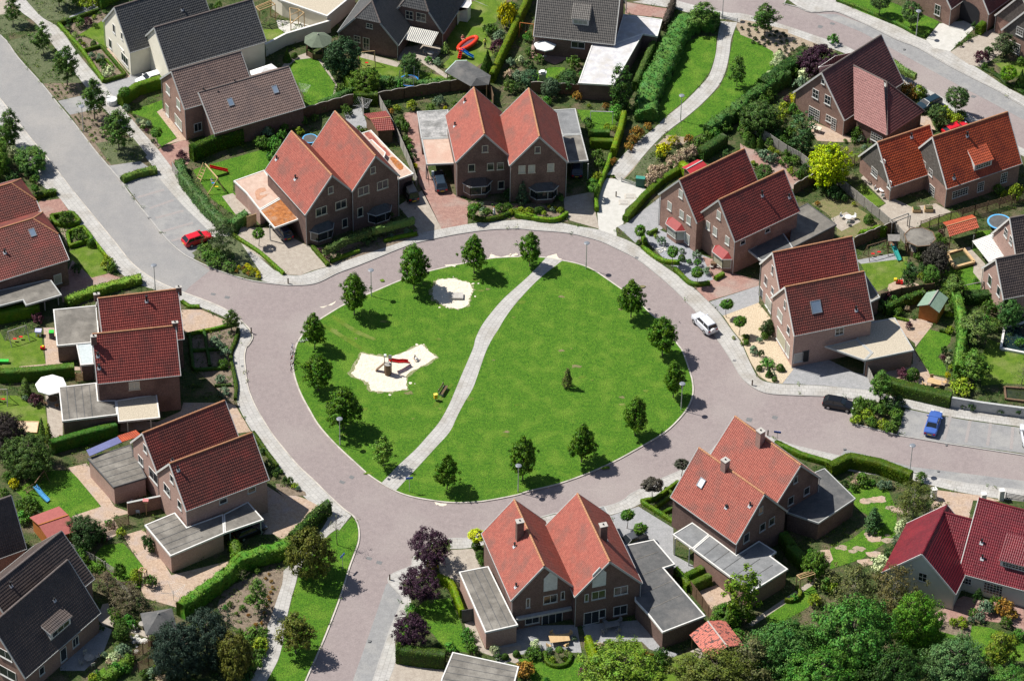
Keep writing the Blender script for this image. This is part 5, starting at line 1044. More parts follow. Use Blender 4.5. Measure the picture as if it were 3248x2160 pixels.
        for sx in (-1, 1):
            b = MB(); y = -l/2+.2
            if 'LR'[(sx+1)//2] in sides: b.bar(f(sx*(w/2+.06), -l/2-.02, ze-.02), f(sx*(w/2+.06), l/2+.02, ze-.02), .13, .11); b.tube(f(sx*(w/2-.12), y-.12, wallz+.05), f(sx*(w/2-.12), y-.12, ze-.2), .045, n=6); s.part('gutter', b, gut or m_gtrim)
        if clad:
            b = MB(); y = y0-.03; zc = ze-.1
            b.add([f(-wx, y, zc), f(wx, y, zc), f(0, y, za), f(-wx, y+.025, zc), f(wx, y+.025, zc), f(0, y+.025, za)], [(0, 1, 2), (5, 4, 3), (0, 3, 4, 1)])
            s.part('gable_cladding', b, clad)
    def plane(s, key, face):
        f, w, l, ze, zr, k = s.g[key][:6]; o = f(0, 0, 0)
        if face in 'FB':
            y = -l/2+.16 if face == 'F' else l/2-.16; p = f(0, y, 0); n = (f(0, -1, 0)-o)*(1 if face == 'F' else -1)
        else:
            x = w/2-.22; sg = -1 if face == 'L' else 1; p = f(sg*x, 0, 0); n = (f(sg, 0, 0)-o)
        return p, n.normalized()
    def hit(s, pn, t, x, y):
        p, n = pn; d = ray(t, x, y); c = Vector((0, CAMY, CAMZ)); return c+d*((p-c).dot(n)/d.dot(n))
    def win(s, mark, key, face, w, h, st='2', pane=None, frame=None, sill=True, name='window', label=None):
        t, xy = mark.split(); x, y = map(float, xy.split(',')); pn = s.plane(key, face) if isinstance(key, str) else key
        c = s.hit(pn, t, x, y); s.winat(c, pn[1], w, h, st, pane, frame, sill, name, label)
    def winat(s, c, n, w, h, st='2', pane=None, frame=None, sill=True, name='window', label=None):
        up = Vector((0, 0, 1)); r = up.cross(n).normalized(); fr = frame or m_trim
        F = lambda a, b, o: c+r*a+up*b+n*o
        b = MB(); t = .075
        def bx(x0, x1, z0, z1, o0, o1, B=b):
            B.add([F(x, z, o) for o in (o0, o1) for x, z in ((x0, z0), (x1, z0), (x1, z1), (x0, z1))], [(3, 2, 1, 0), (4, 5, 6, 7), (0, 1, 5, 4), (1, 2, 6, 5), (2, 3, 7, 6), (3, 0, 4, 7)])
        bx(-w/2, w/2, h/2-t, h/2, -.05, .05); bx(-w/2, w/2, -h/2, -h/2+t, -.05, .05)
        bx(-w/2, -w/2+t, -h/2+t, h/2-t, -.05, .05); bx(w/2-t, w/2, -h/2+t, h/2-t, -.05, .05)
        nx, nz = {'1': (1, 1), '2': (2, 1), '3': (3, 1), 'g': (2, 2), 'G': (max(2, round(w/.42)), max(2, round(h/.42)))}[st]
        m = .05
        for i in range(1, nx): X = -w/2+w*i/nx; bx(X-m/2, X+m/2, -h/2+t, h/2-t, -.03, .045)
        for i in range(1, nz): Z = -h/2+h*i/nz; bx(-w/2+t, w/2-t, Z-m/2, Z+m/2, -.03, .04)
        o = s.part(name, b, fr, None, label); p = MB(); bx(-w/2+t*.5, w/2-t*.5, -h/2+t*.5, h/2-t*.5, -.04, .022, p)
        s.part('pane', p, pane or m_glass, o)
        if sill and name == 'window': p = MB(); bx(-w/2-.06, w/2+.06, -h/2-.07, -h/2-.002, -.03, .13, p); s.part('sill', p, m_gtrim if frame is None else frame, o)
    def bay(s, mark, key, w, roof, pane=None, d=.75, h=1.5, z0=.75, wall=None):
        """three sided bay; the mark is the middle of its front glass"""
        t, xy = mark.split(); x, y = map(float, xy.split(',')); p, n = s.plane(key, 'F'); c = s.hit((p+n*d, n), t, x, y)
        c = Vector((c.x, c.y, 0))-n*d; up = Vector((0, 0, 1)); r = up.cross(n).normalized(); q = w*.26
        pl = [(-w/2, 0), (-w/2+q*.8, d), (w/2-q*.8, d), (w/2, 0)]
        V = lambda a, o, z: c+r*a+n*o+up*z
        b = MB(); b.prism([V(a, o-.03 if o else -.05, 0) for a, o in pl], 0, z0); base = s.part('bay_window', b, wall or m_brick)
        b = MB(); g = MB()
        for i in range(3):
            (a0, o0), (a1, o1) = pl[i], pl[i+1]; P0, P1 = V(a0, o0, z0), V(a1, o1, z0)
            for zz in (.03, h-.03): b.bar(P0+up*zz, P1+up*zz, .09, .09)
            for Q in (P0, P1): b.bar(Q, Q+up*h, .09, .09)
            if i == 1: b.bar(P0.lerp(P1, .72), P0.lerp(P1, .72)+up*h, .06, .06)
            nr = (P1-P0).cross(up).normalized()*.02
            g.add([P0+nr, P1+nr, P1+nr+up*h, P0+nr+up*h], [(0, 1, 2, 3)])
        s.part('frame', b, m_trim, base); s.part('pane', g, pane or m_blind, base)
        b = MB(); zt = z0+h; E = [V(a*1.12, o*1.25+(0 if o else .01), zt+.05) for a, o in pl]; T = [V(-w*.30, .01, zt+.75), V(w*.30, .01, zt+.75)]
        b.add(E+T, [(0, 1, 4), (1, 2, 5, 4), (2, 3, 5), (0, 3, 2, 1)]); s.part('bay_roof', b, roof, base)
        b = MB(); 
        for i in range(3): b.bar(E[i]-up*.03, E[i+1]-up*.03, .08, .12)
        s.part('fascia', b, m_gtrim, base)
    def roofpt(s, key, side, t, x, y):
        f, w, l, ze, zr, k = s.g[key][:6]; sg = -1 if side == 'L' else 1
        p = f(0, 0, zr); a = f(sg*w/2, 0, ze)-p; b = f(0, 1, zr)-p; n = a.cross(b).normalized(); n = n if n.z > 0 else -n
        return s.hit((p, n), t, x, y), n, a.normalized()*-1, (f(0, 1, 0)-f(0, 0, 0)).normalized()
    def pipe(s, mark, key, side, h=.55, r=.1, mat=None):
        t, xy = mark.split(); x, y = map(float, xy.split(',')); c, n, up, al = s.roofpt(key, side, t, x, y)
        b = MB(); b.tube(c-Vector((0, 0, .2)), c+Vector((0, 0, h)), r, n=8); b.tube(c+Vector((0, 0, h)), c+Vector((0, 0, h+.14)), r*1.5, r*1.4, n=8)
        b.box(-.22, .22, -.22, .22, -.02, .03, 1, Matrix.Translation(c+n*.09) @ Matrix((al, up, n)).transposed().to_4x4())
        s.part('vent_pipe', b, [mat or m_black, m_lead], s.g[key][6])
    def skylight(s, mark, key, side, w=.8, h=1.15, pane=None):
        t, xy = mark.split(); x, y = map(float, xy.split(',')); c, n, up, al = s.roofpt(key, side, t, x, y)
        m = Matrix.Translation(c+n*.12) @ Matrix((al, up, al.cross(up))).transposed().to_4x4(); sg = 1 if al.cross(up).dot(n) > 0 else -1
        b = MB(); 
        for x0, x1, y0, y1 in ((-w/2, w/2, h/2-.09, h/2), (-w/2, w/2, -h/2, -h/2+.09), (-w/2, -w/2+.08, -h/2+.09, h/2-.09), (w/2-.08, w/2, -h/2+.09, h/2-.09)): b.box(x0, x1, y0, y1, -.1, .06, 0, m)
        o = s.part('roof_window', b, m_zinc, s.g[key][6])
        b = MB(); b.box(-w/2+.04, w/2-.04, -h/2+.04, h/2-.04, -.06, .035 if sg > 0 else .0, 0, m)
        s.part('roof_window_pane', b, pane or m_skyglass, s.g[key][6])
    def chimney(s, mark, z, w=.75, d=.75, z0=7.5, key=None, deg=0, mat=None):
        t, xy = mark.split(); x, y = map(float, xy.split(',')); c = G(t, x, y, z); m = Matrix.Translation((c.x, c.y, 0)) @ Matrix.Rotation(math.radians(deg), 4, 'Z')
        b = MB(); b.box(-w/2, w/2, -d/2, d/2, z0, z-.1, 0, m); b.box(-w/2-.06, w/2+.06, -d/2-.06, d/2+.06, z-.1, z, 1, m); b.tube(m @ Vector((0, 0, z)), m @ Vector((0, 0, z+.14)), .1, n=8, mi=2)
        b.box(-w/2-.12, w/2+.12, -d/2-.12, d/2+.12, z0, z-1.9+.55, 3, m) if False else None
        s.part('chimney', b, [mat or m_brick, m_gutter, m_black, m_lead], s.g[key][6] if key else None)
    def ext(s, pts, z, roof, wall=None, trim=None, open_=False, posts=None, tw=.16, seams=None, th=.26, name='flat_roof'):
        pl = ccw(P(pts, z) if isinstance(pts, str) else pts)
        SOLID.append([tuple(p) for p in pl])
        if not open_:
            b = MB(); b.prism(inset(pl, .14), 0, z-.12); s.part('garage_wall', b, wall or m_brick)
        b = MB(); b.prism(inset(pl, tw*.5), z-.2, z-.055); ro = s.part(name, b, roof)
        b = MB(); inn = inset(pl, tw); n = len(pl); vs = [(p.x, p.y, zz) for zz in (z-th, z) for q in (pl, inn) for p in q]
        for i in range(n):
            j = (i+1) % n
            b.add([vs[i], vs[j], vs[n+i], vs[n+j], vs[2*n+i], vs[2*n+j], vs[3*n+i], vs[3*n+j]], [(4, 5, 7, 6), (0, 1, 5, 4), (3, 2, 6, 7), (1, 0, 2, 3)])
        s.part('roof_trim', b, trim or m_trim, ro)
        if seams:
            b = MB(); a, bb, k = seams; A0, A1 = P(a, z); B0, B1 = P(bb, z)
            for i in range(1, k):
                p, q = A0.lerp(A1, i/k), B0.lerp(B1, i/k); dz = Vector((0, 0, -.045)); b.bar(p+dz, q+dz, .09, .03)
            s.part('seam', b, m_feltb if roof is not m_feltb else m_felt, ro)
        for pp in (posts or []):
            t, xy = pp.split(); x, y = map(float, xy.split(',')); c = G(t, x, y, 0); b = MB(); b.box(c.x-.07, c.x+.07, c.y-.07, c.y+.07, 0, z-.2); s.part('post', b, trim or m_trim)
        return ro
    def puddle(s, pts, z, mat, name='stained_patch'):
        b = MB(); pl = ccw(ragged(smooth(P(pts, z), 3, True), .07, 5, 2)); b.prism(pl, z-.09, z-.04); s.part(name, b, mat)
    def dormer(s, mark, key, side, w, h, roof, wall=None, depth=2.2, drop=.55, wins='3', over=.15, pane=None):
        """shed dormer; the mark is the middle of its window front"""
        t, xy = mark.split(); x, y = map(float, xy.split(',')); c, n, up, al = s.roofpt(key, side, t, x, y)
        f, W, l, ze, zr, k = s.g[key][:6]; fo = Vector((n.x, n.y, 0)).normalized(); c = c-fo*.0
        V = lambda a, d, z: c+al*a+fo*d+Vector((0, 0, z)); hb = -.1
        b = MB(); dd = -depth
        b.add([V(-w/2, 0, hb-.4), V(w/2, 0, hb-.4), V(w/2, 0, h), V(-w/2, 0, h), V(-w/2, dd, hb+.5), V(w/2, dd, hb+.5), V(w/2, dd, h+drop), V(-w/2, dd, h+drop)], [(0, 1, 2, 3), (1, 5, 6, 2), (4, 0, 3, 7)])
        o = s.part('dormer', b, wall or m_trim)
        b = MB(); A, B, C_, D = V(-w/2-over, over*1.5, h-over*.3), V(w/2+over, over*1.5, h-over*.3), V(w/2+over, dd-.3, h+drop+.1), V(-w/2-over, dd-.3, h+drop+.1)
        slab(b, [A+Vector((0, 0, .06)), B+Vector((0, 0, .06)), C_+Vector((0, 0, .06)), D+Vector((0, 0, .06))], .14, 1); tiles(b, A+Vector((0, 0, .06)), B+Vector((0, 0, .06)), C_+Vector((0, 0, .06)), D+Vector((0, 0, .06)))
        s.part('dormer_roof', b, [roof, m_trim], o)
        r_ = Vector((0, 0, 1)).cross(fo)
        s.winat(V(0, 0, h*.5), fo, w*.86, h*.62, wins, pane, None, False)
    def awning(s, quad, mat, label=None, name='awning'):
        pts = []
        for q in quad: t, x, y, z = q; pts.append(G(t, x, y, z))
        b = MB(); slab(b, pts, .05); s.part(name, b, mat, None, label)
m_skyglass = M('sky_light_glass', (.16,.22,.30), (.22,.28,.36), sc=.5, rough=.15, spec=.6)
m_brightglass = simple('painted_sun_glare_glass', (.75, .78, .85), .2)  # sun glare on a roof window pane, painted as a pale base colour
m_stripe = M('striped_awning_cloth', (.72,.71,.66), rough=.9, pat=('uv', 1, 1, 0, (1, 1, 1), 0))
m_stripe = simple('awning_cloth', (.70, .68, .60), .9)
# ---------------------------------------------------------------- the houses
h = House('semi_detached_house', 'brick semi-detached pair with twin pale red gables facing the top of the ring road', (-1.5, 36))
h.gable('a', (-5.10, 36.53, 8.8, 7.75, 10.9, 5.99, 10.44), R_red, m_brick, m_gtrim, sides='L'); h.gable('b', (2.42, 35.70, 7.9, 7.95, 11.27, 6.35, 10.93), R_red, m_brick, m_gtrim)
for a, k, w_, h_ in (("10 1930,1235", 'a', .85, 1.15), ("10 1818,1393", 'a', .95, 1.25), ("10 1975,1382", 'a', .95, 1.2), ("10 2057,1377", 'a', .95, 1.2), ("20 275,1243", 'b', .8, 1.1)): h.win(a, k, 'F', w_, h_, '1', frame=m_cream)
for a in ("20 145,1405", "20 226,1400", "20 384,1388"): h.win(a, 'b', 'F', .95, 1.3, '1', m_blind, m_cream)
h.win("11 2063,175", 'a', 'F', .9, 1.35, '1', frame=m_cream); h.bay("11 1873,215", 'a', 3.7, R_dkbr, m_glass, .9, 1.5); h.bay("21 333,215", 'b', 3.7, R_slate, m_glass, .9, 1.5)
h.ext("10 1365,925 1625,910 1650,1140 1400,1150", 2.9, m_feltm, m_brick, m_gtrim); h.ext("10 1402,1153 1650,1143 1690,1355 1445,1365", 2.9, m_feltp, None, m_gtrim, True, ("11 1443,125", "11 1690,170"))
h.ext("20 400,912 590,900 640,1110 480,1120", 2.9, m_felt2, m_brick, m_gtrim); h.ext("20 482,1123 640,1113 697,1332 505,1345", 2.9, m_felt, None, m_gtrim, True, ("21 690,130",))
h.pipe("10 1763,850", 'a', 'L'); h.pipe("10 1680,1050", 'a', 'L')
h = House('semi_detached_house', 'brick semi-detached pair with pale red roofs beside the rust stained flat roof', (-24.6, 27.6))
h.gable('a', (-27.48, 26.06, 31.6, 8.3, 11.44, 5.4, 10.5), R_red, m_brick, m_gtrim, sides='L'); h.gable('b', (-21.74, 29.21, 30.8, 7.3, 11.65, 6.9, 11.57), R_red, m_brick, m_gtrim)
for a, k, w_, h_, st in (("11 650,217", 'a', .8, 1.1, '1'), ("11 572,392", 'a', 1.7, 1.35, '2'), ("11 735,338", 'a', 1.7, 1.35, '2'), ("11 767,490", 'a', .85, 1.45, '1'), ("11 1000,53", 'b', .8, 1.1, '1'), ("11 922,222", 'b', 1.7, 1.35, '2'), ("11 1080,173", 'b', 1.7, 1.35, '2'), ("11 895,400", 'b', .85, 1.5, '1')): h.win(a, k, 'F', w_, h_, st, frame=m_cream)
h.bay("11 603,578", 'a', 3.4, R_slate, m_glass, .9, 1.5); h.bay("11 1080,365", 'b', 3.4, R_slate, m_glass, .9, 1.5)
h.ext("01 1935,140 2190,50 11 170,150 250,270 60,380 -50,240", 2.9, m_feltp, m_brickp, m_trim); h.ext("11 60,385 252,275 387,457 185,532", 2.9, m_rust, None, m_trim, True, ("11 150,635", "11 400,590"))
h.puddle("11 30,220 100,195 110,225 60,245 80,260 140,245 70,295 35,290", 2.9, m_rustb)
h.ext("10 900,1105 985,1078 1160,1265 1340,1440 1212,1487", 3.0, m_feltp, m_brick, m_trim); h.ext("10 938,1178 992,1156 1108,1266 1090,1312", 3.7, m_feltp, m_trim, m_trim)
h.puddle("10 930,1110 980,1100 1050,1180 1140,1270 1120,1290 1050,1220", 3.0, m_rustd); h.puddle("10 1140,1310 1180,1305 1255,1380 1220,1410 1170,1350", 3.0, m_rust)
h.pipe("11 358,130", 'a', 'L', .6, .1); h.pipe("10 202,1325", 'a', 'L')
h = House('detached_house', 'brown brick house with a long stepped brown tiled roof beside the grey road', (-41, 48))
h.gable('a', (-43.43, 48.43, -61.2, 8.25, 10.61, 5.54, 9.37), R_brown, m_brickm, m_gtrim, m_ridged); h.gable('b', (-38.17, 47.7, -61.6, 10.18, 13.87, 3.2, 6.9), R_brown, m_brick, m_gtrim, m_ridged, sides='R')
for a, w_, h_, st in (("00 1393,745", 1.3, 1.4, '2'), ("00 1480,865", 1.3, 1.5, '2'), ("00 1388,915", 1.1, 1.8, '1'), ("00 1480,1015", 2.4, 1.7, '3')): h.win(a, 'a', 'F', w_, h_, st, m_blind)
h.win("00 1640,1055", 'a', 'R', 1.2, 1.4, '2')
for a in ("00 1690,765", "00 1810,790", "00 1945,695"): h.pipe(a, 'a', 'R')
h.skylight("00 1910,850", 'b', 'R'); h.skylight("00 2280,745", 'b', 'R', .8, 1.2)
h = House('semi_detached_house', 'cream rendered semi-detached pair with charcoal tiled roofs at the top left', (-48, 62))
h.gable('a', (-51.71, 64.81, -58.8, 8.94, 13.46, 4.2, 9.28), R_slate, m_render, m_gtrim, m_ridged); h.gable('b', (-44.77, 60.72, -60.7, 8.81, 15.28, 4.4, 8.97), R_slate, m_render, m_gtrim, m_ridged)
for a, w_, h_, st in (("00 945,240", .8, 1.5, '1'), ("00 915,365", .9, 1.6, '1'), ("00 1035,495", 2.2, 1.5, '3'), ("00 1010,300", .6, 1.2, '1')): h.win(a, 'a', 'F', w_, h_, st)
h.ext("00 950,330 990,325 1055,410 1020,425", 3.0, m_trim, m_render, m_trim); h.pipe("00 1510,85", 'a', 'R', .4); h.ext("00 2200,380 2290,360 2352,340 2352,400", 2.4, m_trim, m_render) if False else None
h = House('semi_detached_house', 'semi-detached pair with dark red stepped roofs left of the ring road', (-48, -8))
h.gable('a', (-48.2, -3.97, -77.5, 8.63, 10.33, 5.09, 9.89), R_dred, m_brick, m_trim, m_ridge); h.gable('b', (-47.9, -12.35, -79.1, 8.01, 10.56, 5.93, 10.77), R_dred, m_brick, m_trim, m_ridge)
h.win("02 1113,477", 'b', 'R', 1.4, 1.3, 'g', m_blind, m_cream)
for a, k in (("01 1215,1140", 'a'), ("02 812,235", 'b'), ("02 822,335", 'b')): h.pipe(a, k, 'R', .8 if k == 'a' else .5, .13)
h.chimney("01 1480,1018", 10.4, .35, .7, 9, 'a', -77); h.chimney("01 800,1075", 10.2, .35, .7, 9, 'a', -77); h.chimney("01 1450,1310", 11.4, .35, .7, 9.8, 'b', -79); h.chimney("01 775,1425", 11.2, .35, .7, 9.8, 'b', -79)
h.ext("01 440,1205 800,1170 820,1400 760,1430 760,1480 470,1507", 2.9, m_felt, m_brick, m_trim)
h.ext("02 628,122 770,100 780,298 668,308", 2.8, simple('pale_glass_roof', (.5, .56, .57), .3), m_brick, m_trim)
h.win("02 597,225", (G(2, 500, 300, 0), (G(2, 500, 300)-G(1, 470, 1560)).cross(Vector((0, 0, 1))).normalized()), 'F', .1, .1) if False else None
h.ext("02 485,488 800,452 815,600 960,598 975,717 515,772", 2.9, m_felt, m_brick, m_trim, seams=("02 485,488 800,452", "02 515,772 830,735", 5)); h.ext("02 962,600 1300,545 1327,742 980,777", 2.9, m_ygrav, None, m_trim, True, ("02 1062,862", "02 1254,842"))
h = House('semi_detached_house', 'semi-detached pair with brown red stepped roofs at the lower left beside the ring road', (-38.5, -30.5))
h.gable('a', (-40.43, -27.24, -56.3, 6.9, 11.66, 5.26, 9.3), R_bred, m_brickp, m_trim, m_ridge, sides='L'); h.gable('b', (-36.54, -33.92, -58.2, 8.08, 11.39, 5.55, 10.14), R_bred, m_brickp, m_trim, m_ridge)
for a, k, fc, w_, h_, st in (("02 1205,1000", 'a', 'F', .9, 1.2, '1'), ("02 1168,1098", 'a', 'F', 1.3, 1.3, '2'), ("02 1273,1225", 'a', 'F', 2.2, 1.7, '2'), ("02 1425,1250", 'b', 'F', .9, 1.2, '1'), ("02 1385,1340", 'b', 'F', 1.7, 1.4, '2'), ("02 1490,1465", 'b', 'F', 1.0, 1.3, '1'), ("02 1850,1432", 'b', 'R', 1.1, .8, '1'), ("02 2085,1342", 'b', 'R', 1.1, .8, '1')): h.win(a, k, fc, w_, h_, st)
h.pipe("02 1475,1180", 'b', 'R'); h.pipe("02 1428,1100", 'a', 'R', .3)
h.ext("02 725,1080 1080,965 1215,1238 940,1320", 3.1, m_felt, m_brickp, m_dtrim, tw=.12, seams=("02 725,1080 940,1320", "02 1080,965 1215,1238", 6))
h.ext("03 1197,272 1450,168 1550,290 1850,180 1860,340 1412,530", 3.0, m_felt, m_brickp, m_trim, seams=("03 1197,272 1412,530", "03 1500,150 1720,410", 6)); h.ext("03 1650,350 2045,75 2110,140 2187,225 1880,343", 3.0, m_felt, None, m_trim, True, ("03 2170,360",)) if False else h.ext("03 1862,338 1855,182 2055,78 2187,227", 3.0, m_felt, None, m_trim, True, ("03 2165,350", "03 1910,400"))
b = MB(); q = [G(2, 715, 1012, 2.9), G(2, 742, 1062, 3.5), G(2, 1010, 945, 3.5), G(2, 975, 900, 2.9)]; slab(b, q, .06); h.part('solar_panel', b, simple('solar_cells', (.14, .15, .30), .25, spec=.6))
b = MB(); A, B, C_, D = G(2, 975, 898, 2.9), G(2, 1130, 850, 2.9), G(2, 1168, 882, 3.5), G(2, 1012, 945, 3.5); slab(b, [A, B, C_, D], .08); tiles(b, A, B, C_, D); h.part('lean_to_roof', b, R_orange)
h = House('semi_detached_house', 'house pair with half hipped dark red roofs at the left edge', (-66, 13))
h.gable('b', (-67.14, 11.87, -60.8, 11.8, 12.43, 4.38, 8.04), R_bred, m_brick, m_trim, m_ridge, hip1=.45); h.gable('a', (-70.5, 19.5, -60.8, 10.5, 11.5, 4.38, 8.2), R_bred, m_brick, m_trim, m_ridge, hip1=.5)
h.win("01 478,955", 'b', 'R', 1.1, 1.6, '1', m_blind); h.skylight("01 268,572", 'b', 'R'); h.pipe("01 40,740", 'b', 'R', .5, .12)
h.ext("01 -250,1100 380,960 425,962 513,1085 215,1172 190,1128 -250,1240", 2.8, m_ygrav if False else m_felt, None, m_gtrim, True, ("01 375,1215", "01 487,1168", "01 200,1200"))
h = House('detached_house', 'brick house with a steep dark brown roof and wide dormer in the bottom left corner', (-56, -57))
h.gable('a', (-57.15, -53.31, -35.8, 9.54, 12.87, 3.89, 8.97), R_dkbr, m_brickm, m_gtrim, m_ridged); h.gable('b', (-55.91, -58.95, -34.4, 9.14, 13.54, 3.18, 9.25), R_dkbr, m_brickm, m_gtrim, m_ridged)
h.dormer("03 505,1165", 'b', 'R', 3.6, 1.3, R_dkbr, m_trim, 2.6, .9); h.pipe("03 90,780", 'a', 'R', .6, .12); h.pipe("03 450,900", 'b', 'R', .3)
for a, fc, w_, h_, st in (("03 345,1480", 'R', .9, 1.2, '1'), ("03 525,1345", 'R', 1.1, 2.0, '1'), ("03 625,1240", 'R', 1.1, 1.4, '2'), ("03 45,1345", 'F', 2.0, 1.3, '2'), ("03 65,1500", 'F', 2.6, 1.5, '2')): h.win(a, 'b', fc, w_, h_, st)
h = House('detached_house', 'dark roofed house cut by the left edge beside the red shed', (-64, -45))
h.gable('a', (-64.12, -45.0, -59.2, 6.92, 9.54, 3.63, 9.49), R_dkbr, m_brickm, m_trim, m_ridged)
h = House('semi_detached_house', 'semi-detached pair with bright pale red gables below the ring road', (6.3, -47))
h.gable('a', (2.46, -47.6, 17.6, 7.99, 12.18, 5.14, 9.7), R_red, m_brick, m_gtrim, sides='L'); h.gable('b', (10.16, -46.51, 17.8, 8.4, 12.53, 5.13, 9.76), R_red, m_brick, m_gtrim)
for a, k, w_, h_, st in (("23 380,885", 'a', 1.75, 1.3, '2'), ("23 195,918", 'a', .5, 1.5, '1'), ("23 483,855", 'a', .5, 1.3, '1'), ("23 230,1058", 'a', 1.8, 1.2, '2'), ("23 780,850", 'b', 1.75, 1.3, '2'), ("23 965,815", 'b', 1.75, 1.3, '2'), ("23 680,875", 'b', .5, 1.2, '1'), ("23 960,978", 'b', 1.75, 1.5, '2'), ("23 810,1005", 'b', .9, 1.4, '1')): h.win(a, k, 'F', w_, h_, st)
h.win("23 395,1050", 'a', 'F', 2.6, 2.0, '3', name='patio_door'); h.win("23 722,1040", 'b', 'F', 2.0, 2.0, '2', name='patio_door')
for mk, k in (("23 382,745", 'a'), ("23 786,712", 'b')):
    pn = h.plane(k, 'F'); t, xy = mk.split(); c = h.hit(pn, t, *map(float, xy.split(','))); r_ = Vector((0, 0, 1)).cross(pn[1]); b = MB()
    pts = [(-.85, -1.35), (.85, -1.35), (.85, .75), (0, 1.75), (-.85, .75)]
    b.add([c+r_*x+Vector((0, 0, z))+pn[1]*.05 for x, z in pts]+[c+r_*x+Vector((0, 0, z))-pn[1]*.05 for x, z in pts], [(0, 1, 2, 3, 4), (0, 5, 6, 1), (1, 6, 7, 2), (2, 7, 8, 3), (3, 8, 9, 4), (4, 9, 5, 0)]); h.part('gable_cladding', b, m_panel)
pn = h.plane('a', 'F'); a0 = h.hit(pn, 23, 92, 1040); a1 = h.hit(pn, 23, 550, 952); b = MB(); b.bar(a0+pn[1]*.25, a1+pn[1]*.25, .5, .3); h.part('canopy', b, m_gtrim)
h.chimney("23 128,238", 11.3, .85, .7, 8.0, 'a', 17.6); h.chimney("23 820,270", 11.2, .85, .7, 8.0, 'b', 17.8)
h.pipe("23 85,455", 'a', 'L'); h.pipe("23 97,790", 'a', 'L'); h.pipe("23 845,400", 'b', 'R', .4)
h.ext("13 1712,660 1958,612 2165,1035 2205,1100 1932,1162", 3.0, m_felt, m_brickp, m_trim, seams=("13 1712,660 1958,612", "13 1932,1162 2200,1095", 4))
h.ext("23 1000,440 1240,390 1417,597 1322,628 1668,1025 1310,1162 1195,1018 1080,895 1080,640", 3.0, m_feltb, m_brick, m_trim, seams=("23 1000,440 1240,1110", "23 1200,380 1550,960", 5)); h.ext("23 720,140 828,118 938,325 872,330", 3.0, m_felt2, m_brick, m_gtrim, tw=.1)
h = House('semi_detached_house', 'semi-detached pair with chimneys on pale red roofs southeast of the ring road', (29, -33))
h.gable('a', (26.99, -36.48, 43.1, 8.87, 11.33, 4.82, 10.29), R_red, m_brick, m_gtrim, sides='L'); h.gable('b', (31.71, -29.85, 41.1, 7.6, 11.82, 5.21, 9.5), R_red, m_brick, m_gtrim)
for a, k, w_, h_ in (("23 2125,150", 'a', .7, 1.1), ("23 2215,243", 'a', 1.0, 1.2), ("23 2138,290", 'a', 1.0, 1.2), ("23 2005,378", 'a', 1.0, 1.4), ("32 458,1255", 'b', .7, 1.1), ("32 550,1350", 'b', 1.0, 1.2), ("32 418,1430", 'b', 1.0, 1.3)): h.win(a, k, 'F', w_, h_, '1', frame=m_gtrim)
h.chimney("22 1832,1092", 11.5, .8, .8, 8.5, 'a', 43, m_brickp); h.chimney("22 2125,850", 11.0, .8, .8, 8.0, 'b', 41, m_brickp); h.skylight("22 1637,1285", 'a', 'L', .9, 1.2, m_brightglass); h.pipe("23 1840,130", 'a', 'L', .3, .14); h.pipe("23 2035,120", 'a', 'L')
h.ext("23 1392,350 1557,250 1700,350 1560,470", 3.0, m_felt2, None, m_trim, True, ("23 1408,522", "23 1527,608")); h.ext("23 1562,473 1702,353 1925,520 2110,402 2257,495 2207,530 2352,637 2042,830", 3.0, m_felt2, m_brickm, m_trim, seams=("23 1562,473 2042,830", "23 1702,353 2330,650", 6))
h.ext("32 620,1192 700,1160 957,1412 33 650,258 380,165", 3.0, m_feltb, m_brick, m_gtrim, tw=.12)
h = House('semi_detached_house', 'semi-detached pair with dark red roofs and red roofed bay windows right of the path entrance', (29, 23.5))
h.gable('a', (26.5, 25.82, -51.1, 7.97, 11.52, 5.21, 10.05), R_dred, m_brickm, m_gtrim, sides='L'); h.gable('b', (31.61, 21.09, -52.4, 7.58, 11.3, 5.63, 10.3), R_dred, m_brickm, m_gtrim)
for a, k, fc, w_, h_ in (("21 1463,250", 'a', 'F', .8, 1.3), ("21 1370,350", 'a', 'F', .85, 1.35), ("21 1470,420", 'a', 'F', .85, 1.3), ("21 1528,465", 'a', 'F', .85, 1.3), ("21 1515,620", 'a', 'F', 1.0, 1.6), ("21 1778,425", 'b', 'F', .8, 1.3), ("21 1690,512", 'b', 'F', .8, 1.3), ("21 1747,560", 'b', 'F', .85, 1.35), ("21 1848,635", 'b', 'F', .85, 1.3), ("21 1975,650", 'b', 'R', .9, .7), ("21 2180,552", 'b', 'R', .9, .7)): h.win(a, k, fc, w_, h_, '1', m_blind if fc == 'F' else None)
rr = simple('red_bay_roofing', (.27, .035, .035), .6); h.bay("21 1385,560", 'a', 3.3, rr, m_blind, .9, 1.5, .75, m_brickm); h.bay("21 1770,800", 'b', 3.3, rr, m_shade, .9, 1.6, .6, m_brickm)
h.pipe("21 2135,265", 'b', 'R', .7, .12); h.pipe("31 178,265", 'b', 'R', .7, .12) if False else h.pipe("31 405,280", 'b', 'R', .5, .1)
h.ext("31 440,385 558,325 800,503 440,690 410,650", 2.9, m_felt, m_brick, m_dtrim, tw=.12); h.ext("31 412,652 438,692 175,805 60,712 350,560", 2.9, m_feltb, None, m_gtrim, True)
h = House('semi_detached_house', 'pink brick semi-detached pair with dark red roofs beside the cream gravel garden', (40, 4.5))
h.gable('a', (39.2, 8.9, -70.5, 7.4, 11.3, 5.28, 9.9), R_dred, m_brickp, m_trim, m_ridge, sides='L'); h.gable('b', (40.33, .95, -71.2, 8.18, 11.03, 5.56, 10.47), R_bred, m_brickp, m_trim, m_ridge)
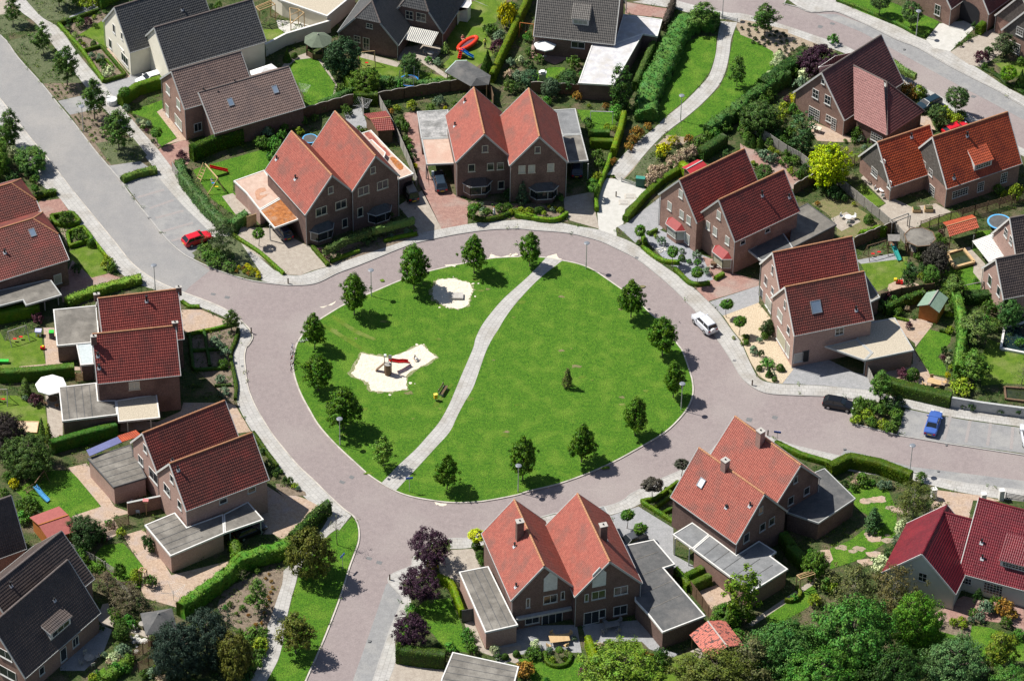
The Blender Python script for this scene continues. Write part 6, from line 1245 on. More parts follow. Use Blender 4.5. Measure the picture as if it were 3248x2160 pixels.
for a, k, fc, w_, h_, st, pn_ in (("31 268,880", 'a', 'F', .6, 1.4, '1', None), ("31 213,968", 'a', 'F', 1.0, 1.4, '1', None), ("31 268,1050", 'a', 'F', .8, 1.1, '1', None), ("31 175,1080", 'a', 'F', 1.0, 1.9, '1', None), ("31 237,1160", 'a', 'F', 2.2, 1.9, '2', m_blind), ("31 372,1165", 'b', 'F', .6, 1.3, '1', None), ("31 330,1255", 'b', 'F', 1.7, 1.5, '2', m_blind), ("31 400,1378", 'b', 'F', .9, 1.2, '1', None), ("31 340,1450", 'b', 'F', 3.0, 2.1, '1', m_shade), ("32 395,180", 'b', 'F', 1.2, 2.0, '2', m_blind), ("31 822,1387", 'b', 'R', 1.2, 1.2, 'g', None), ("32 480,245", 'b', 'R', 1.3, 1.5, '1', m_gutter)): h.win(a, k, fc, w_, h_, st, pn_)
h.win("32 540,235", 'b', 'R', .95, 1.9, '1', m_black, m_dtrim, False, 'door')
h.skylight("31 627,1185", 'b', 'R', 1.4, 1.7); h.pipe("31 960,1215", 'b', 'R', .6, .12)
h.ext("32 700,150 760,140 960,90 1090,205 1030,267", 2.9, m_ygrav, None, m_gtrim, True, ("32 1025,385",)); h.ext("32 1092,204 962,89 1060,-45 1282,-86 1442,184 1033,268", 2.9, m_ygrav, m_brickm, m_gtrim); h.ext("31 1045,925 1160,1105 1080,1145 1010,1000", 2.9, m_felt, m_brick, m_gtrim)
h = House('detached_house', 'cross shaped brick house with plum brown roofs and white verges at the upper right', (47, 54))
h.gable('a', (47.09, 54.17, -43.5, 9.45, 12.98, 2.9, 8.7), R_plum, m_brickm, m_trim, m_ridged)
for a, w_, h_, st in (("30 625,780", 1.1, 1.5, 'g'), ("30 725,830", 1.1, 1.5, 'g'), ("30 688,680", .6, .8, '1'), ("30 733,985", 1.0, 1.1, 'g')): h.win(a, 'a', 'F', w_, h_, st)
h.win("30 612,950", 'a', 'F', 2.0, 2.1, 'G', name='patio_door'); h.win("30 775,1030", 'a', 'F', .9, 2.0, 'G', name='door')
# hipped wing
A, B, C_ = G(30, 945, 990, 2.9), G(30, 1218, 1128, 2.9), G(30, 1525, 925, 2.9); T0, T1 = G(30, 938, 548, 8.2), G(30, 1213, 685, 7.6)
b = MB(); slab(b, [A, B, T1, T0], .1, 1); tiles(b, A, B, T1, T0); ro = h.part('wing_roof', b, [R_plum_lit, m_gtrim]); b = MB(); slab(b, [B, C_, T1], .1, 1); tiles(b, B, C_, T1, T1); D2 = C_+(T0-T1); D2.z = 2.9; slab(b, [C_, D2, T0, T1], .1, 1); tiles(b, C_, D2, T0, T1); h.part('wing_roof', b, [R_plum, m_gtrim])
b = MB(); 
for p_, q_ in ((T0, T1), (B, T1), (C_, T1)):
    for i in range(12): b.tube(p_.lerp(q_, i/12)+Vector((0, 0, .08)), p_.lerp(q_, (i+1.05)/12)+Vector((0, 0, .08)), .14, .12, n=7)
h.part('ridge_cap', b, m_ridged, ro); b = MB(); b.prism(inset([A, B, C_, D2], .25), 0, 2.85); h.part('wing_wall', b, m_brick)
n_ = (B-A).cross(Vector((0, 0, 1))).normalized(); n_.z = 0; n_ = n_ if n_.y < 0 else -n_; h.winat(A.lerp(B, .68)-n_*.2+Vector((0, 0, -1.4)), n_, 2.0, 1.3, 'G'); h.pipe("30 1045,690", 'a', 'R', .6, .12) if False else None
b = MB(); c = G(30, 1042, 690, 6.9); b.tube(c-Vector((0, 0, .8)), c+Vector((0, 0, .4)), .1); b.tube(c+Vector((0, 0, .4)), c+Vector((0, 0, .5)), .16); h.part('vent_pipe', b, m_black)
b = MB(); A, B, C_, D = G(30, 650, 560, 6.2), G(30, 820, 525, 6.2), G(30, 955, 432, 7.2), G(30, 790, 465, 7.2); slab(b, [A, B, C_, D], .1, 1); tiles(b, A, B, C_, D); h.part('dormer_roof', b, [R_plum, m_trim]); b = MB(); b.bar(A-Vector((0, 0, .05)), B-Vector((0, 0, .05)), .2, .25); h.part('fascia', b, m_trim)
b = MB(); b.prism(inset([A, B, C_, D], .3), 4.3, 6.2); h.part('dormer', b, m_trim)
h = House('detached_house', 'brick house with bright orange tiled roofs and dark boarded gables at the right', (58, 37))
OA = (53.3, 36.9, -60.4, 8.0, 8.6, 2.6, 7.6); OB = (62.3, 36.9, -60.5, 8.9, 12.44, 3.5, 9.4)
h.gable('a', OA, R_orange, m_brickm, m_trim, m_ridge, clad=m_wood, sides='R'); h.gable('b', OB, R_orange, m_brickm, m_trim, m_ridge, clad=m_wood, sides='R')
for a, k, fc, w_, h_, st in (("30 1113,1430", 'a', 'F', 1.5, 1.3, 'G'), ("30 1237,1530", 'a', 'F', .9, 1.4, 'g'), ("30 1185,1335", 'a', 'F', 1.0, .7, '2'), ("30 1525,1362", 'b', 'F', .9, 1.1, 'g'), ("30 1580,1430", 'b', 'F', .9, 1.1, 'g'), ("31 1822,240", 'b', 'R', 2.6, 1.2, 'G'), ("31 1992,190", 'b', 'R', 1.1, 1.6, 'G'), ("31 2185,115", 'b', 'R', 1.1, 1.7, 'G')): h.win(a, k, fc, w_, h_, st)
h.win("31 1588,232", 'b', 'F', 1.3, 2.1, 'G', name='patio_door'); h.pipe("30 1418,1140", 'a', 'R'); h.pipe("30 1770,1480", 'b', 'R'); h.pipe("30 1880,1130", 'b', 'R', .6, .13)
h.dormer("30 2010,1400", 'b', 'R', 2.9, 1.2, R_orange, m_trim, 3.2, 2.2, 'G')
h = House('semi_detached_house', 'brick pair with dark brown roofs and a white awning cut by the right edge', (70, 14))
h.gable('a', (70.84, 17.41, -71.8, 9.2, 10.71, 3.54, 9.6), R_dkbr, m_brickp, m_trim, m_ridged, sides='L'); h.gable('b', (68.4, 10.64, -71.1, 6.9, 10.46, 3.9, 8.0), R_brown if False else R_dkbr, m_brickp, m_trim, m_ridged)
for a, k, w_, h_ in (("31 2203,570", 'a', 1.0, 1.4), ("31 2245,635", 'a', .9, 1.3), ("31 2070,968", 'b', 1.1, 1.6), ("31 2143,1055", 'b', 1.0, 1.5)): h.win(a, k, 'F', w_, h_, 'g' if k == 'a' else '1')
b = MB(); q = [G(31, 1922, 640, 2.2), G(31, 2060, 815, 2.2), G(31, 2255, 738, 3.0), G(31, 2110, 572, 3.0)]; slab(b, q, .05); k_ = 16
for i in range(k_): b.bar(q[0].lerp(q[1], (i+.5)/k_)+Vector((0, 0, .03)), q[3].lerp(q[2], (i+.5)/k_)+Vector((0, 0, .03)), .05, .05)
h.part('awning', b, m_trim); b = MB()
for c in (G(31, 1925, 700), G(31, 2060, 860)): b.box(c.x-.05, c.x+.05, c.y-.05, c.y+.05, 0, 2.2)
h.part('post', b, m_gtrim)
h = House('detached_house', 'large pale rendered house with glazed maroon roofs at the lower right', (56, -42))
h.gable('a', (51.4, -43.4, -22.5, 9.3, 9.6, 2.8, 7.6), R_maroon, m_rgrey, m_trim, R_maroon, sides='R'); h.gable('b', (61.4, -41.3, -110.6, 13.5, 9.6, 2.88, 9.37), R_maroon, m_rgrey, m_trim, R_maroon, sides='R'); h.gable('c', (54.49, -40.79, -110.6, 9.6, 3.5, 2.86, 7.48), R_maroon, m_rgrey, None, R_maroon, sides='')
h.win("33 1512,705", 'a', 'F', 1.1, 1.4, 'g'); h.win("33 1878,738", 'b', 'R', 1.2, 1.0, 'G'); h.win("33 2095,805", 'b', 'R', 2.4, 1.7, 'G', name='patio_door'); h.pipe("33 2000,425", 'b', 'R'); h.pipe("33 2005,555", 'b', 'R'); h.dormer("33 2290,650", 'b', 'R', 4.2, 1.1, R_maroon, m_trim, 2.6, 1.6, 'G')
h = House('detached_house', 'dark brick house with half hipped charcoal roofs at the top', (-19, 66))
p0 = (G(10, 710, 270, 2.5)+G(10, 1210, 380, 2.5))/2; dr = G(10, 1210, 380, 2.5)-G(10, 710, 270, 2.5); dg = math.degrees(math.atan2(dr.y, dr.x)); bk = Vector((-dr.y, dr.x, 0)).normalized()
c = p0+bk*6.5; h.gable('a', (c.x, c.y, dg, dr.length, 13, 2.5, 8.0), R_slate, m_brick, m_gtrim, m_ridged, hip0=.42)
e = G(10, 1580, 280, 2.5); c = e-dr.normalized()*4.4+bk*5.5; h.gable('b', (c.x, c.y, dg, 8.9, 11, 2.5, 8.9), R_slate, m_brick, m_gtrim, m_ridged, hip0=.5)
h.win("10 972,217", 'a', 'F', 1.0, .8, 'g', frame=m_cream); h.win("10 870,325", 'a', 'F', 1.0, 1.1, 'g', frame=m_cream); h.win("10 945,365", 'a', 'F', 1.0, 2.1, 'g', name='door', frame=m_cream); h.win("10 1303,128", 'b', 'F', 1.2, 1.4, 'g', frame=m_cream); h.win("10 1400,145", 'b', 'F', 1.5, 1.4, 'g', frame=m_cream)
b = MB(); q = [G(10, 1265, 330, 2.1), G(10, 1485, 385, 2.1), G(10, 1545, 270, 2.9), G(10, 1312, 222, 2.9)]; slab(b, q, .05); bl = MB(); k_ = 15
for i in range(k_): bl.bar(q[0].lerp(q[1], (i+.5)/k_)+Vector((0, 0, .025)), q[3].lerp(q[2], (i+.5)/k_)+Vector((0, 0, .025)), .07, .03)
aw = h.part('awning', b, m_stripe, None, 'cream striped awning'); h.part('stripe', bl, simple('slate_blue_stripe', (.10, .11, .16), .9), aw)
h.ext("10 1700,90 1710,60 1790,70 1820,30 1815,0 1740,10", 2.6, m_feltw, m_trim, m_trim)
h = House('detached_house', 'house with a grey brown tiled roof, small dormer and silver flat roofs at the top', (8.9, 68))
h.gable('a', (8.94, 69.2, -98.8, 10.7, 11.79, 3.3, 10.2), R_dkbr if False else roofm('grey_brown_roof_tiles', (.085,.08,.075), (.125,.115,.105)), m_brick, m_trim, m_ridged); h.dormer("20 630,215", 'a', 'R', 2.4, 1.2, MC['grey_brown_roof_tiles'], m_trim, 2.2, 1.5, '3', pane=m_blind)
h.win("20 610,375", 'a', 'R', 2.0, 1.1, '2'); h.ext("20 735,340 910,362 1147,283 905,707 610,690", 2.9, m_feltw, m_brick, m_trim); h.ext("20 915,358 985,120 1060,128 1310,163 1270,302 1150,284", 2.75, m_feltw, m_brick, m_trim); h.skylight("20 600,330", 'a', 'R', .01, .01) if False else None
# top right corner houses
def corner_gable(h, key, mark, z, mark2, side, w, l, zr, *a, **k):
    t, xy = mark.split(); x, y = map(float, xy.split(',')); e = G(t, x, y, z); x2, y2 = map(float, mark2.split(',')); d = (G(t, x2, y2, z)-e).normalized(); r_ = Vector((d.y, -d.x, 0))
    c = e+d*l/2+r_*(w/2 if side == 'L' else -w/2); h.gable(key, (c.x, c.y, math.degrees(math.atan2(d.y, d.x))-90, w, l, z, zr), *a, **k)
h = House('detached_house', 'brick house with an arched passage at the top right', (62, 82))
corner_gable(h, 'a', "30 1750,78", 3.2, "1850,5", 'R', 8, 7, 8.6, R_plum, m_brickm, m_trim, m_ridged); corner_gable(h, 'b', "30 2062,120", 3.2, "2225,0", 'R', 6, 9, 8.0, R_plum, m_brickm, m_trim, m_ridged)
h.win("30 1635,85", 'a', 'F', 1.0, 1.8, 'g'); 
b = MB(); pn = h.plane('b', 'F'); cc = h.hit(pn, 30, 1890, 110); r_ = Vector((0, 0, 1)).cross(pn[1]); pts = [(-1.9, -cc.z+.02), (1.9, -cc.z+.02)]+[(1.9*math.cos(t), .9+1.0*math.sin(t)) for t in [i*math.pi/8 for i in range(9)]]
b.add([cc+r_*x+Vector((0, 0, z))+pn[1]*.05 for x, z in pts], [tuple(range(len(pts)))]); h.part('archway', b, simple('painted_passage_shade', (.03, .03, .035), .9))  # flat dark panel on the wall, painting the shade inside the arch
h = House('detached_house', 'brick and boarded house cut by the top right corner', (75, 76))
corner_gable(h, 'a', "30 2112,130", 3.0, "2352,-40", 'L', 8, 9, 8.5, R_plum, m_brickm, m_trim, m_ridged, clad=m_wood); corner_gable(h, 'b', "30 2165,250", 3.0, "2400,90", 'L', 8, 8, 8.5, R_plum, m_brickm, m_trim, m_ridged, clad=m_wood)
for a, w_, h_ in (("30 2318,262", 1.2, 1.4), ("30 2272,395", 2.0, 1.8)): h.win(a, 'b', 'F', w_, h_, 'G')
h = House('garage_building', 'cream walled flat roofed garage at the top beside the timber scaffolding', (-31, 74), 'garage')
h.ext("10 150,-60 240,5 622,137 862,-60 500,-300", 2.9, m_ygrav, m_render, m_trim, tw=.25)
h = House('garage_building', 'flat grey roofed garage with white rim at the bottom edge', (-3, -66), 'garage')
h.ext("13 1567,1545 1660,1323 2212,1443 2150,1680 1540,1680", 3.0, m_felt, m_brick, m_trim, seams=("13 1660,1323 1567,1600", "13 2212,1443 2150,1680", 5))
# ================================================================ things
def V3(s, z=0):
    t, xy = s.split(); x, y = map(float, xy.split(',')); return G(t, x, y, z)
m_tyre = simple('tyre_rubber', (.015, .015, .016), .9); m_rim = simple('wheel_alloy', (.45, .46, .47), .35, metal=.6)
m_carglass = M('car_glass', (.012,.016,.02), rough=.08, spec=.8); m_redlamp = simple('red_lamp', (.5, .01, .01), .3); m_headlamp = simple('clear_lamp', (.6, .62, .65), .2)
m_plate = simple('yellow_plate', (.75, .55, .03), .5)
def carpaint(n, c): return M(n, c, rough=.28, spec=.6)
def car(mark, L, W, H, paint, label, style='hatch', spare=False, z=0.0):
    """mark: 'tile rear -> front' at mid height"""
    t, a, b_ = mark.split(); ra = G(t, *map(float, a.split(',')), .6); fr = G(t, *map(float, b_.split(',')), .6); d = fr-ra
    c = (ra+fr)/2; root = empty('parked_car', (c.x, c.y, z), math.atan2(d.y, d.x)); tag(root, label, 'car', None)
    wb = L*.30; Lh = L/2
    # body: outline stations x, half width, sill, shoulder
    hood = {'hatch': .92, 'sedan': .90, 'suv': 1.12, 'van': 1.05}[style]; sh = hood+.02
    st = [(-Lh, .80, .42, sh-.14), (-Lh+.06, .90, .30, sh-.02), (-Lh+.5, 1, .24, sh), (-wb*.2, 1, .22, sh), (Lh-1.15, 1, .24, hood), (Lh-.45, .96, .26, hood-.12), (-.08+Lh, .86, .30, hood-.24), (Lh, .74, .38, hood-.34)]
    b = MB(); vs = []; w2 = W/2
    for x, k, z0, z1 in st:
        for y, zz in ((-k*w2*.90, z0), (-k*w2, z0+.16), (-k*w2*1.0, (z0+z1)/2+.05), (-k*w2*.96, z1-.08), (-k*w2*.84, z1), (0, z1+.035), (k*w2*.84, z1), (k*w2*.96, z1-.08), (k*w2, (z0+z1)/2+.05), (k*w2, z0+.16), (k*w2*.90, z0)): vs.append((x, y, zz))
    m = 11; fs = [(i*m+j, (i+1)*m+j, (i+1)*m+(j+1) % m, i*m+(j+1) % m) for i in range(len(st)-1) for j in range(m)]
    fs += [tuple(range(m)), tuple(range((len(st)-1)*m+m-1, (len(st)-1)*m-1, -1))]; b.add(vs, fs)
    body = b.build('body', paint, root, smooth_=False)
    # glasshouse
    x0, x1, x2, x3 = {'hatch': (-Lh+.10, -Lh+.62, .28, 1.0), 'sedan': (-Lh+.95, -Lh+1.55, .25, .98), 'suv': (-Lh+.08, -Lh+.38, .35, 1.0), 'van': (-Lh+.05, -Lh+.3, .8, 1.5)}[style]
    b = MB(); lo, hi = sh-.03, H-.07
    q = [(x0, w2*.84, lo), (x3, w2*.84, lo-.03), (x2, w2*.70, hi), (x1, w2*.70, hi)]
    b.add([(x, -y, z_) for x, y, z_ in q]+[(x, y, z_) for x, y, z_ in q], [(0, 1, 2, 3), (7, 6, 5, 4), (1, 5, 6, 2), (3, 2, 6, 7), (0, 3, 7, 4)]); b.build('glasshouse', m_carglass, root)
    b = MB(); rx0, rx1 = x1-.03, x2+.05
    b.add([(rx0, -w2*.71, hi-.02), (rx1, -w2*.71, hi-.02), (rx1, w2*.71, hi-.02), (rx0, w2*.71, hi-.02), (rx0+.08, -w2*.6, H), (rx1-.1, -w2*.6, H-.01), (rx1-.1, w2*.6, H-.01), (rx0+.08, w2*.6, H)], [(4, 5, 6, 7), (0, 1, 5, 4), (1, 2, 6, 5), (2, 3, 7, 6), (3, 0, 4, 7)])
    for sy in (-1, 1):
        for A, B_ in ((q[0], q[3]), (q[1], q[2])): b.bar((A[0], sy*(A[1]+.0), A[2]), (B_[0], sy*(B_[1]+.012), B_[2]), .06, .06)
        xm = (x1+x2)/2-.1; b.bar((xm, sy*w2*.85, lo), (xm, sy*w2*.715, hi), .07, .05)
    b.build('roof', paint, root)
    for x in (-wb, wb):
        for sy in (-1, 1):
            b = MB(); r = .31 if style != 'suv' else .36; b.tube((x, sy*(w2-.2), r), (x, sy*(w2+.01), r), r, n=16); wh = b.build('wheel', m_tyre, root)
            b = MB(); b.tube((x, sy*(w2+.005), r), (x, sy*(w2+.022), r), r*.62, n=12); b.build('rim', m_rim, wh)
    for sy in (-1, 1):
        b = MB(); b.box(-Lh-.015, -Lh+.12, sy*w2*.66-.14, sy*w2*.66+.14, sh-.36, sh-.14); b.build('tail_light', m_redlamp, root)
        b = MB(); b.box(Lh-.22, Lh-.03, sy*w2*.66-.16, sy*w2*.66+.16, hood-.33, hood-.18); b.build('headlight', m_headlamp, root)
        b = MB(); b.box(x3-.32, x3-.16, sy*(w2+.06)-.09, sy*(w2+.06)+.09, sh-.02, sh+.12); b.build('wing_mirror', paint, root)
    b = MB(); b.box(-Lh-.03, -Lh-.005, -.26, .26, .48, .6); b.build('number_plate', m_plate, root)
    if spare: b = MB(); b.tube((-Lh-.18, .1, .95), (-Lh+.02, .1, .95), .36, n=16); b.build('spare_wheel_cover', simple('spare_white', (.8, .8, .82), .5), root)
    return root
car("00 1370,615 1125,690", 4.4, 1.7, 1.42, carpaint('white_paint', (.78, .79, .8)), 'white car parked on the drive behind the clipped hedge', 'hatch')
car("01 1525,655 1745,580", 4.2, 1.7, 1.42, carpaint('red_paint', (.55, .012, .025)), 'bright red hatchback in the last bay beside the grey road', 'hatch')
car("11 290,600 205,500", 4.2, 1.65, 1.42, carpaint('navy_paint', (.02, .03, .06)), 'dark car in the shade under the rust stained carport', 'hatch')
car("11 1335,290 1275,170", 4.4, 1.7, 1.85, carpaint('black_paint', (.006, .007, .010)), 'black van in the shadow beside the twin gabled brick pair', 'van')
car("11 1570,205 1535,80", 4.6, 1.75, 1.45, carpaint('blue_black_paint', (.02, .035, .055)), 'black estate car reversing out of the pink roofed carport', 'hatch')
car("21 600,70 600,-10", 4.2, 1.7, 1.42, MC['navy_paint'], 'dark car hidden under the right carport of the northern pair', 'hatch')
car("21 1715,1380 1600,1265", 4.2, 1.75, 1.68, carpaint('silver_paint', (.55, .57, .62)), 'silver off-road car with a covered spare wheel on the ring road', 'suv', True)
car("32 690,600 945,645", 4.1, 1.68, 1.45, MC['black_paint'], 'black hatchback parked in front of the willow shrubs', 'hatch', z=-.1)
car("32 1572,872 1628,700", 4.75, 1.72, 1.42, carpaint('blue_paint', (.05, .11, .36)), 'blue saloon in the first eastern parking bay', 'sedan', z=-.0)
car("32 2400,960 2372,830", 4.4, 1.7, 1.42, MC['silver_paint'], 'pale car mostly cut off by the right edge', 'hatch')
car("30 1625,835 1490,900", 4.3, 1.7, 1.5, carpaint('teal_black_paint', (.012, .03, .045)), 'dark blue car beside the cross shaped house', 'suv')
car("30 1730,1090 1850,1048", 4.2, 1.7, 1.42, MC['red_paint'], 'red car half hidden behind the orange tiled roof', 'hatch')
car("23 1090,385 1000,425", 4.4, 1.7, 1.46, carpaint('grey_paint', (.07, .075, .085)), 'dark grey car behind the flat roof of the southern pair', 'hatch')
car("03 1990,350 2150,285", 4.3, 1.7, 1.42, MC['black_paint'], 'black car in the shade under the long southwest carport', 'hatch')
# lamps
m_galv = simple('galvanised_steel', (.5, .51, .52), .5, metal=.3); m_lampg = simple('lamp_head_grey', (.20, .22, .25), .4)
def lamp(mark, label, H=4.5, z=0):
    c = V3(mark); e = empty('street_lamp', (c.x, c.y, z)); tag(e, label, 'street lamp', 'street lamps', auto=False)
    b = MB(); b.tube((0, 0, -.1), (0, 0, 1.2), .075, .07); b.tube((0, 0, 1.2), (0, 0, H-.35), .055, .045); b.build('pole', m_galv, e)
    b = MB(); b.lathe((0, 0, H-.4), [(.05, 0), (.16, .05), (.20, .22), (.17, .26)], 14); b.build('globe', simple('lamp_glass', (.55, .57, .58), .3), e)
    b = MB(); b.lathe((0, 0, H-.14), [(.10, -.04), (.38, 0), (.40, .03), (.28, .10), (.0, .14)], 16); b.build('hood', m_lampg, e)
for m_, l_ in (("00 692,1093", 'street lamp in the planted verge of the grey road'), ("01 1288,1055", 'street lamp at the mouth of the grey road behind the light hedge'), ("11 987,1095", 'street lamp on the island edge between two lime trees, upper left'),
               ("21 676,870", 'street lamp at the top of the island right of the path'), ("20 1459,1003", 'street lamp beside the winding path lawn'), ("30 1458,300", 'street lamp on the far pavement by the pale driveway'),
               ("32 1405,1190", 'street lamp behind the clipped hedge of the eastern road'), ("22 1463,678", 'street lamp at the right edge of the island'), ("12 728,970", 'street lamp at the lower left edge of the island'),
               ("12 2203,1358", 'street lamp at the bottom edge of the island before a lime tree'), ("20 1806,145", 'street lamp at the top end of the winding path'), ("20 1008,110", 'thin street lamp pole beside the silver flat roof')):
    lamp(m_, l_)
m_blue = simple('blue_sign', (.03, .10, .42), .5)
def street_sign(mark, label, ang, H=2.4, w_=.9):
    c = V3(mark); e = empty('street_sign', c, math.radians(ang)); tag(e, label, 'sign', 'street name signs')
    b = MB(); b.tube((0, 0, -.05), (0, 0, H), .03); b.build('post', m_galv, e); b = MB(); b.box(-w_/2, w_/2, -.04, -.015, H-.28, H); b.box(-w_/2, w_/2, .015, .04, H-.28, H); b.build('sign_plate', m_blue, e)
street_sign("32 300,975", 'blue street sign on a thin post behind the chimney roofs', -10); street_sign("12 1303,1357", 'blue street sign at the bottom end of the island path', 12); street_sign("13 750,640", 'blue street sign on the verge lawn by the south road', 60)
def bollard(mark, label):
    c = V3(mark); e = empty('bollard', c); tag(e, label, 'bollard', 'dark pavement bollards'); b = MB(); b.box(-.08, .08, -.08, .08, -.05, .8); b.build('post', m_dtimber, e); b = MB(); b.lathe((0, 0, .8), [(.1, 0), (.1, .03), (.0, .1)], 6); b.build('cap', m_black, e)
for m_, l_ in (("11 298,992", 'dark bollard at the pavement corner below the rust stained carport'), ("22 2053,475", 'dark bollard on the pavement beside the gravel garden'), ("22 2183,890", 'dark bollard behind the right chimney of the southeast pair'), ("13 1140,727", 'dark bollard on the pavement corner by the purple trees'), ("21 925,272", 'dark bollard on the pale paving before the tall hedge'), ("01 2083,1400", 'dark bollard on the pavement left of the ring road')): bollard(m_, l_)
def cab(name, mark, s, h, mat, top, label, cat, ang=0, legs=False):
    c = V3(mark); e = empty(name, c, math.radians(ang)); tag(e, label, cat); b = MB(); z0 = .35 if legs else 0; b.box(-s[0]/2, s[0]/2, -s[1]/2, s[1]/2, z0, h-.08); b.build('body', mat, e)
    b = MB(); b.box(-s[0]/2-.04, s[0]/2+.04, -s[1]/2-.04, s[1]/2+.04, h-.08, h); b.build('lid', top, e)
    if legs: b = MB(); b.tube((0, 0, 0), (0, 0, z0), .05); b.build('post', m_galv, e)
    return e
cab('utility_box', "21 1125,185", (1.2, .6), 1.5, simple('green_metal', (.02, .10, .07), .5), simple('teal_metal', (.05, .25, .2), .5), 'dark green utility box at the path entrance', 'utility box', -8)
cab('litter_bin', "12 1520,600", (.42, .34), 1.05, simple('yellow_bin', (.72, .46, .03), .5), simple('yellow_bin_lid', (.8, .6, .1), .5), 'yellow litter bin beside the park bench', 'litter bin', 20, True)
cab('gate_post', "32 1600,1410", (.6, .6), 1.6, m_trim, m_trim, 'white gate post beside the olive weeping tree', 'gate post', 20); cab('gate_post', "33 2010,90", (.6, .6), 1.6, m_trim, m_trim, 'left white post of the arched gateway behind the maroon roof', 'gate post', 10); cab('gate_post', "32 2160,1420", (.6, .6), 1.6, m_trim, m_trim, 'right white post of the arched gateway behind the maroon roof', 'gate post', 10)
# bench
c = (V3("12 1545,565")+V3("12 1625,500"))/2; c = V3("12 1585,535"); p, q = V3("12 1550,545", .6), V3("12 1600,465", .6); e = empty('park_bench', (c.x, c.y, 0), math.atan2((q-p).y, (q-p).x)); tag(e, 'dark wooden park bench on the lawn beside the island path', 'bench')
for k in range(3): b = MB(); b.box(-.95, .95, -.25+k*.17, -.11+k*.17, .44, .48); b.build('seat_slat', m_dtimber, e)
for k in range(2): b = MB(); b.box(-.95, .95, .30+k*.04, .33+k*.04, .60+k*.2, .74+k*.2); b.build('backrest_slat', m_dtimber, e)
for x in (-.7, .7): b = MB(); b.box(x-.06, x+.06, -.25, .35, 0, .44); b.bar((x, .3, .4), (x, .4, .95), .06, .06); b.build('leg', m_gtrim, e)
# fences and walls
def fence(pts, h, mat, label, style='board', name='fence', cat='fence', th=.06):
    pts = P(pts); o = pts[0].copy(); e = empty(name, o); tag(e, label, cat)
    for a, b_ in zip(pts[:-1], pts[1:]):
        a = a-o; b_ = b_-o; L_ = (b_-a).length; n = max(1, round(L_/1.8))
        for i in range(n):
            p, q = a.lerp(b_, i/n), a.lerp(b_, (i+1)/n); d = (q-p).normalized(); s = Vector((-d.y, d.x, 0)); b = MB()
            if style in ('wave', 'board'):
                m = 9; vs = []
                for k in range(m+1):
                    c = p.lerp(q, k/m); zz = h+(.16*math.sin(math.pi*k/m) if style == 'wave' else 0)
                    for o_ in (-th/2, th/2): vs += [c+s*o_+Vector((0, 0, .03)), c+s*o_+Vector((0, 0, zz))]
                for k in range(m): j = 4*k; b.add([vs[j], vs[j+1], vs[j+2], vs[j+3], vs[j+4], vs[j+5], vs[j+6], vs[j+7]], [(0, 4, 5, 1), (2, 3, 7, 6), (1, 5, 7, 3)])
                for k in range(m+1): b.bar(p.lerp(q, k/m)+Vector((0, 0, .05)), p.lerp(q, k/m)+Vector((0, 0, h)), .03, th+.05)
            elif style == 'wall': b.prism([p-s*th/2, q-s*th/2, q+s*th/2, p+s*th/2], 0, h)
            else:
                k_ = int(h/.22)
                for k in range(k_): b.bar(p+Vector((0, 0, .15+k*.22)), q+Vector((0, 0, .15+k*.22)), .03, .10)
            b.build('panel', mat, e)
        if style == 'wall': 
            b = MB(); b.bar(a+Vector((0, 0, h+.03)), b_+Vector((0, 0, h+.03)), th+.08, .06); b.build('coping', m_trim if mat is m_render else m_gtrim, e)
        else:
            for i in range(n+1): c = a.lerp(b_, i/n); b = MB(); b.box(c.x-.05, c.x+.05, c.y-.05, c.y+.05, 0, h+.05); b.build('post', mat, e)
            if style == 'wave':
                b = MB(); m = n*6; 
                for i in range(m): 
                    t0, t1 = i/m, (i+1)/m; f_ = lambda t: a.lerp(b_, t)+Vector((0, 0, h+.02+.16*abs(math.sin(math.pi*t*n)))); b.bar(f_(t0), f_(t1), .1, .04)
                b.build('cap_rail', m_timber if False else m_gtimber, e)
    return e
fence("10 -90,1100 160,1070 520,960 840,870", 1.8, m_dtimber, 'long wavy brown fence behind the twin gabled pair on the left', 'wave')
fence("10 1040,860 1260,820 1640,760 1960,740", 1.8, m_dtimber, 'long wavy brown fence behind the northern pair', 'wave')
fence("20 220,770 460,780 690,800 890,820", 1.8, m_dtimber, 'wavy brown fence right of the northern pair', 'wave')
fence("10 1960,740 2000,880", 1.8, m_dtimber, 'short fence between the two northern wavy fences', 'board')
fence("10 1055,880 1200,1150 1310,1400 1365,1560", 1.8, m_gtimber, 'tall pale board fence beside the stained narrow roof', 'board')
fence("10 905,860 925,960", 1.6, m_gtimber, 'short fence beside the red tiled garden shed', 'board')
fence("20 1975,1060 2130,1150 2340,1290 30 500,1350 640,1460 31 800,170 900,260 1150,460 1300,590 1450,760", 1.7, m_gtimber, 'long weathered grey board fence running past the golden tree', 'board')
fence("31 440,260 640,150 690,130", 1.8, m_dtimber, 'dark wavy fence behind the eastern pair', 'wave')
fence("31 940,700 1180,600 1290,560", 1.8, m_dtimber, 'dark fence behind the wooden play set', 'wave')
fence("30 850,1400 1040,1330", 1.7, m_dtimber, 'dark slatted fence between golden tree and orange roofed house', 'slat')
fence("31 1490,560 1640,510 1940,430 2352,310", 1.8, m_dtimber, 'long slatted fence below the orange roofed house', 'slat')
fence("31 1160,1160 1330,1110 1600,1070", 1.7, m_dtimber, 'dark fence above the green roofed shed', 'board')
fence("32 1040,380 1105,520", 1.8, m_gtimber, 'grey board gate beside the brick garage of the pink pair', 'board')
fence("32 1745,650 1985,690 2205,720 2400,745", 1.5, m_gtrim, 'low grey stone garden wall at the right', 'wall', 'garden_wall', 'wall', .25)
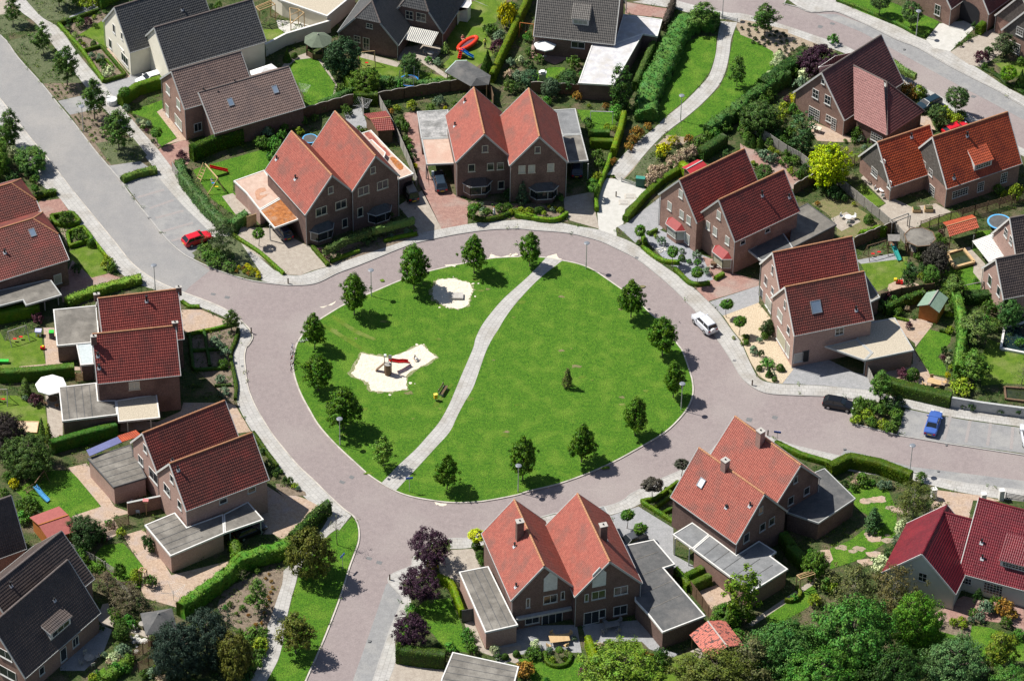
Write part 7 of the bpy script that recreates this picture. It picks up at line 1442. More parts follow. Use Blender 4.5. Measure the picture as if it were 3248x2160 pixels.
fence("10 110,470 280,380 650,270", 2.1, m_render, 'cream rendered garden wall beside the octagonal summerhouse', 'wall', 'garden_wall', 'wall', .25)
fence("03 830,350 1070,270", 1.7, m_dtimber, 'slatted fence beside the mottled brick patio', 'slat')
fence("02 1060,1550 1345,1490", 2.0, m_brickm, 'brick garden wall between the southwest gardens', 'wall', 'garden_wall', 'wall', .2)
fence("03 590,480 790,580 960,690", 1.2, m_gtimber, 'pale open rail fence on the small lawn', 'slat')
fence("03 960,760 1080,850", .9, m_gtimber, 'short pale rail fence below the small lawn', 'slat')
fence("03 1110,1400 1340,1230", 1.8, m_dtimber, 'dark slatted fence beside the heap of white stones', 'slat')
fence("03 1150,1500 1320,1400", 1.8, m_dtimber, 'lower dark slatted fence beside the blackish conifers', 'slat')
fence("23 1540,830 1640,960 1740,1110", 1.8, m_dtimber, 'brown board fence along the dark flat roof', 'board')
fence("13 1740,1080 1830,1065", 2.0, m_feltb, 'dark panel gate beside the left garage of the southern pair', 'board', 'garden_gate', 'gate')
fence("00 1430,1420 1480,1500", 1.6, m_gtimber, 'pale board gate at the end of the leafy hedge', 'board', 'garden_gate', 'gate')
fence("01 2050,530 2125,505", 1.9, m_timber, 'brown wooden gate beside the flat roofed carport', 'board', 'garden_gate', 'gate')
fence("02 630,450 690,440", 1.5, m_timber, 'slatted timber screen beside the shaded back door', 'slat', 'garden_gate', 'gate')
fence("20 1800,155 1930,190", .8, m_galv, 'thin metal barrier across the top of the winding path', 'rail', 'barrier', 'barrier')
fence("21 970,150 1095,190", .8, m_galv, 'thin metal rail beside the green utility box', 'rail', 'barrier', 'barrier')
fence("33 2200,50 2352,75", .9, m_dtrim, 'dark iron railing behind the maroon roof', 'rail', 'railing', 'railing')
# parasols, awnings, tents
m_cloth = simple('white_cloth', (.82, .82, .80), .9)
def parasol(mark, r, H, label, n=8):
    c = V3(mark, H-.2); e = empty('parasol', (c.x, c.y, 0)); tag(e, label, 'parasol'); b = MB(); b.tube((0, 0, 0), (0, 0, H+.1), .03); b.build('pole', m_timber, e)
    b = MB(); vs = [(0, 0, H+.05)]+[(r*math.cos(2*math.pi*i/n), r*math.sin(2*math.pi*i/n), H-.5) for i in range(n)]+[(r*math.cos(2*math.pi*i/n), r*math.sin(2*math.pi*i/n), H-.66) for i in range(n)]
    b.add(vs, [(0, 1+i, 1+(i+1) % n) for i in range(n)]+[(1+i, 1+n+i, 1+n+(i+1) % n, 1+(i+1) % n) for i in range(n)]); b.build('canopy', m_cloth, e)
    b = MB(); b.lathe((0, 0, 0), [(.3, 0), (.3, .08), (.0, .1)], 10); b.build('base', m_gtrim, e)
parasol("02 420,455", 2.0, 2.7, 'big white octagonal parasol over the western patio'); parasol("20 337,358", 1.6, 2.6, 'white octagonal parasol before the silver flat roof')
parasol("31 2050,1490", .01, .1, 'x') if False else None
b = MB(); q = [G(0, 2070, 590, 2.2), G(0, 2110, 685, 2.2), G(0, 2345, 600, 2.2), G(0, 2250, 530, 2.2)]; cc = sum(q, Vector())/4; e = empty('party_tent', (cc.x, cc.y, 0)); tag(e, 'white party tent behind the brown roofed house', 'tent')
vs = [p-Vector((cc.x, cc.y, 0)) for p in q]; top = Vector((0, 0, 3.0)); b.add(vs+[top]+[v-Vector((0, 0, .3)) for v in vs], [(i, (i+1) % 4, 4) for i in range(4)]+[(i, 5+i, 5+(i+1) % 4, (i+1) % 4) for i in range(4)]); b.build('canopy', m_cloth, e)
for v in vs: b = MB(); b.tube((v.x, v.y, 0), (v.x, v.y, 2.2), .03); b.build('pole', m_galv, e)
# sheds and summerhouses
def shed(quad, z, zr, wall, roof, label, name='garden_shed', cat='shed', open_=False, ridge_long=True, tile=False, trim=None, ov=.25):
    """quad: four eaves corners (marks), ridge joins the middles of sides 1-2 and 3-4"""
    q = [V3(m_, z) for m_ in quad]; cc = sum(q, Vector())/4; o = Vector((cc.x, cc.y, 0)); e = empty(name, o); tag(e, label, cat); q = [p-o for p in q]
    r0, r1 = (q[0]+q[1])/2, (q[2]+q[3])/2; r0.z = r1.z = zr; b = MB(); slab(b, [q[0], q[3], r1, r0], .06, 1); slab(b, [q[1], q[2], r1, r0], .06, 1)
    if tile: tiles(b, q[0], q[3], r1, r0, .27, .36); tiles(b, q[1], q[2], r1, r0, .27, .36); 
    else: slab(b, [p+Vector((0, 0, .012)) for p in (q[0], q[3], r1, r0)], .004, 0); slab(b, [p+Vector((0, 0, .012)) for p in (q[1], q[2], r1, r0)], .004, 0)
    rf = b.build('roof', [roof, trim or m_gtrim], e)
    b = MB(); b.bar(r0+Vector((0, 0, .05)), r1+Vector((0, 0, .05)), .16, .08); b.build('ridge_cap', trim or m_gtrim, rf)
    inn = inset(q, ov)
    if open_:
        for p in inn: b = MB(); b.box(p.x-.06, p.x+.06, p.y-.06, p.y+.06, 0, z); b.build('post', wall, e)
    else:
        b = MB(); b.prism(inn, 0, z-.05); w0 = ccw(q)
        for a, c_, r_ in ((q[0], q[1], r0), (q[2], q[3], r1)):
            f_ = lambda p: Vector((p.x*.88, p.y*.88, p.z-.1)); A, B_, R_ = f_(a), f_(c_), f_(r_); b.add([A, B_, R_], [(0, 1, 2)])
        b.build('wall', wall, e)
    return e
shed(("31 1465,1178", "31 1650,1235", "31 1725,1110", "31 1545,1065"), 2.2, 3.0, m_otimber, simple('green_roofing', (.20, .29, .22), .8), 'orange timber shed with a pale green roof', trim=m_gtimber)
shed(("03 245,210", "03 400,395", "03 650,320", "03 490,118"), 2.2, 2.75, m_otimber, simple('red_felt_roofing', (.33, .10, .09), .85), 'timber shed with a plain pale red felt roof', trim=m_otimber)
shed(("23 1535,1185", "23 1980,1275", "23 1830,1065", "23 1655,1085"), 2.2, 3.4, m_timber, R_red, 'x', open_=True, tile=True) if False else shed(("23 1700,1400", "23 1985,1275", "23 1825,1065", "23 1535,1185"), 2.2, 3.3, m_dtimber, M('striped_roof_tiles', (.50, .16, .12), (.06, .045, .045), sc=3.2, rough=.6, lo=.52, hi=.58), 'open shed with a red roof streaked with black tiles', open_=True, tile=True, trim=m_gutter)
shed(("31 1680,490", "31 1735,605", "31 1978,530", "31 1925,425"), 2.3, 2.9, m_dtimber, R_orange, 'open garden shelter with a bright orange tiled roof', open_=True, tile=True, trim=m_ridge)
shed(("10 925,950", "10 1035,1090", "10 1180,1080", "10 1110,925"), 2.3, 2.9, m_dtimber, R_dred, 'garden shed with a dull red tiled roof beside the narrow stained roof', tile=True, trim=m_ridge)
shed(("20 1470,1390", "20 1545,1450", "20 1680,1370", "20 1600,1325"), 2.0, 2.3, m_dtimber, simple('bright_red_roofing', (.42, .03, .04), .6), 'small shed with a plain bright red roof behind the tall hedge')
def gazebo(mark, r, z, zr, n, roof, label, ang=0, wall=m_dtimber, flat=0):
    c = V3(mark, (z+zr)/2); e = empty('gazebo', (c.x, c.y, 0), math.radians(ang)); tag(e, label, 'gazebo'); b = MB(); pt = [Vector((r*math.cos(2*math.pi*(i+.5)/n), r*math.sin(2*math.pi*(i+.5)/n), z)) for i in range(n)]
    if flat: b.prism(pt, z-.15, z)
    else:
        b.add(pt+[Vector((0, 0, zr))]+[p-Vector((0, 0, .1)) for p in pt], [(i, (i+1) % n, n) for i in range(n)]+[(i, n+1+i, n+1+(i+1) % n, (i+1) % n) for i in range(n)]+[tuple(range(2*n, n, -1))])
    ro = b.build('roof', roof, e); b = MB()
    if flat:
        for i in range(n): b.bar(pt[i]+Vector((0, 0, .02)), pt[(i+1) % n]+Vector((0, 0, .02)), .12, .08)
        b.build('roof_trim', m_dtimber, ro)
    else: b.lathe((0, 0, zr-.03), [(.12, 0), (.1, .12), (0, .2)], 8); b.build('finial', m_gtimber, ro)
    for p in pt: b = MB(); p = p*.86; b.box(p.x-.06, p.x+.06, p.y-.06, p.y+.06, 0, z); b.build('post', wall, e)
    b = MB()
    for i in range(n):
        if i % n in (0, 1): continue
        a, q = pt[i]*.84, pt[(i+1) % n]*.84; b.bar((a.x, a.y, .45), (q.x, q.y, .45), .05, .9)
    b.build('panelling', wall, e)
gazebo("10 545,310", 2.1, 2.3, 3.3, 8, simple('moss_green_roofing', (.13, .16, .115), .9), 'octagonal summerhouse with a mossy green roof by the cream wall')
gazebo("03 1315,1040", 2.7, 2.3, 3.6, 4, m_feltb, 'square gazebo with a black hipped roof beside the blackish conifers', 15)
gazebo("31 1490,605", 2.15, 2.4, 2.5, 8, m_felt, 'octagonal flat roofed summerhouse with dark grey felt', 10, flat=1)
c = V3("10 1790,610", 2.6); e = empty('gazebo', (c.x, c.y, 0)); tag(e, 'large dark grey hipped garden shelter below the inflatable slide', 'gazebo'); o = Vector((c.x, c.y, 0))
q = [V3(m_, 2.3)-o for m_ in ("10 1600,600", "10 1690,508", "10 1780,505", "10 1978,630", "10 1960,705", "10 1810,718")]; R0, R1 = V3("10 1720,560", 3.1)-o, V3("10 1860,650", 3.1)-o; b = MB()
b.add(q+[R0, R1], [(0, 1, 6), (1, 2, 6), (2, 3, 7, 6), (3, 4, 7), (4, 5, 7), (5, 0, 6, 7), (5, 4, 3, 2, 1, 0)]); rf = b.build('roof', m_feltb, e); b = MB()
for i in (0, 1): b.bar(q[i], q[i+1], .12, .12)
b.build('roof_trim', simple('pale_green_trim', (.5, .62, .58), .6), rf)
for i in (0, 2, 3, 4, 5): b = MB(); p = q[i]*.9; b.box(p.x-.07, p.x+.07, p.y-.07, p.y+.07, 0, 2.25); b.build('post', m_timber, e)
# play things
m_redp = simple('red_plastic', (.62, .02, .02), .4); m_bluep = simple('blue_plastic', (.03, .22, .62), .4); m_lblue = simple('pale_blue_plastic', (.12, .42, .75), .4); m_tealp = simple('teal_plastic', (.05, .38, .34), .4); m_yel = simple('yellow_plastic', (.75, .55, .03), .4); m_grn = simple('green_plastic', (.05, .5, .06), .4); m_whp = simple('white_plastic', (.75, .75, .75), .5)
def chute(b, pts, w=.5):
    pts = [Vector(p) for p in pts]
    for a, q in zip(pts[:-1], pts[1:]):
        d = (q-a); s = Vector((-d.y, d.x, 0)).normalized()*w/2; up = Vector((0, 0, .16))
        for k, (u, v) in enumerate(((a-s, q-s), (a+s, q+s))): b.bar(u+up*.6, v+up*.6, .05, .2)
        b.add([a-s, a+s, q+s, q-s, a-s-up*.3, a+s-up*.3, q+s-up*.3, q-s-up*.3], [(0, 1, 2, 3), (7, 6, 5, 4), (0, 4, 5, 1), (1, 5, 6, 2), (2, 6, 7, 3), (3, 7, 4, 0)])
def R(o, *ms): return [V3(m_, z)-o for m_, z in ms]
def thing(name, mark, label, cat): o = V3(mark); e = empty(name, o); tag(e, label, cat); return o, e
# sand pit tower
o, e = thing('slide_tower', "12 1125,385", 'dark timber climbing tower with a red slide in the sand pit', 'playground slide')
A, B, C_, D = R(o, ("12 1135,268", 1.7), ("12 1215,280", 1.1), ("12 1260,278", .8), ("12 1300,283", .45)); b = MB(); chute(b, [A, B, C_, D], .6); b.build('slide', m_redp, e)
b = MB(); b.tube((0, 0, 0), (0, 0, 1.7), .42, .40, n=10); b.build('drum', m_dtimber, e); b = MB(); b.lathe((0, 0, 1.7), [(.45, 0), (.45, .06), (0, .07)], 12); b.build('platform', m_gtimber, e)
for x, y in ((-.45, .2), (.45, .3), (.1, .5)): b = MB(); b.tube((x, y, 0), (x, y, 3.0), .045); b.build('post', m_dtimber, e)
b = MB(); b.box(-.5, -.2, .1, .45, 2.75, 3.05); b.build('roof_panel', m_whp, e); b = MB(); b.box(.1, .5, .25, .32, 2.4, 3.0); b.build('side_panel', m_galv, e)
q = R(o, ("12 1025,350", .1), ("12 1100,290", 1.5)); b = MB(); b.bar(q[0], q[1], .5, .08); b.build('ramp', m_dtimber, e)
# wooden swing set with red slide
o, e = thing('swing_set', "01 1700,170", 'timber swing set with ladder and red slide behind the leafy hedge', 'swing set')
T0, T1 = R(o, ("00 1700,1360", 2.2), ("00 1805,1480", 2.2)); b = MB(); b.bar(T0, T1, .14, .14); b.build('top_beam', m_timber, e)
for m1 in ("01 1720,258",): b = MB(); q, = R(o, (m1, 0)); b.tube(q, T1, .06); b.build('leg', m_timber, e)
b = MB(); q, = R(o, ("01 1900,230", 0)); b.tube(T1, T1+Vector((.9, -.2, -2.2)), .06); b.build('leg', m_timber, e)
L0, L1 = R(o, ("00 1630,1490", 0), ("00 1660,1510", 0)); U0, U1 = T0+Vector((-.25, 0, .2)), T0+Vector((.3, 0, -.1)); b = MB(); b.bar(L0, U0, .07, .07); b.bar(L1, U1, .07, .07)
for k in range(5): b.bar(L0.lerp(U0, .12+k*.17), L1.lerp(U1, .12+k*.17), .12, .04)
b.build('ladder', m_timber, e); q = R(o, ("00 1740,1385", 1.4), ("00 1800,1400", .95), ("00 1850,1410", .6), ("00 1890,1420", .3)); b = MB(); chute(b, q, .5); b.build('slide', m_redp, e)
for k, (mt, zz) in enumerate(((m_bluep, .45), (m_yel, .45))):
    p_ = T0.lerp(T1, .62+k*.25); b = MB(); b.tube(p_-Vector((.2, 0, 0)), Vector((p_.x-.2, p_.y, zz)), .015); b.tube(p_+Vector((.2, 0, 0)), Vector((p_.x+.2, p_.y, zz)), .015); s_ = b.build('rope', m_gtimber, e); b = MB(); b.box(p_.x-.24, p_.x+.24, p_.y-.12, p_.y+.12, zz-.03, zz+.02); b.build('seat', mt, s_)
def aswing(m0, m1, H, label, mat, seats=2, seatm=None, sp=.9, name='garden_swing'):
    A, B_ = V3(m0, H), V3(m1, H); c = (A+B_)/2; o = Vector((c.x, c.y, 0)); e = empty(name, o); tag(e, label, 'swing'); A -= o; B_ -= o; d = (B_-A).normalized(); s = Vector((-d.y, d.x, 0)); b = MB(); b.tube(A, B_, .06); b.build('top_beam', mat, e)
    for p_ in (A, B_):
        for sg in (-1, 1): b = MB(); b.tube(p_, Vector((p_.x, p_.y, 0))+s*sg*sp, .05); b.build('leg', mat, e)
    for k in range(seats):
        p_ = A.lerp(B_, (k+1)/(seats+1)); b = MB(); b.tube(p_-d*.22, Vector((p_.x, p_.y, .45))-d*.22, .012); b.tube(p_+d*.22, Vector((p_.x, p_.y, .45))+d*.22, .012); r_ = b.build('rope', m_gtimber, e); b = MB(); b.box(p_.x-.24, p_.x+.24, p_.y-.14, p_.y+.14, .42, .47); b.build('seat', seatm or m_redp, r_)
aswing("01 65,1390", "01 215,1340", 2.0, 'grey swing frame on the upper western lawn', m_gtimber); aswing("02 -60,505", "02 60,510", 2.1, 'timber swing frame at the left edge below the parasol', m_gtimber); aswing("31 1055,680", "31 1210,635", 2.1, 'dark timber swing frame beside the teal slide', m_dtimber)
aswing("31 1850,1010", "31 2020,975", 2.2, 'long grey swing beam on the lawn behind the raised pond', m_gtimber, 1); aswing("20 715,925", "20 900,930", 1.9, 'thin metal football goal on the small north lawn', m_galv, 0, sp=.25, name='football_goal'); aswing("20 130,190", "20 245,205", 2.0, 'small orange timber swing beside the grey brown roof', m_otimber, 1, m_redp); aswing("10 880,435", "10 1015,425", 2.4, 'timber rope swing beam above the sandy terrace', m_timber, 1)
o, e = thing('play_tower', "31 1260,720", 'dark timber play tower with a teal slide', 'play tower'); b = MB(); b.box(-.6, .6, -.5, .5, 1.2, 1.3); b.build('platform', m_dtimber, e)
for x in (-.6, .6):
    for y in (-.5, .5): b = MB(); b.box(x-.05, x+.05, y-.05, y+.05, 0, 2.3); b.build('post', m_dtimber, e)
b = MB(); slab(b, [(-.8, -.7, 2.2), (.8, -.7, 2.2), (.8, 0, 2.8), (-.8, 0, 2.8)], .05); slab(b, [(-.8, .7, 2.2), (.8, .7, 2.2), (.8, 0, 2.8), (-.8, 0, 2.8)], .05); b.build('roof', m_gtimber, e); b = MB(); chute(b, R(o, ("31 1265,668", 1.3), ("31 1290,730", .8), ("31 1320,800", .2)), .55); b.build('slide', m_tealp, e)
o, e = thing('play_slide', "02 260,1360", 'pale blue slide with a timber frame on the southwest lawn', 'slide'); b = MB(); q = R(o, ("02 290,1310", 1.4), ("02 345,1380", .7), ("02 400,1435", .2)); chute(b, q, .55); b.build('slide', m_lblue, e); b = MB()
T0 = q[0]; L0, L1 = R(o, ("02 190,1350", 0), ("02 215,1375", 0)); b.bar(L0, T0+Vector((-.2, 0, .3)), .08, .08); b.bar(L1, T0+Vector((.25, -.1, .1)), .08, .08)
for k in range(4): b.bar(L0.lerp(T0, .2+k*.2), L1.lerp(T0, .2+k*.2)+Vector((.1, 0, 0)), .12, .05)
b.build('ladder', m_dtimber, e); b = MB(); t2, = R(o, ("02 365,1180", 2.0)); b.bar(T0+Vector((0, 0, .5)), t2, .1, .1); b.tube(t2, Vector((t2.x-.6, t2.y, 0)), .05); b.tube(t2, Vector((t2.x+.6, t2.y, 0)), .05); b.build('swing_beam', m_dtimber, e)
# inflatable and plastic slide, two people by it
o, e = thing('inflatable_pool', "10 1785,385", 'large red inflatable ring with a dark net on the shaded lawn', 'inflatable'); b = MB(); n = 22
for i in range(n):
    t0, t1 = 2*math.pi*i/n, 2*math.pi*(i+1)/n; f_ = lambda t: Vector((1.5*math.cos(t)*.9+.5*math.sin(t)*.2, .55*math.sin(t)*1.9+math.cos(t)*.9, .5+.25*math.cos(t))); b.tube(f_(t0), f_(t1), .3, n=8, caps=False)
b.build('ring', simple('red_inflatable', (.7, .05, .02), .4), e, smooth_=True); b = MB(); b.add([(1.2*math.cos(i*.5236)*.9, .9*math.sin(i*.5236)+.75*math.cos(i*.5236), .45+.2*math.cos(i*.5236)) for i in range(12)], [tuple(range(12))]); b.build('net', simple('purple_net', (.12, .06, .08), .9), e)
o, e = thing('toy_slide', "10 1760,490", 'plastic toy slide with red steps and a blue chute', 'slide'); b = MB(); chute(b, R(o, ("10 1735,415", 1.3), ("10 1790,455", .7), ("10 1835,478", .25)), .5); b.build('slide', m_bluep, e); b = MB(); q = R(o, ("10 1715,490", .05), ("10 1735,412", 1.3)); b.bar(q[0], q[1], .5, .12)
for k in range(5): c = q[0].lerp(q[1], k/5+.1); b.box(c.x-.28, c.x+.28, c.y-.12, c.y+.12, c.z, c.z+.12)
b.build('steps', m_redp, e); b = MB(); c = q[1]; b.box(c.x-.05, c.x+.6, c.y-.2, c.y+.3, 0, .5); b.build('base', simple('olive_plastic', (.2, .2, .05), .6), e)
# trampolines
def tramp(mark, r, h, label, rim, net=False):
    c = V3(mark, h); e = empty('trampoline', (c.x, c.y, 0)); tag(e, label, 'trampoline'); b = MB(); b.lathe((0, 0, h), [(r*.86, .02), (r, .02), (r, -.05), (r*.86, -.02), (r*.86, .02)], 28); b.build('rim_pad', rim, e); b = MB(); b.lathe((0, 0, h), [(0.01, -.01), (r*.87, 0)], 24); b.build('jumping_mat', m_feltb, e)
    for i in range(6):
        t = i*math.pi/3; x, y = r*.95*math.cos(t), r*.95*math.sin(t); b = MB(); b.tube((x, y, 0), (x, y, h+(1.6 if net else 0)), .035); b.build('leg', m_galv, e)
    if net:
        b = MB()
        for i in range(24):
            t = i*math.pi/12; b.tube((r*.95*math.cos(t), r*.95*math.sin(t), h), (r*.95*math.cos(t), r*.95*math.sin(t), h+1.6), .012, n=4)
        for zz in (.5, 1, 1.6):
            for i in range(24): t = i*math.pi/12; u = t+math.pi/12; b.tube((r*.95*math.cos(t), r*.95*math.sin(t), h+zz), (r*.95*math.cos(u), r*.95*math.sin(u), h+zz), .012, n=4)
        b.build('safety_net', m_black, e)
tramp("10 1300,670", 1.45, .8, 'blue rimmed trampoline with a safety net behind the vine hedge', m_bluep, True); tramp("31 2150,480", 1.7, .8, 'round blue rimmed trampoline below the slatted fence', m_lblue); tramp("10 480,1150", 1.1, .6, 'small blue trampoline between the twin gables', m_lblue)
# rotary driers
def drier(mark, H, r, label):
    c = V3(mark); e = empty('rotary_drier', c, .5); tag(e, label, 'clothes drier'); b = MB(); b.tube((0, 0, 0), (0, 0, H), .03); b.build('pole', m_galv, e); pts = [Vector((r*math.cos(i*math.pi/2), r*math.sin(i*math.pi/2), H+.25)) for i in range(4)]; b = MB()
    for p_ in pts: b.tube((0, 0, H-.5), p_, .018, n=5)
    b.build('arms', m_galv, e); b = MB()
    for k in range(1, 6):
        for i in range(4): b.tube(pts[i]*(k/5)+Vector((0, 0, (H)*(1-k/5))), pts[(i+1) % 4]*(k/5)+Vector((0, 0, (H)*(1-k/5))), .008, n=3)
    b.build('lines', m_whp, e)
drier("10 420,830", 1.9, 1.25, 'rotary clothes drier on the curved northern lawn'); drier("10 915,960", 2.0, 1.5, 'dark rotary clothes drier by the red tiled shed'); drier("03 1440,900", 1.7, 1.6, 'rotary clothes drier on the mottled brick patio')
# people
m_skin = simple('skin', (.52, .30, .21), .6); 
def person(mark, label, pose, shirt, legs, hair, ang=0, H=1.7, z=0):
    c = V3(mark); me = bpy.data.meshes.new('person'); k = H/1.7
    J = {'stand': dict(pel=(0, 0, .92), chest=(0, .02, 1.32), neck=(0, 0, 1.48), head=(0, .02, 1.62), lk=(.1, .03, .5), lf=(.12, 0, .05), lt=(.12, .16, .04), rk=(-.1, .05, .5), rf=(-.11, -.02, .05), rt=(-.11, .14, .04), le=(.26, .06, 1.12), lh=(.28, .22, .95), re=(-.26, .04, 1.1), rh=(-.27, .18, .95)),
         'sit': dict(pel=(0, 0, .2), chest=(0, .06, .6), neck=(0, .08, .76), head=(0, .12, .9), lk=(.14, .42, .42), lf=(.15, .7, .08), lt=(.15, .84, .08), rk=(-.14, .42, .4), rf=(-.15, .68, .08), rt=(-.15, .82, .08), le=(.25, .2, .42), lh=(.16, .42, .36), re=(-.25, .2, .42), rh=(-.16, .42, .36)),
         'crawl': dict(pel=(0, -.1, .5), chest=(0, .32, .52), neck=(0, .46, .55), head=(0, .6, .6), lk=(.12, -.05, .1), lf=(.13, -.5, .06), lt=(.13, -.62, .05), rk=(-.12, .05, .1), rf=(-.13, -.42, .06), rt=(-.13, -.54, .05), le=(.22, .42, .3), lh=(.2, .52, .05), re=(-.22, .4, .3), rh=(-.2, .5, .05))}[pose]
    order = ['pel', 'chest', 'neck', 'head', 'lk', 'lf', 'lt', 'rk', 'rf', 'rt', 'le', 'lh', 're', 'rh']; ls = tuple(Vector(J['chest'])+Vector((.17, 0, .08))); rs_ = tuple(Vector(J['chest'])+Vector((-.17, 0, .08)))
    vs = [Vector(J[o_])*k for o_ in order]+[Vector(ls)*k, Vector(rs_)*k]; ed = [(0, 1), (1, 2), (2, 3), (0, 4), (4, 5), (5, 6), (0, 7), (7, 8), (8, 9), (1, 14), (14, 10), (10, 11), (1, 15), (15, 12), (12, 13)]
    me.from_pydata(vs, ed, []); o = obj('person', me, None, [legs, shirt, m_skin, hair]); o.location = (c.x, c.y, z); o.rotation_euler = (0, 0, math.radians(ang)); rad = [.14, .15, .06, .10, .075, .05, .04, .075, .05, .04, .045, .035, .045, .035, .065, .065]
    md = o.modifiers.new('skin', 'SKIN'); sv = me.skin_vertices[0].data
    for i, r_ in enumerate(rad): sv[i].radius = (r_*k, r_*k)
    sv[0].use_root = True; sb = o.modifiers.new('sub', 'SUBSURF'); sb.levels = 1; sb.render_levels = 1
    dg = bpy.context.evaluated_depsgraph_get(); nm = bpy.data.meshes.new_from_object(o.evaluated_get(dg)); o.modifiers.clear(); o.data = nm; nm.name = 'person'
    hd, ch, pl_ = Vector(J['head'])*k, Vector(J['chest'])*k, Vector(J['pel'])*k
    for m_ in (legs, shirt, m_skin, hair):
        if m_.name not in nm.materials: nm.materials.append(m_)
    for p_ in nm.polygons:
        q = p_.center; i = 0
        if (q-hd).length < .17*k: i = 3 if (q.z > hd.z+.02*k) else 2
        elif min((q-Vector(J['lh'])*k).length, (q-Vector(J['rh'])*k).length, (q-Vector(J['le'])*k).length*1.2, (q-Vector(J['re'])*k).length*1.2) < .17*k: i = 2
        elif (q-ch).length < .34*k and (q-pl_).length > .1*k: i = 1
        elif min((q-Vector(J[x])*k).length for x in ('lf', 'rf')) < .12*k: i = 2
        p_.material_index = i; p_.use_smooth = True
    # hair
    b = MB(); b.lathe(hd+Vector((0, -.02*k, -.02*k)), [(.115*k, 0), (.118*k, .05*k), (.09*k, .11*k), (.03*k, .14*k), (0, .145*k)], 10); b.build('hair', hair, o, smooth_=True); tag(o, label, 'person'); return o
m_ye = simple('yellow_cotton', (.75, .68, .12), .9); m_dk = simple('dark_denim', (.02, .025, .05), .9); m_wc = simple('white_cotton', (.7, .7, .72), .9); m_pk = simple('pink_cotton', (.62, .25, .22), .9); m_hb = simple('dark_hair', (.04, .025, .02), .7); m_hl = simple('light_hair', (.38, .26, .13), .7)
person("10 1930,400", 'person in a yellow shirt and dark trousers standing on the lawn', 'stand', m_ye, m_dk, m_hb, 190)
person("10 1742,350", 'bare armed person in a pale top sitting behind the red inflatable', 'sit', m_pk, m_skin, m_hl, 200, 1.65, .35)
person("12 1370,272", 'child in white crouching in the sand beside the red slide', 'crawl', m_wc, m_wc, m_hl, 110, 1.35)
person("12 1345,255", 'child in dark clothes sitting in the sand pit', 'sit', m_dk, m_dk, m_hb, 250, 1.15)
person("01 1755,160", 'small child in pale blue on the timber swing', 'sit', simple('pale_blue_cotton', (.45, .55, .75), .9), m_wc, m_hl, 200, 1.05, .3)
# bicycles
def bike(mark, ang, paint, label, lie=False):
    c = V3(mark); e = empty('bicycle', (c.x, c.y, -.1), math.radians(ang)); 
    if lie: e.rotation_euler = (math.radians(82), 0, math.radians(ang)); e.location.z = -.05
    else: e.rotation_euler = (math.radians(10), 0, math.radians(ang))
    tag(e, label, 'bicycle', 'bicycles at the island kerb')
    for x in (-.52, .52):
        b = MB(); n = 16
        for i in range(n): t, u = 2*math.pi*i/n, 2*math.pi*(i+1)/n; b.tube((x+.33*math.cos(t), 0, .34+.33*math.sin(t)), (x+.33*math.cos(u), 0, .34+.33*math.sin(u)), .028, n=5, caps=False)
        w_ = b.build('wheel', m_tyre, e); b = MB()
        for i in range(6): t = i*math.pi/3; b.tube((x, 0, .34), (x+.32*math.cos(t), 0, .34+.32*math.sin(t)), .006, n=3)
        b.build('spokes', m_rim, w_)
    b = MB(); P_ = [(-.52, .34), (-.18, .86), (.34, .86), (-.05, .32), (.42, 1.0), (.52, .34)]; S3 = lambda i: (P_[i][0], 0, P_[i][1])
    for i, j in ((0, 1), (1, 3), (3, 0), (1, 2), (3, 2), (2, 5), (2, 4)): b.tube(S3(i), S3(j), .024, n=6)
    b.build('frame', paint, e); b = MB(); b.tube((.40, -.27, 1.04), (.40, .27, 1.04), .018, n=6); b.build('handlebar', m_black, e); b = MB(); b.box(-.3, -.06, -.07, .07, .9, .95); b.build('saddle', m_black, e); b = MB(); b.box(-.62, -.28, -.06, .06, .72, .75); b.build('luggage_rack', m_galv, e)
bike("12 322,190", 85, simple('blue_frame', (.1, .15, .4), .4), 'dark blue bicycle, topmost of the row at the kerb'); bike("12 328,235", 80, m_whp, 'white bicycle, second of the row at the kerb'); bike("12 322,280", 84, m_redp, 'red and white bicycle, third of the row at the kerb'); bike("12 330,325", 78, simple('black_frame', (.02, .02, .02), .4), 'black bicycle, lowest of the row at the kerb'); bike("12 408,85", 35, simple('silver_frame', (.6, .6, .62), .4), 'pale bicycle lying by the kerb under a lime tree', True)
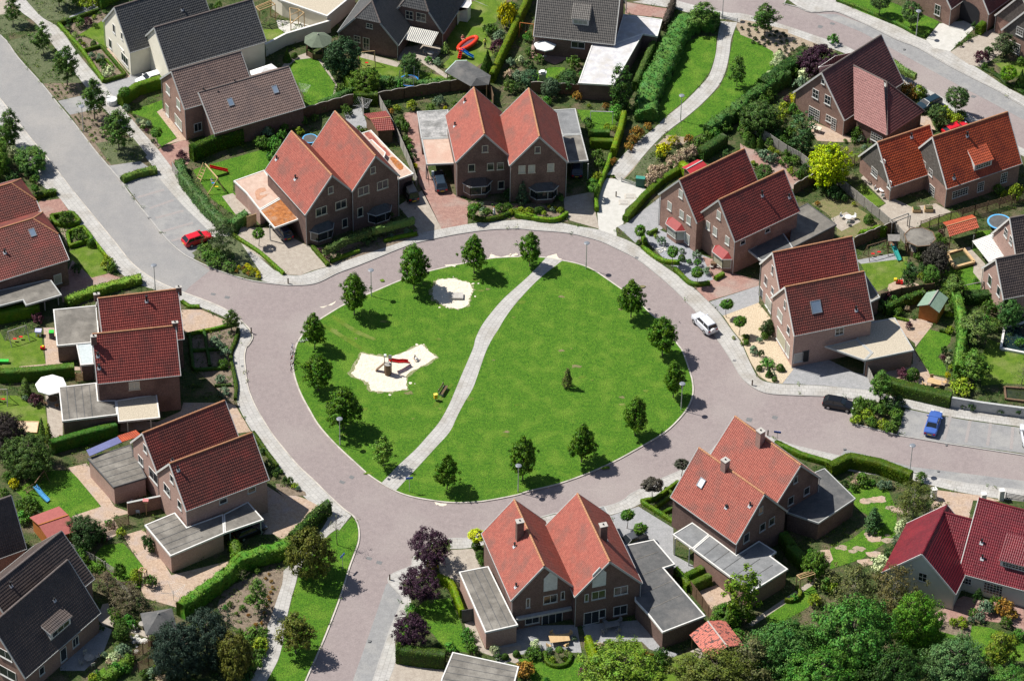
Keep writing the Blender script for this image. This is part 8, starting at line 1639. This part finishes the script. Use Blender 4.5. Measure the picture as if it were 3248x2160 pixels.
# garden tables, chairs
def tableset(mark, r, label, top=m_gtimber, n=4, rnd=True, ang=0, lab2=None):
    c = V3(mark, .7); e = empty('garden_table', (c.x, c.y, 0), ang); tag(e, label, 'table'); b = MB()
    if rnd: b.lathe((0, 0, .72), [(0.01, .03), (r, .03), (r, 0), (0.01, 0)], 18)
    else: b.box(-r*1.5, r*1.5, -r*.8, r*.8, .7, .74)
    b.build('table_top', top, e); b = MB(); b.tube((0, 0, 0), (0, 0, .7), .05) if rnd else [b.box(x-.03, x+.03, y-.03, y+.03, 0, .7) for x in (-r*1.3, r*1.3) for y in (-r*.6, r*.6)]; b.build('table_legs', m_gtrim, e)
    for i in range(n):
        t = 2*math.pi*i/n+.5+ang; d = r+.45; d = d*(1.3 if not rnd and abs(math.cos(t-ang)) > .6 else 1); ch = empty('garden_chair', (c.x+d*math.cos(t), c.y+d*math.sin(t), 0), t+math.pi/2); tag(ch, 'garden chair at the '+(lab2 or 'table'), 'chair', 'garden chairs round tables', auto=True)
        b = MB(); b.box(-.23, .23, -.23, .23, .42, .46); b.build('seat', top, ch); b = MB(); b.box(-.23, .23, -.25, -.2, .46, .9); b.build('backrest', top, ch)
        for x in (-.2, .2):
            for y in (-.2, .2): b = MB(); b.tube((x, y, 0), (x, y, .42), .018, n=5); b.build('leg', m_gtrim, ch)
tableset("02 440,590", .6, 'dark round garden table under the big white parasol', m_dtimber, 4, lab2='round table under the big parasol'); tableset("02 1150,1465", .5, 'pale blue round table behind the arched back door', simple('pale_blue_top', (.45, .5, .62), .5), 3, lab2='pale blue round table'); tableset("03 738,1370", .6, 'brownish round table on the shaded corner patio', m_gtimber, 4, lab2='round table on the shaded patio')
tableset("23 455,1210", .8, 'long timber garden table behind the southern pair', m_timber, 4, False, .2, 'long timber table'); tableset("23 890,1095", .6, 'glass topped table in the deep shade of the southern pair', m_felt2, 4, False, .3, 'glass topped table in the shade'); tableset("31 895,440", .5, 'small white garden table on the grey slab patio', m_whp, 3, lab2='small white table on the slab patio')
tableset("32 1610,445", .6, 'timber table on the peach coloured patio', m_timber, 4, False, -.3, 'table on the peach patio'); tableset("31 1180,215", .5, 'white table beside the orange roofed house', m_whp, 3, lab2='table by the orange roofed house'); tableset("20 600,440", .5, 'shaded table on the patio of the silver roofed house', m_gtimber, 3, lab2='shaded table by the silver roof'); tableset("10 1480,440", .5, 'garden table beside the striped awning', m_gtimber, 3, lab2='table by the striped awning'); tableset("03 1180,1090", .45, 'small table beside the black hipped gazebo', m_gtimber, 2, lab2='table by the hipped gazebo')
tableset("30 630,1060", .5, 'cream table on the patio of the cross shaped house', m_cream, 0, False, -.4)
# ponds
o, e = thing('raised_pond', "31 1825,780", 'square garden pond with a wide timber rim', 'pond'); q = R(o, ("31 1715,745", .35), ("31 1775,860", .35), ("31 1940,815", .35), ("31 1850,705", .35)); b = MB()
for i in range(4): b.bar(q[i], q[(i+1) % 4], .35, .35)
b.build('timber_rim', m_timber, e); b = MB(); b.prism([p*1.0 for p in q], .0, .28); b.build('water', M('pond_water', (.02, .028, .012), (.04, .05, .02), sc=2, rough=.1, spec=.6), e)
o, e = thing('garden_pond', "31 2270,1400", 'large dark pond with a white edging at the right', 'pond'); q = R(o, ("31 2190,1350", .2), ("31 2160,1530", .2), ("31 2420,1580", .2), ("31 2430,1300", .2)); b = MB()
for i in range(4): b.bar(q[i], q[(i+1) % 4], .3, .3)
b.build('edging', m_trim, e); b = MB(); b.prism(q, 0, .14); b.build('water', M('dark_pond_water', (.008, .02, .025), (.015, .03, .03), sc=2, rough=.08, spec=.6), e)
o, e = thing('garden_pond', "32 2280,560", 'dark sunken pond behind the grey stone wall', 'pond'); q = R(o, ("32 2190,490", .2), ("32 2200,590", .2), ("32 2450,620", .2), ("32 2450,510", .2)); b = MB()
for i in range(4): b.bar(q[i], q[(i+1) % 4], .25, .3)
b.build('edging', m_dtimber, e); b = MB(); b.prism(q, 0, .1); b.build('water', MC['pond_water'], e)
# trained trees on stems
for i, (s, lb) in enumerate((("11 600,735 780,640 980,570", 'row of trained trees with a flat leafy screen, left'), ("11 985,560 1150,520 1340,470", 'row of trained trees with a flat leafy screen, right'), ("30 1270,520 1370,600 1455,640", 'row of trained trees beside the northern pavement'))):
    pts = P(s, 1.6); hd = hedge(s, .7, 1.0, (.085, .13, .04), lb, 'trained_trees', loose=.3, z=1.15, pts=pts); a = hd.location
    for k in range(4): c = smooth(P(s, 1.6), 4)[min(8, 1+k*2)]; b = MB(); b.tube((c.x-a.x, c.y-a.y, 0), (c.x-a.x, c.y-a.y, 1.6), .045, n=6); b.build('trunk', m_bark, hd)
# arches, pergolas, timber frames
def frame(marks, H, mat, label, name='pergola', cat='pergola', slats=4):
    q = [V3(m_, H) for m_ in marks]; c = sum(q, Vector())/4; o = Vector((c.x, c.y, 0)); e = empty(name, o); tag(e, label, cat); q = [p-o for p in q]
    for p_ in q: b = MB(); b.box(p_.x-.06, p_.x+.06, p_.y-.06, p_.y+.06, 0, H); b.build('post', mat, e)
    for i in range(4): b = MB(); b.bar(q[i], q[(i+1) % 4], .08, .14); b.build('beam', mat, e)
    for k in range(slats): t = (k+1)/(slats+1); b = MB(); b.bar(q[0].lerp(q[1], t)+Vector((0, 0, .12)), q[3].lerp(q[2], t)+Vector((0, 0, .12)), .05, .1); b.build('slat', mat, e)
frame(("10 30,60", "10 60,90", "10 190,40", "10 150,10"), 2.8, m_timber, 'raw timber scaffolding frame beside the cream garage', 'timber_frame', 'timber frame', 2); frame(("10 310,70", "10 320,200", "10 430,110", "10 380,80"), 2.6, m_timber, 'second raw timber frame against the cream wall', 'timber_frame', 'timber frame', 1)
frame(("03 1150,650", "03 1200,670", "03 1215,640", "03 1170,625"), 2.2, m_timber, 'small arched pergola with a climbing plant', 'pergola', 'pergola', 2); frame(("31 1240,470", "31 1395,410", "31 1410,430", "31 1260,490"), 2.2, m_gtimber, 'grey timber swing seat frame on the pale terrace', 'timber_frame', 'timber frame', 0); frame(("33 470,690", "33 500,720", "33 620,680", "33 590,650"), 2.2, m_timber, 'planted archway at the end of the lawn', 'pergola', 'pergola', 2)
# assorted small things
def small(name, mark, label, cat, parts):
    c = V3(mark); e = empty(name, c); tag(e, label, cat)
    for nm, mt, bx in parts:
        b = MB(); 
        for x in bx: (b.box(*x) if len(x) == 6 else b.lathe(x[0], x[1], 12))
        b.build(nm, mt, e)
small('garden_statue', "11 2005,425", 'white garden statue in the flower bed', 'statue', (('plinth', m_gtrim, [(-.2, .2, -.2, .2, 0, .35)]), ('figure', m_whp, [((0, 0, .35), [(.18, 0), (.12, .3), (.16, .55), (.07, .75), (.1, .85), (.0, .97)])]), ('head', m_otimber, [((0, 0, 1.25), [(.0, 0), (.1, .08), (.1, .16), (0, .24)])])))
small('wooden_cart', "21 1745,850", 'old wooden cart standing before the right bay window', 'cart', (('bed', m_dtimber, [(-.6, .6, -.3, .3, .45, .7)]), ('wheel', m_gtimber, [((-.5, -.35, .3), [(.3, 0), (.3, .05), (.05, .05)]), ((.5, -.35, .3), [(.3, 0), (.3, .05), (.05, .05)])]), ('handle', m_dtimber, [(.6, 1.2, -.03, .03, .5, .55)])))
small('plastic_playhouse', "01 320,1420", 'white toy playhouse with a blue lid on the upper western lawn', 'toy', (('body', m_whp, [(-.35, .35, -.3, .3, 0, .7)]), ('roof', simple('lilac_plastic', (.5, .5, .8), .5), [(-.42, .42, -.36, .36, .7, .85)]), ('door', m_yel, [(-.12, .12, -.33, -.29, .05, .4)])))
small('toy_car', "01 355,1535", 'red and yellow ride-on toy at the lawn edge', 'toy', (('body', m_redp, [(-.3, .3, -.2, .2, .1, .4)]), ('seat', m_yel, [(-.1, .15, -.15, .15, .4, .55)])))
small('wheelie_bin', "01 430,1440", 'grey wheeled bin with a green lid beside the garage', 'bin', (('body', m_feltb, [(-.3, .3, -.3, .3, 0, 1.0)]), ('lid', m_grn, [(-.33, .33, -.33, .33, 1.0, 1.08)])))
small('toy_slide', "02 35,290", 'small green toy slide at the left edge', 'slide', (('slide', m_grn, [(-.9, .6, -.25, .25, .25, .45), (-1.3, -.9, -.25, .25, 0, .8)]), ('handle', m_redp, [(-.95, -.88, -.3, .3, .45, .95)])))
small('sand_box', "02 225,830", 'pale wooden sand box on the western lawn', 'sand box', (('boards', m_timber, [(-1.4, 1.4, -1.1, -1.0, 0, .25), (-1.4, 1.4, 1.0, 1.1, 0, .25), (-1.4, -1.3, -1, 1, 0, .25), (1.3, 1.4, -1, 1, 0, .25)]), ('cover', simple('pale_boards', (.66, .5, .34), .8), [(-1.3, 1.3, -1, 1, 0, .2)])))
small('toy_tractor', "31 1315,990", 'red and yellow toy tractor on the round brick patio', 'toy', (('body', m_redp, [(-.4, .5, -.2, .2, .15, .5)]), ('canopy', m_yel, [(-.7, -.3, -.15, .25, .4, .75)]), ('wheel', m_redp, [(.2, .5, -.35, -.22, 0, .35), (.2, .5, .22, .35, 0, .35)])))
small('garden_bag', "00 930,860", 'large white building bag on the paving beside the ball tree', 'bag', (('sack', m_whp, [((0, 0, 0), [(.75, 0), (.8, .5), (.72, .8), (.0, .88)])]), ('rim', m_whp, [(-.8, -.3, .2, .5, .7, 1.0)])))
small('birdhouse', "02 1215,1550", 'small bird house with a pink roof on the brick garden wall', 'bird house', (('house', m_timber, [(-.25, .25, -.2, .2, 2.1, 2.4)]), ('roof', simple('pink_roof', (.55, .2, .2), .7), [(-.35, .35, -.28, .28, 2.4, 2.5)]), ('post', m_timber, [(-.04, .04, -.04, .04, 0, 2.1)])))
small('planter', "31 1460,395", 'left square timber planter on the pale terrace', 'planter', (('box', m_timber, [(-.55, .55, -.4, .4, 0, .5)]), ('plants', MC['ground_cover'], [(-.48, .48, -.34, .34, .5, .62)]))); small('planter', "31 1560,390", 'right square timber planter on the pale terrace', 'planter', (('box', m_timber, [(-.6, .6, -.45, .45, 0, .55)]), ('plants', MC['ground_cover'], [(-.5, .5, -.38, .38, .55, .7)])))
small('playhouse', "20 315,660", 'little cream playhouse with a pale roof on the north lawn', 'playhouse', (('walls', m_cream, [(-.5, .5, -.4, .4, 0, 1.1)]), ('roof', m_whp, [(-.55, .55, -.3, .3, 1.1, 1.3), (-.3, .3, -.3, .3, 1.3, 1.5)])))
for mk, l_ in (("21 1040,272", 'upper concrete hatch on the pale paving'), ("21 992,322", 'lower concrete hatch on the pale paving')): small('concrete_hatch', mk, l_, 'hatch', (('cover', m_gutter, [(-.55, .55, -.4, .4, 0, .09)]), ('collar', m_kerb, [(-.75, .75, -.58, .58, 0, .05)])))
small('concrete_slab', "11 1700,1105", 'pale tilted concrete slab on the round sand patch', 'slab', (('slab', m_gutter, [(-.8, .8, -.6, .6, .12, .34)]), ('foot', m_kerbg, [(-.7, .7, -.45, .45, 0, .12)])))
rs9 = random.Random(9)
for k in range(26): c = V3("03 %d,%d" % (rs9.gauss(1150, 42), rs9.gauss(1232, 30))); r_ = rs9.uniform(.14, .34); b = MB(); b.lathe((0, 0, 0), [(r_, 0), (r_*1.05, r_*.4), (r_*.7, r_*.9), (0, r_)], 7); o = b.build('white_stone', m_white, None, c, rs9.uniform(0, 6)); tag(o, 'whitish boulder in the heap by the hipped gazebo', 'stone', 'white boulders by the gazebo', auto=False)
for k, (mk, sc_) in enumerate((("21 1265,710", 1), ("21 1300,730", 1), ("21 1330,712", 1), ("21 1280,725", 1), ("21 1315,700", .8))): b = MB(); b.box(-.35, .35, -.12, .12, 0, .1); o = b.build('white_stone_bar', m_white, None, V3(mk), k*.9); tag(o, 'white stone bar laid on the grey gravel', 'stone', 'white stone bars on the grey gravel')
# ================================================================ low planting on the bare garden ground (uncountable)
def pip(px, py, poly):
    ins = np.zeros(len(px), bool); n = len(poly); j = n-1
    for i in range(n):
        xi, yi, xj, yj = poly[i][0], poly[i][1], poly[j][0], poly[j][1]
        if abs(yj-yi) > 1e-9: ins ^= ((yi > py) != (yj > py)) & (px < (xj-xi)*(py-yi)/(yj-yi)+xi)
        j = i
    return ins
rsf = np.random.default_rng(77); nf_ = 30000
xs = rsf.uniform(-85, 85, nf_); ys = rsf.uniform(-75, 100, nf_); keep = np.zeros(nf_, bool)
for pl in BLOCKS: keep |= pip(xs, ys, pl)
for pl in SOLID:
    keep &= ~pip(xs, ys, pl)
xs, ys = xs[keep], ys[keep]; k_ = (np.sin(xs*.55+1)+np.sin(ys*.63)+np.sin((xs+ys)*.31)+rsf.normal(0, .7, len(xs)))
for i, (lo, hi, col, hh) in enumerate(((-9, -.6, (.028, .06, .012), .45), (-.6, .7, (.05, .09, .016), .35), (.7, 1.5, (.08, .125, .022), .3), (1.5, 9, (.10, .12, .05), .35))):
    s_ = (k_ > lo) & (k_ <= hi); X_, Y_ = xs[s_], ys[s_]; m_ = len(X_); nl = 15
    h_ = rsf.uniform(.08, hh, m_)**1; C = np.stack([np.repeat(X_, nl)+rsf.normal(0, .2, m_*nl), np.repeat(Y_, nl)+rsf.normal(0, .2, m_*nl), np.abs(np.repeat(h_, nl)*rsf.random(m_*nl))+.03], 1)
    N_ = np.tile(np.array([0, 0, 1.0]), (m_*nl, 1)); me = leafmesh('low_planting', C, N_, .17, rsf, jit=.7); o = obj('low_planting', me); o.color = (*col, 1); o['kind'] = 'stuff'
# ================================================================ wording of repeated things
LM = [(p, V3(m_)) for p, m_ in (("the white car", "00 1200,680"), ("the cream house", "00 1000,400"), ("the rose bed", "00 850,560"), ("the garden bag", "00 930,860"), ("the brown roofed house", "00 1500,1100"), ("the first grey road lamp", "00 692,1093"), ("the top left corner", "00 200,100"), ("the left edge", "00 60,1300"), ("the swing set", "01 1700,200"), ("the red parked car", "01 1640,700"), ("the hexagon hedges", "01 600,560"), ("the yellow verge bed", "01 2060,900"), ("the mottled drive", "01 1700,1350"), ("the toy playhouse", "01 320,1430"), ("the shaded front garden", "02 1800,300"), ("the big parasol", "02 420,560"), ("the sand box", "02 225,850"), ("the pale blue slide", "02 330,1420"), ("the cone conifers", "02 400,950"), ("the southwest gable", "12 150,1200"), ("the red felt shed", "03 450,330"), ("the slatted fence", "03 900,340"), ("the small rail fence", "03 850,620"), ("the arched pergola", "03 1180,740"), ("the boulder heap", "03 1150,1230"), ("the hipped gazebo", "03 1300,1150"), ("the corner patio", "03 740,1400"), ("the south path bed", "03 2000,900"), ("the south path", "03 2150,1300"), ("the bottom edge left", "03 1200,1500"),
    ("the summerhouse", "10 560,440"), ("the curved lawn", "10 500,700"), ("the blue trampoline", "10 1300,760"), ("the rope swing", "10 950,500"), ("the striped awning", "10 1480,460"), ("the toy slide", "10 1780,500"), ("the golden bush", "10 2060,160"), ("the dark garden shelter", "10 1780,730"), ("the wavy fence", "10 1400,860"), ("the narrow stained roof", "10 1270,1150"), ("the left wavy fence", "10 250,1080"), ("the rust stained roof", "11 200,600"), ("the left trained trees", "11 780,680"), ("the right trained trees", "11 1180,560"), ("the garden statue", "11 2005,425"), ("the blue spruce", "11 2240,400"),
    ("the octagonal parasol", "20 330,480"), ("the silver roof", "20 620,560"), ("the football goal", "20 800,1000"), ("the laurel hedge", "20 1300,700"), ("the bronze bushes", "20 1080,1180"), ("the path end bed", "20 2150,300"), ("the path lamp", "20 1459,1003"), ("the yellow shrubs", "20 1350,1260"), ("the utility box", "21 1125,185"), ("the white hedge bushes", "20 2280,560"), ("the grey gravel", "21 1290,700"), ("the wooden cart", "21 1700,860"), ("the right bay window", "21 330,340"), ("the narrow path hedge", "21 760,200"), ("the gravel garden", "22 2130,300"), ("the red brick patio", "30 150,1300"),
    ("the cross shaped house", "30 700,1100"), ("the golden tree", "30 725,1450"), ("the north road bed", "30 300,330"), ("the ball trees", "30 1700,1000"), ("the arched passage", "30 1900,250"), ("the far corner house", "30 2200,520"), ("the orange roofed house", "31 1700,350"), ("the play tower", "31 1260,780"), ("the raised pond", "31 1825,850"), ("the round brick patio", "31 1350,1000"), ("the green roofed shed", "31 1560,1230"), ("the long swing beam", "31 1900,1080"), ("the dark pond", "31 2200,1450"), ("the slab patio", "31 880,450"), ("the willow island", "32 1150,720"), ("the peach patio", "32 1500,400"), ("the stone wall", "32 2000,680"), ("the road bend hedge", "32 1050,1250"), ("the stepping stones", "33 1100,400"), ("the maroon house", "33 1900,950"), ("the corner wood", "33 900,1200"), ("the bottom right corner", "33 2200,1300"), ("the lawn archway", "33 600,750"), ("the tiled shed", "23 1600,1250"), ("the horseshoe hedge", "23 430,1380"), ("the lime green hedge", "23 720,1350"), ("the grey flat roof", "23 1850,1050"), ("the corner front garden", "23 1280,120"), ("the purple trees", "13 1400,1000"), ("the left south garage", "13 2050,1280"), ("the south yellow tree", "13 1868,470"))]
_n = 'second third fourth fifth sixth seventh eighth ninth tenth eleventh twelfth thirteenth fourteenth fifteenth sixteenth seventeenth eighteenth nineteenth twentieth'.split()
ORD = ['leftmost']+[n+' from left' for n in _n]
from collections import defaultdict
bpy.context.view_layer.update()
def regroup(): 
    d = defaultdict(list)
    for o, au in THINGS: d[o['label']].append(o)
    return d
for lb, os_ in regroup().items():
    if len(os_) > 6 or len(lb.split()) < 4:
        for o in os_:
            n = min(LM, key=lambda l: (l[1]-Vector((o.location.x, o.location.y, 0))).length)
            if n[0] not in lb: o['label'] = lb+' near '+n[0]
for lb, os_ in regroup().items():
    if len(os_) > 1:
        os_.sort(key=lambda o: PX(o.location)[0])
        for i, o in enumerate(os_):
            o['label'] = lb+', '+('rightmost' if i == len(os_)-1 else ORD[i] if i < 14 else ORD[len(os_)-1-i].replace('left', 'right'))
            if 'group' not in o: o['group'] = lb.split(' near ')[0]+'s'
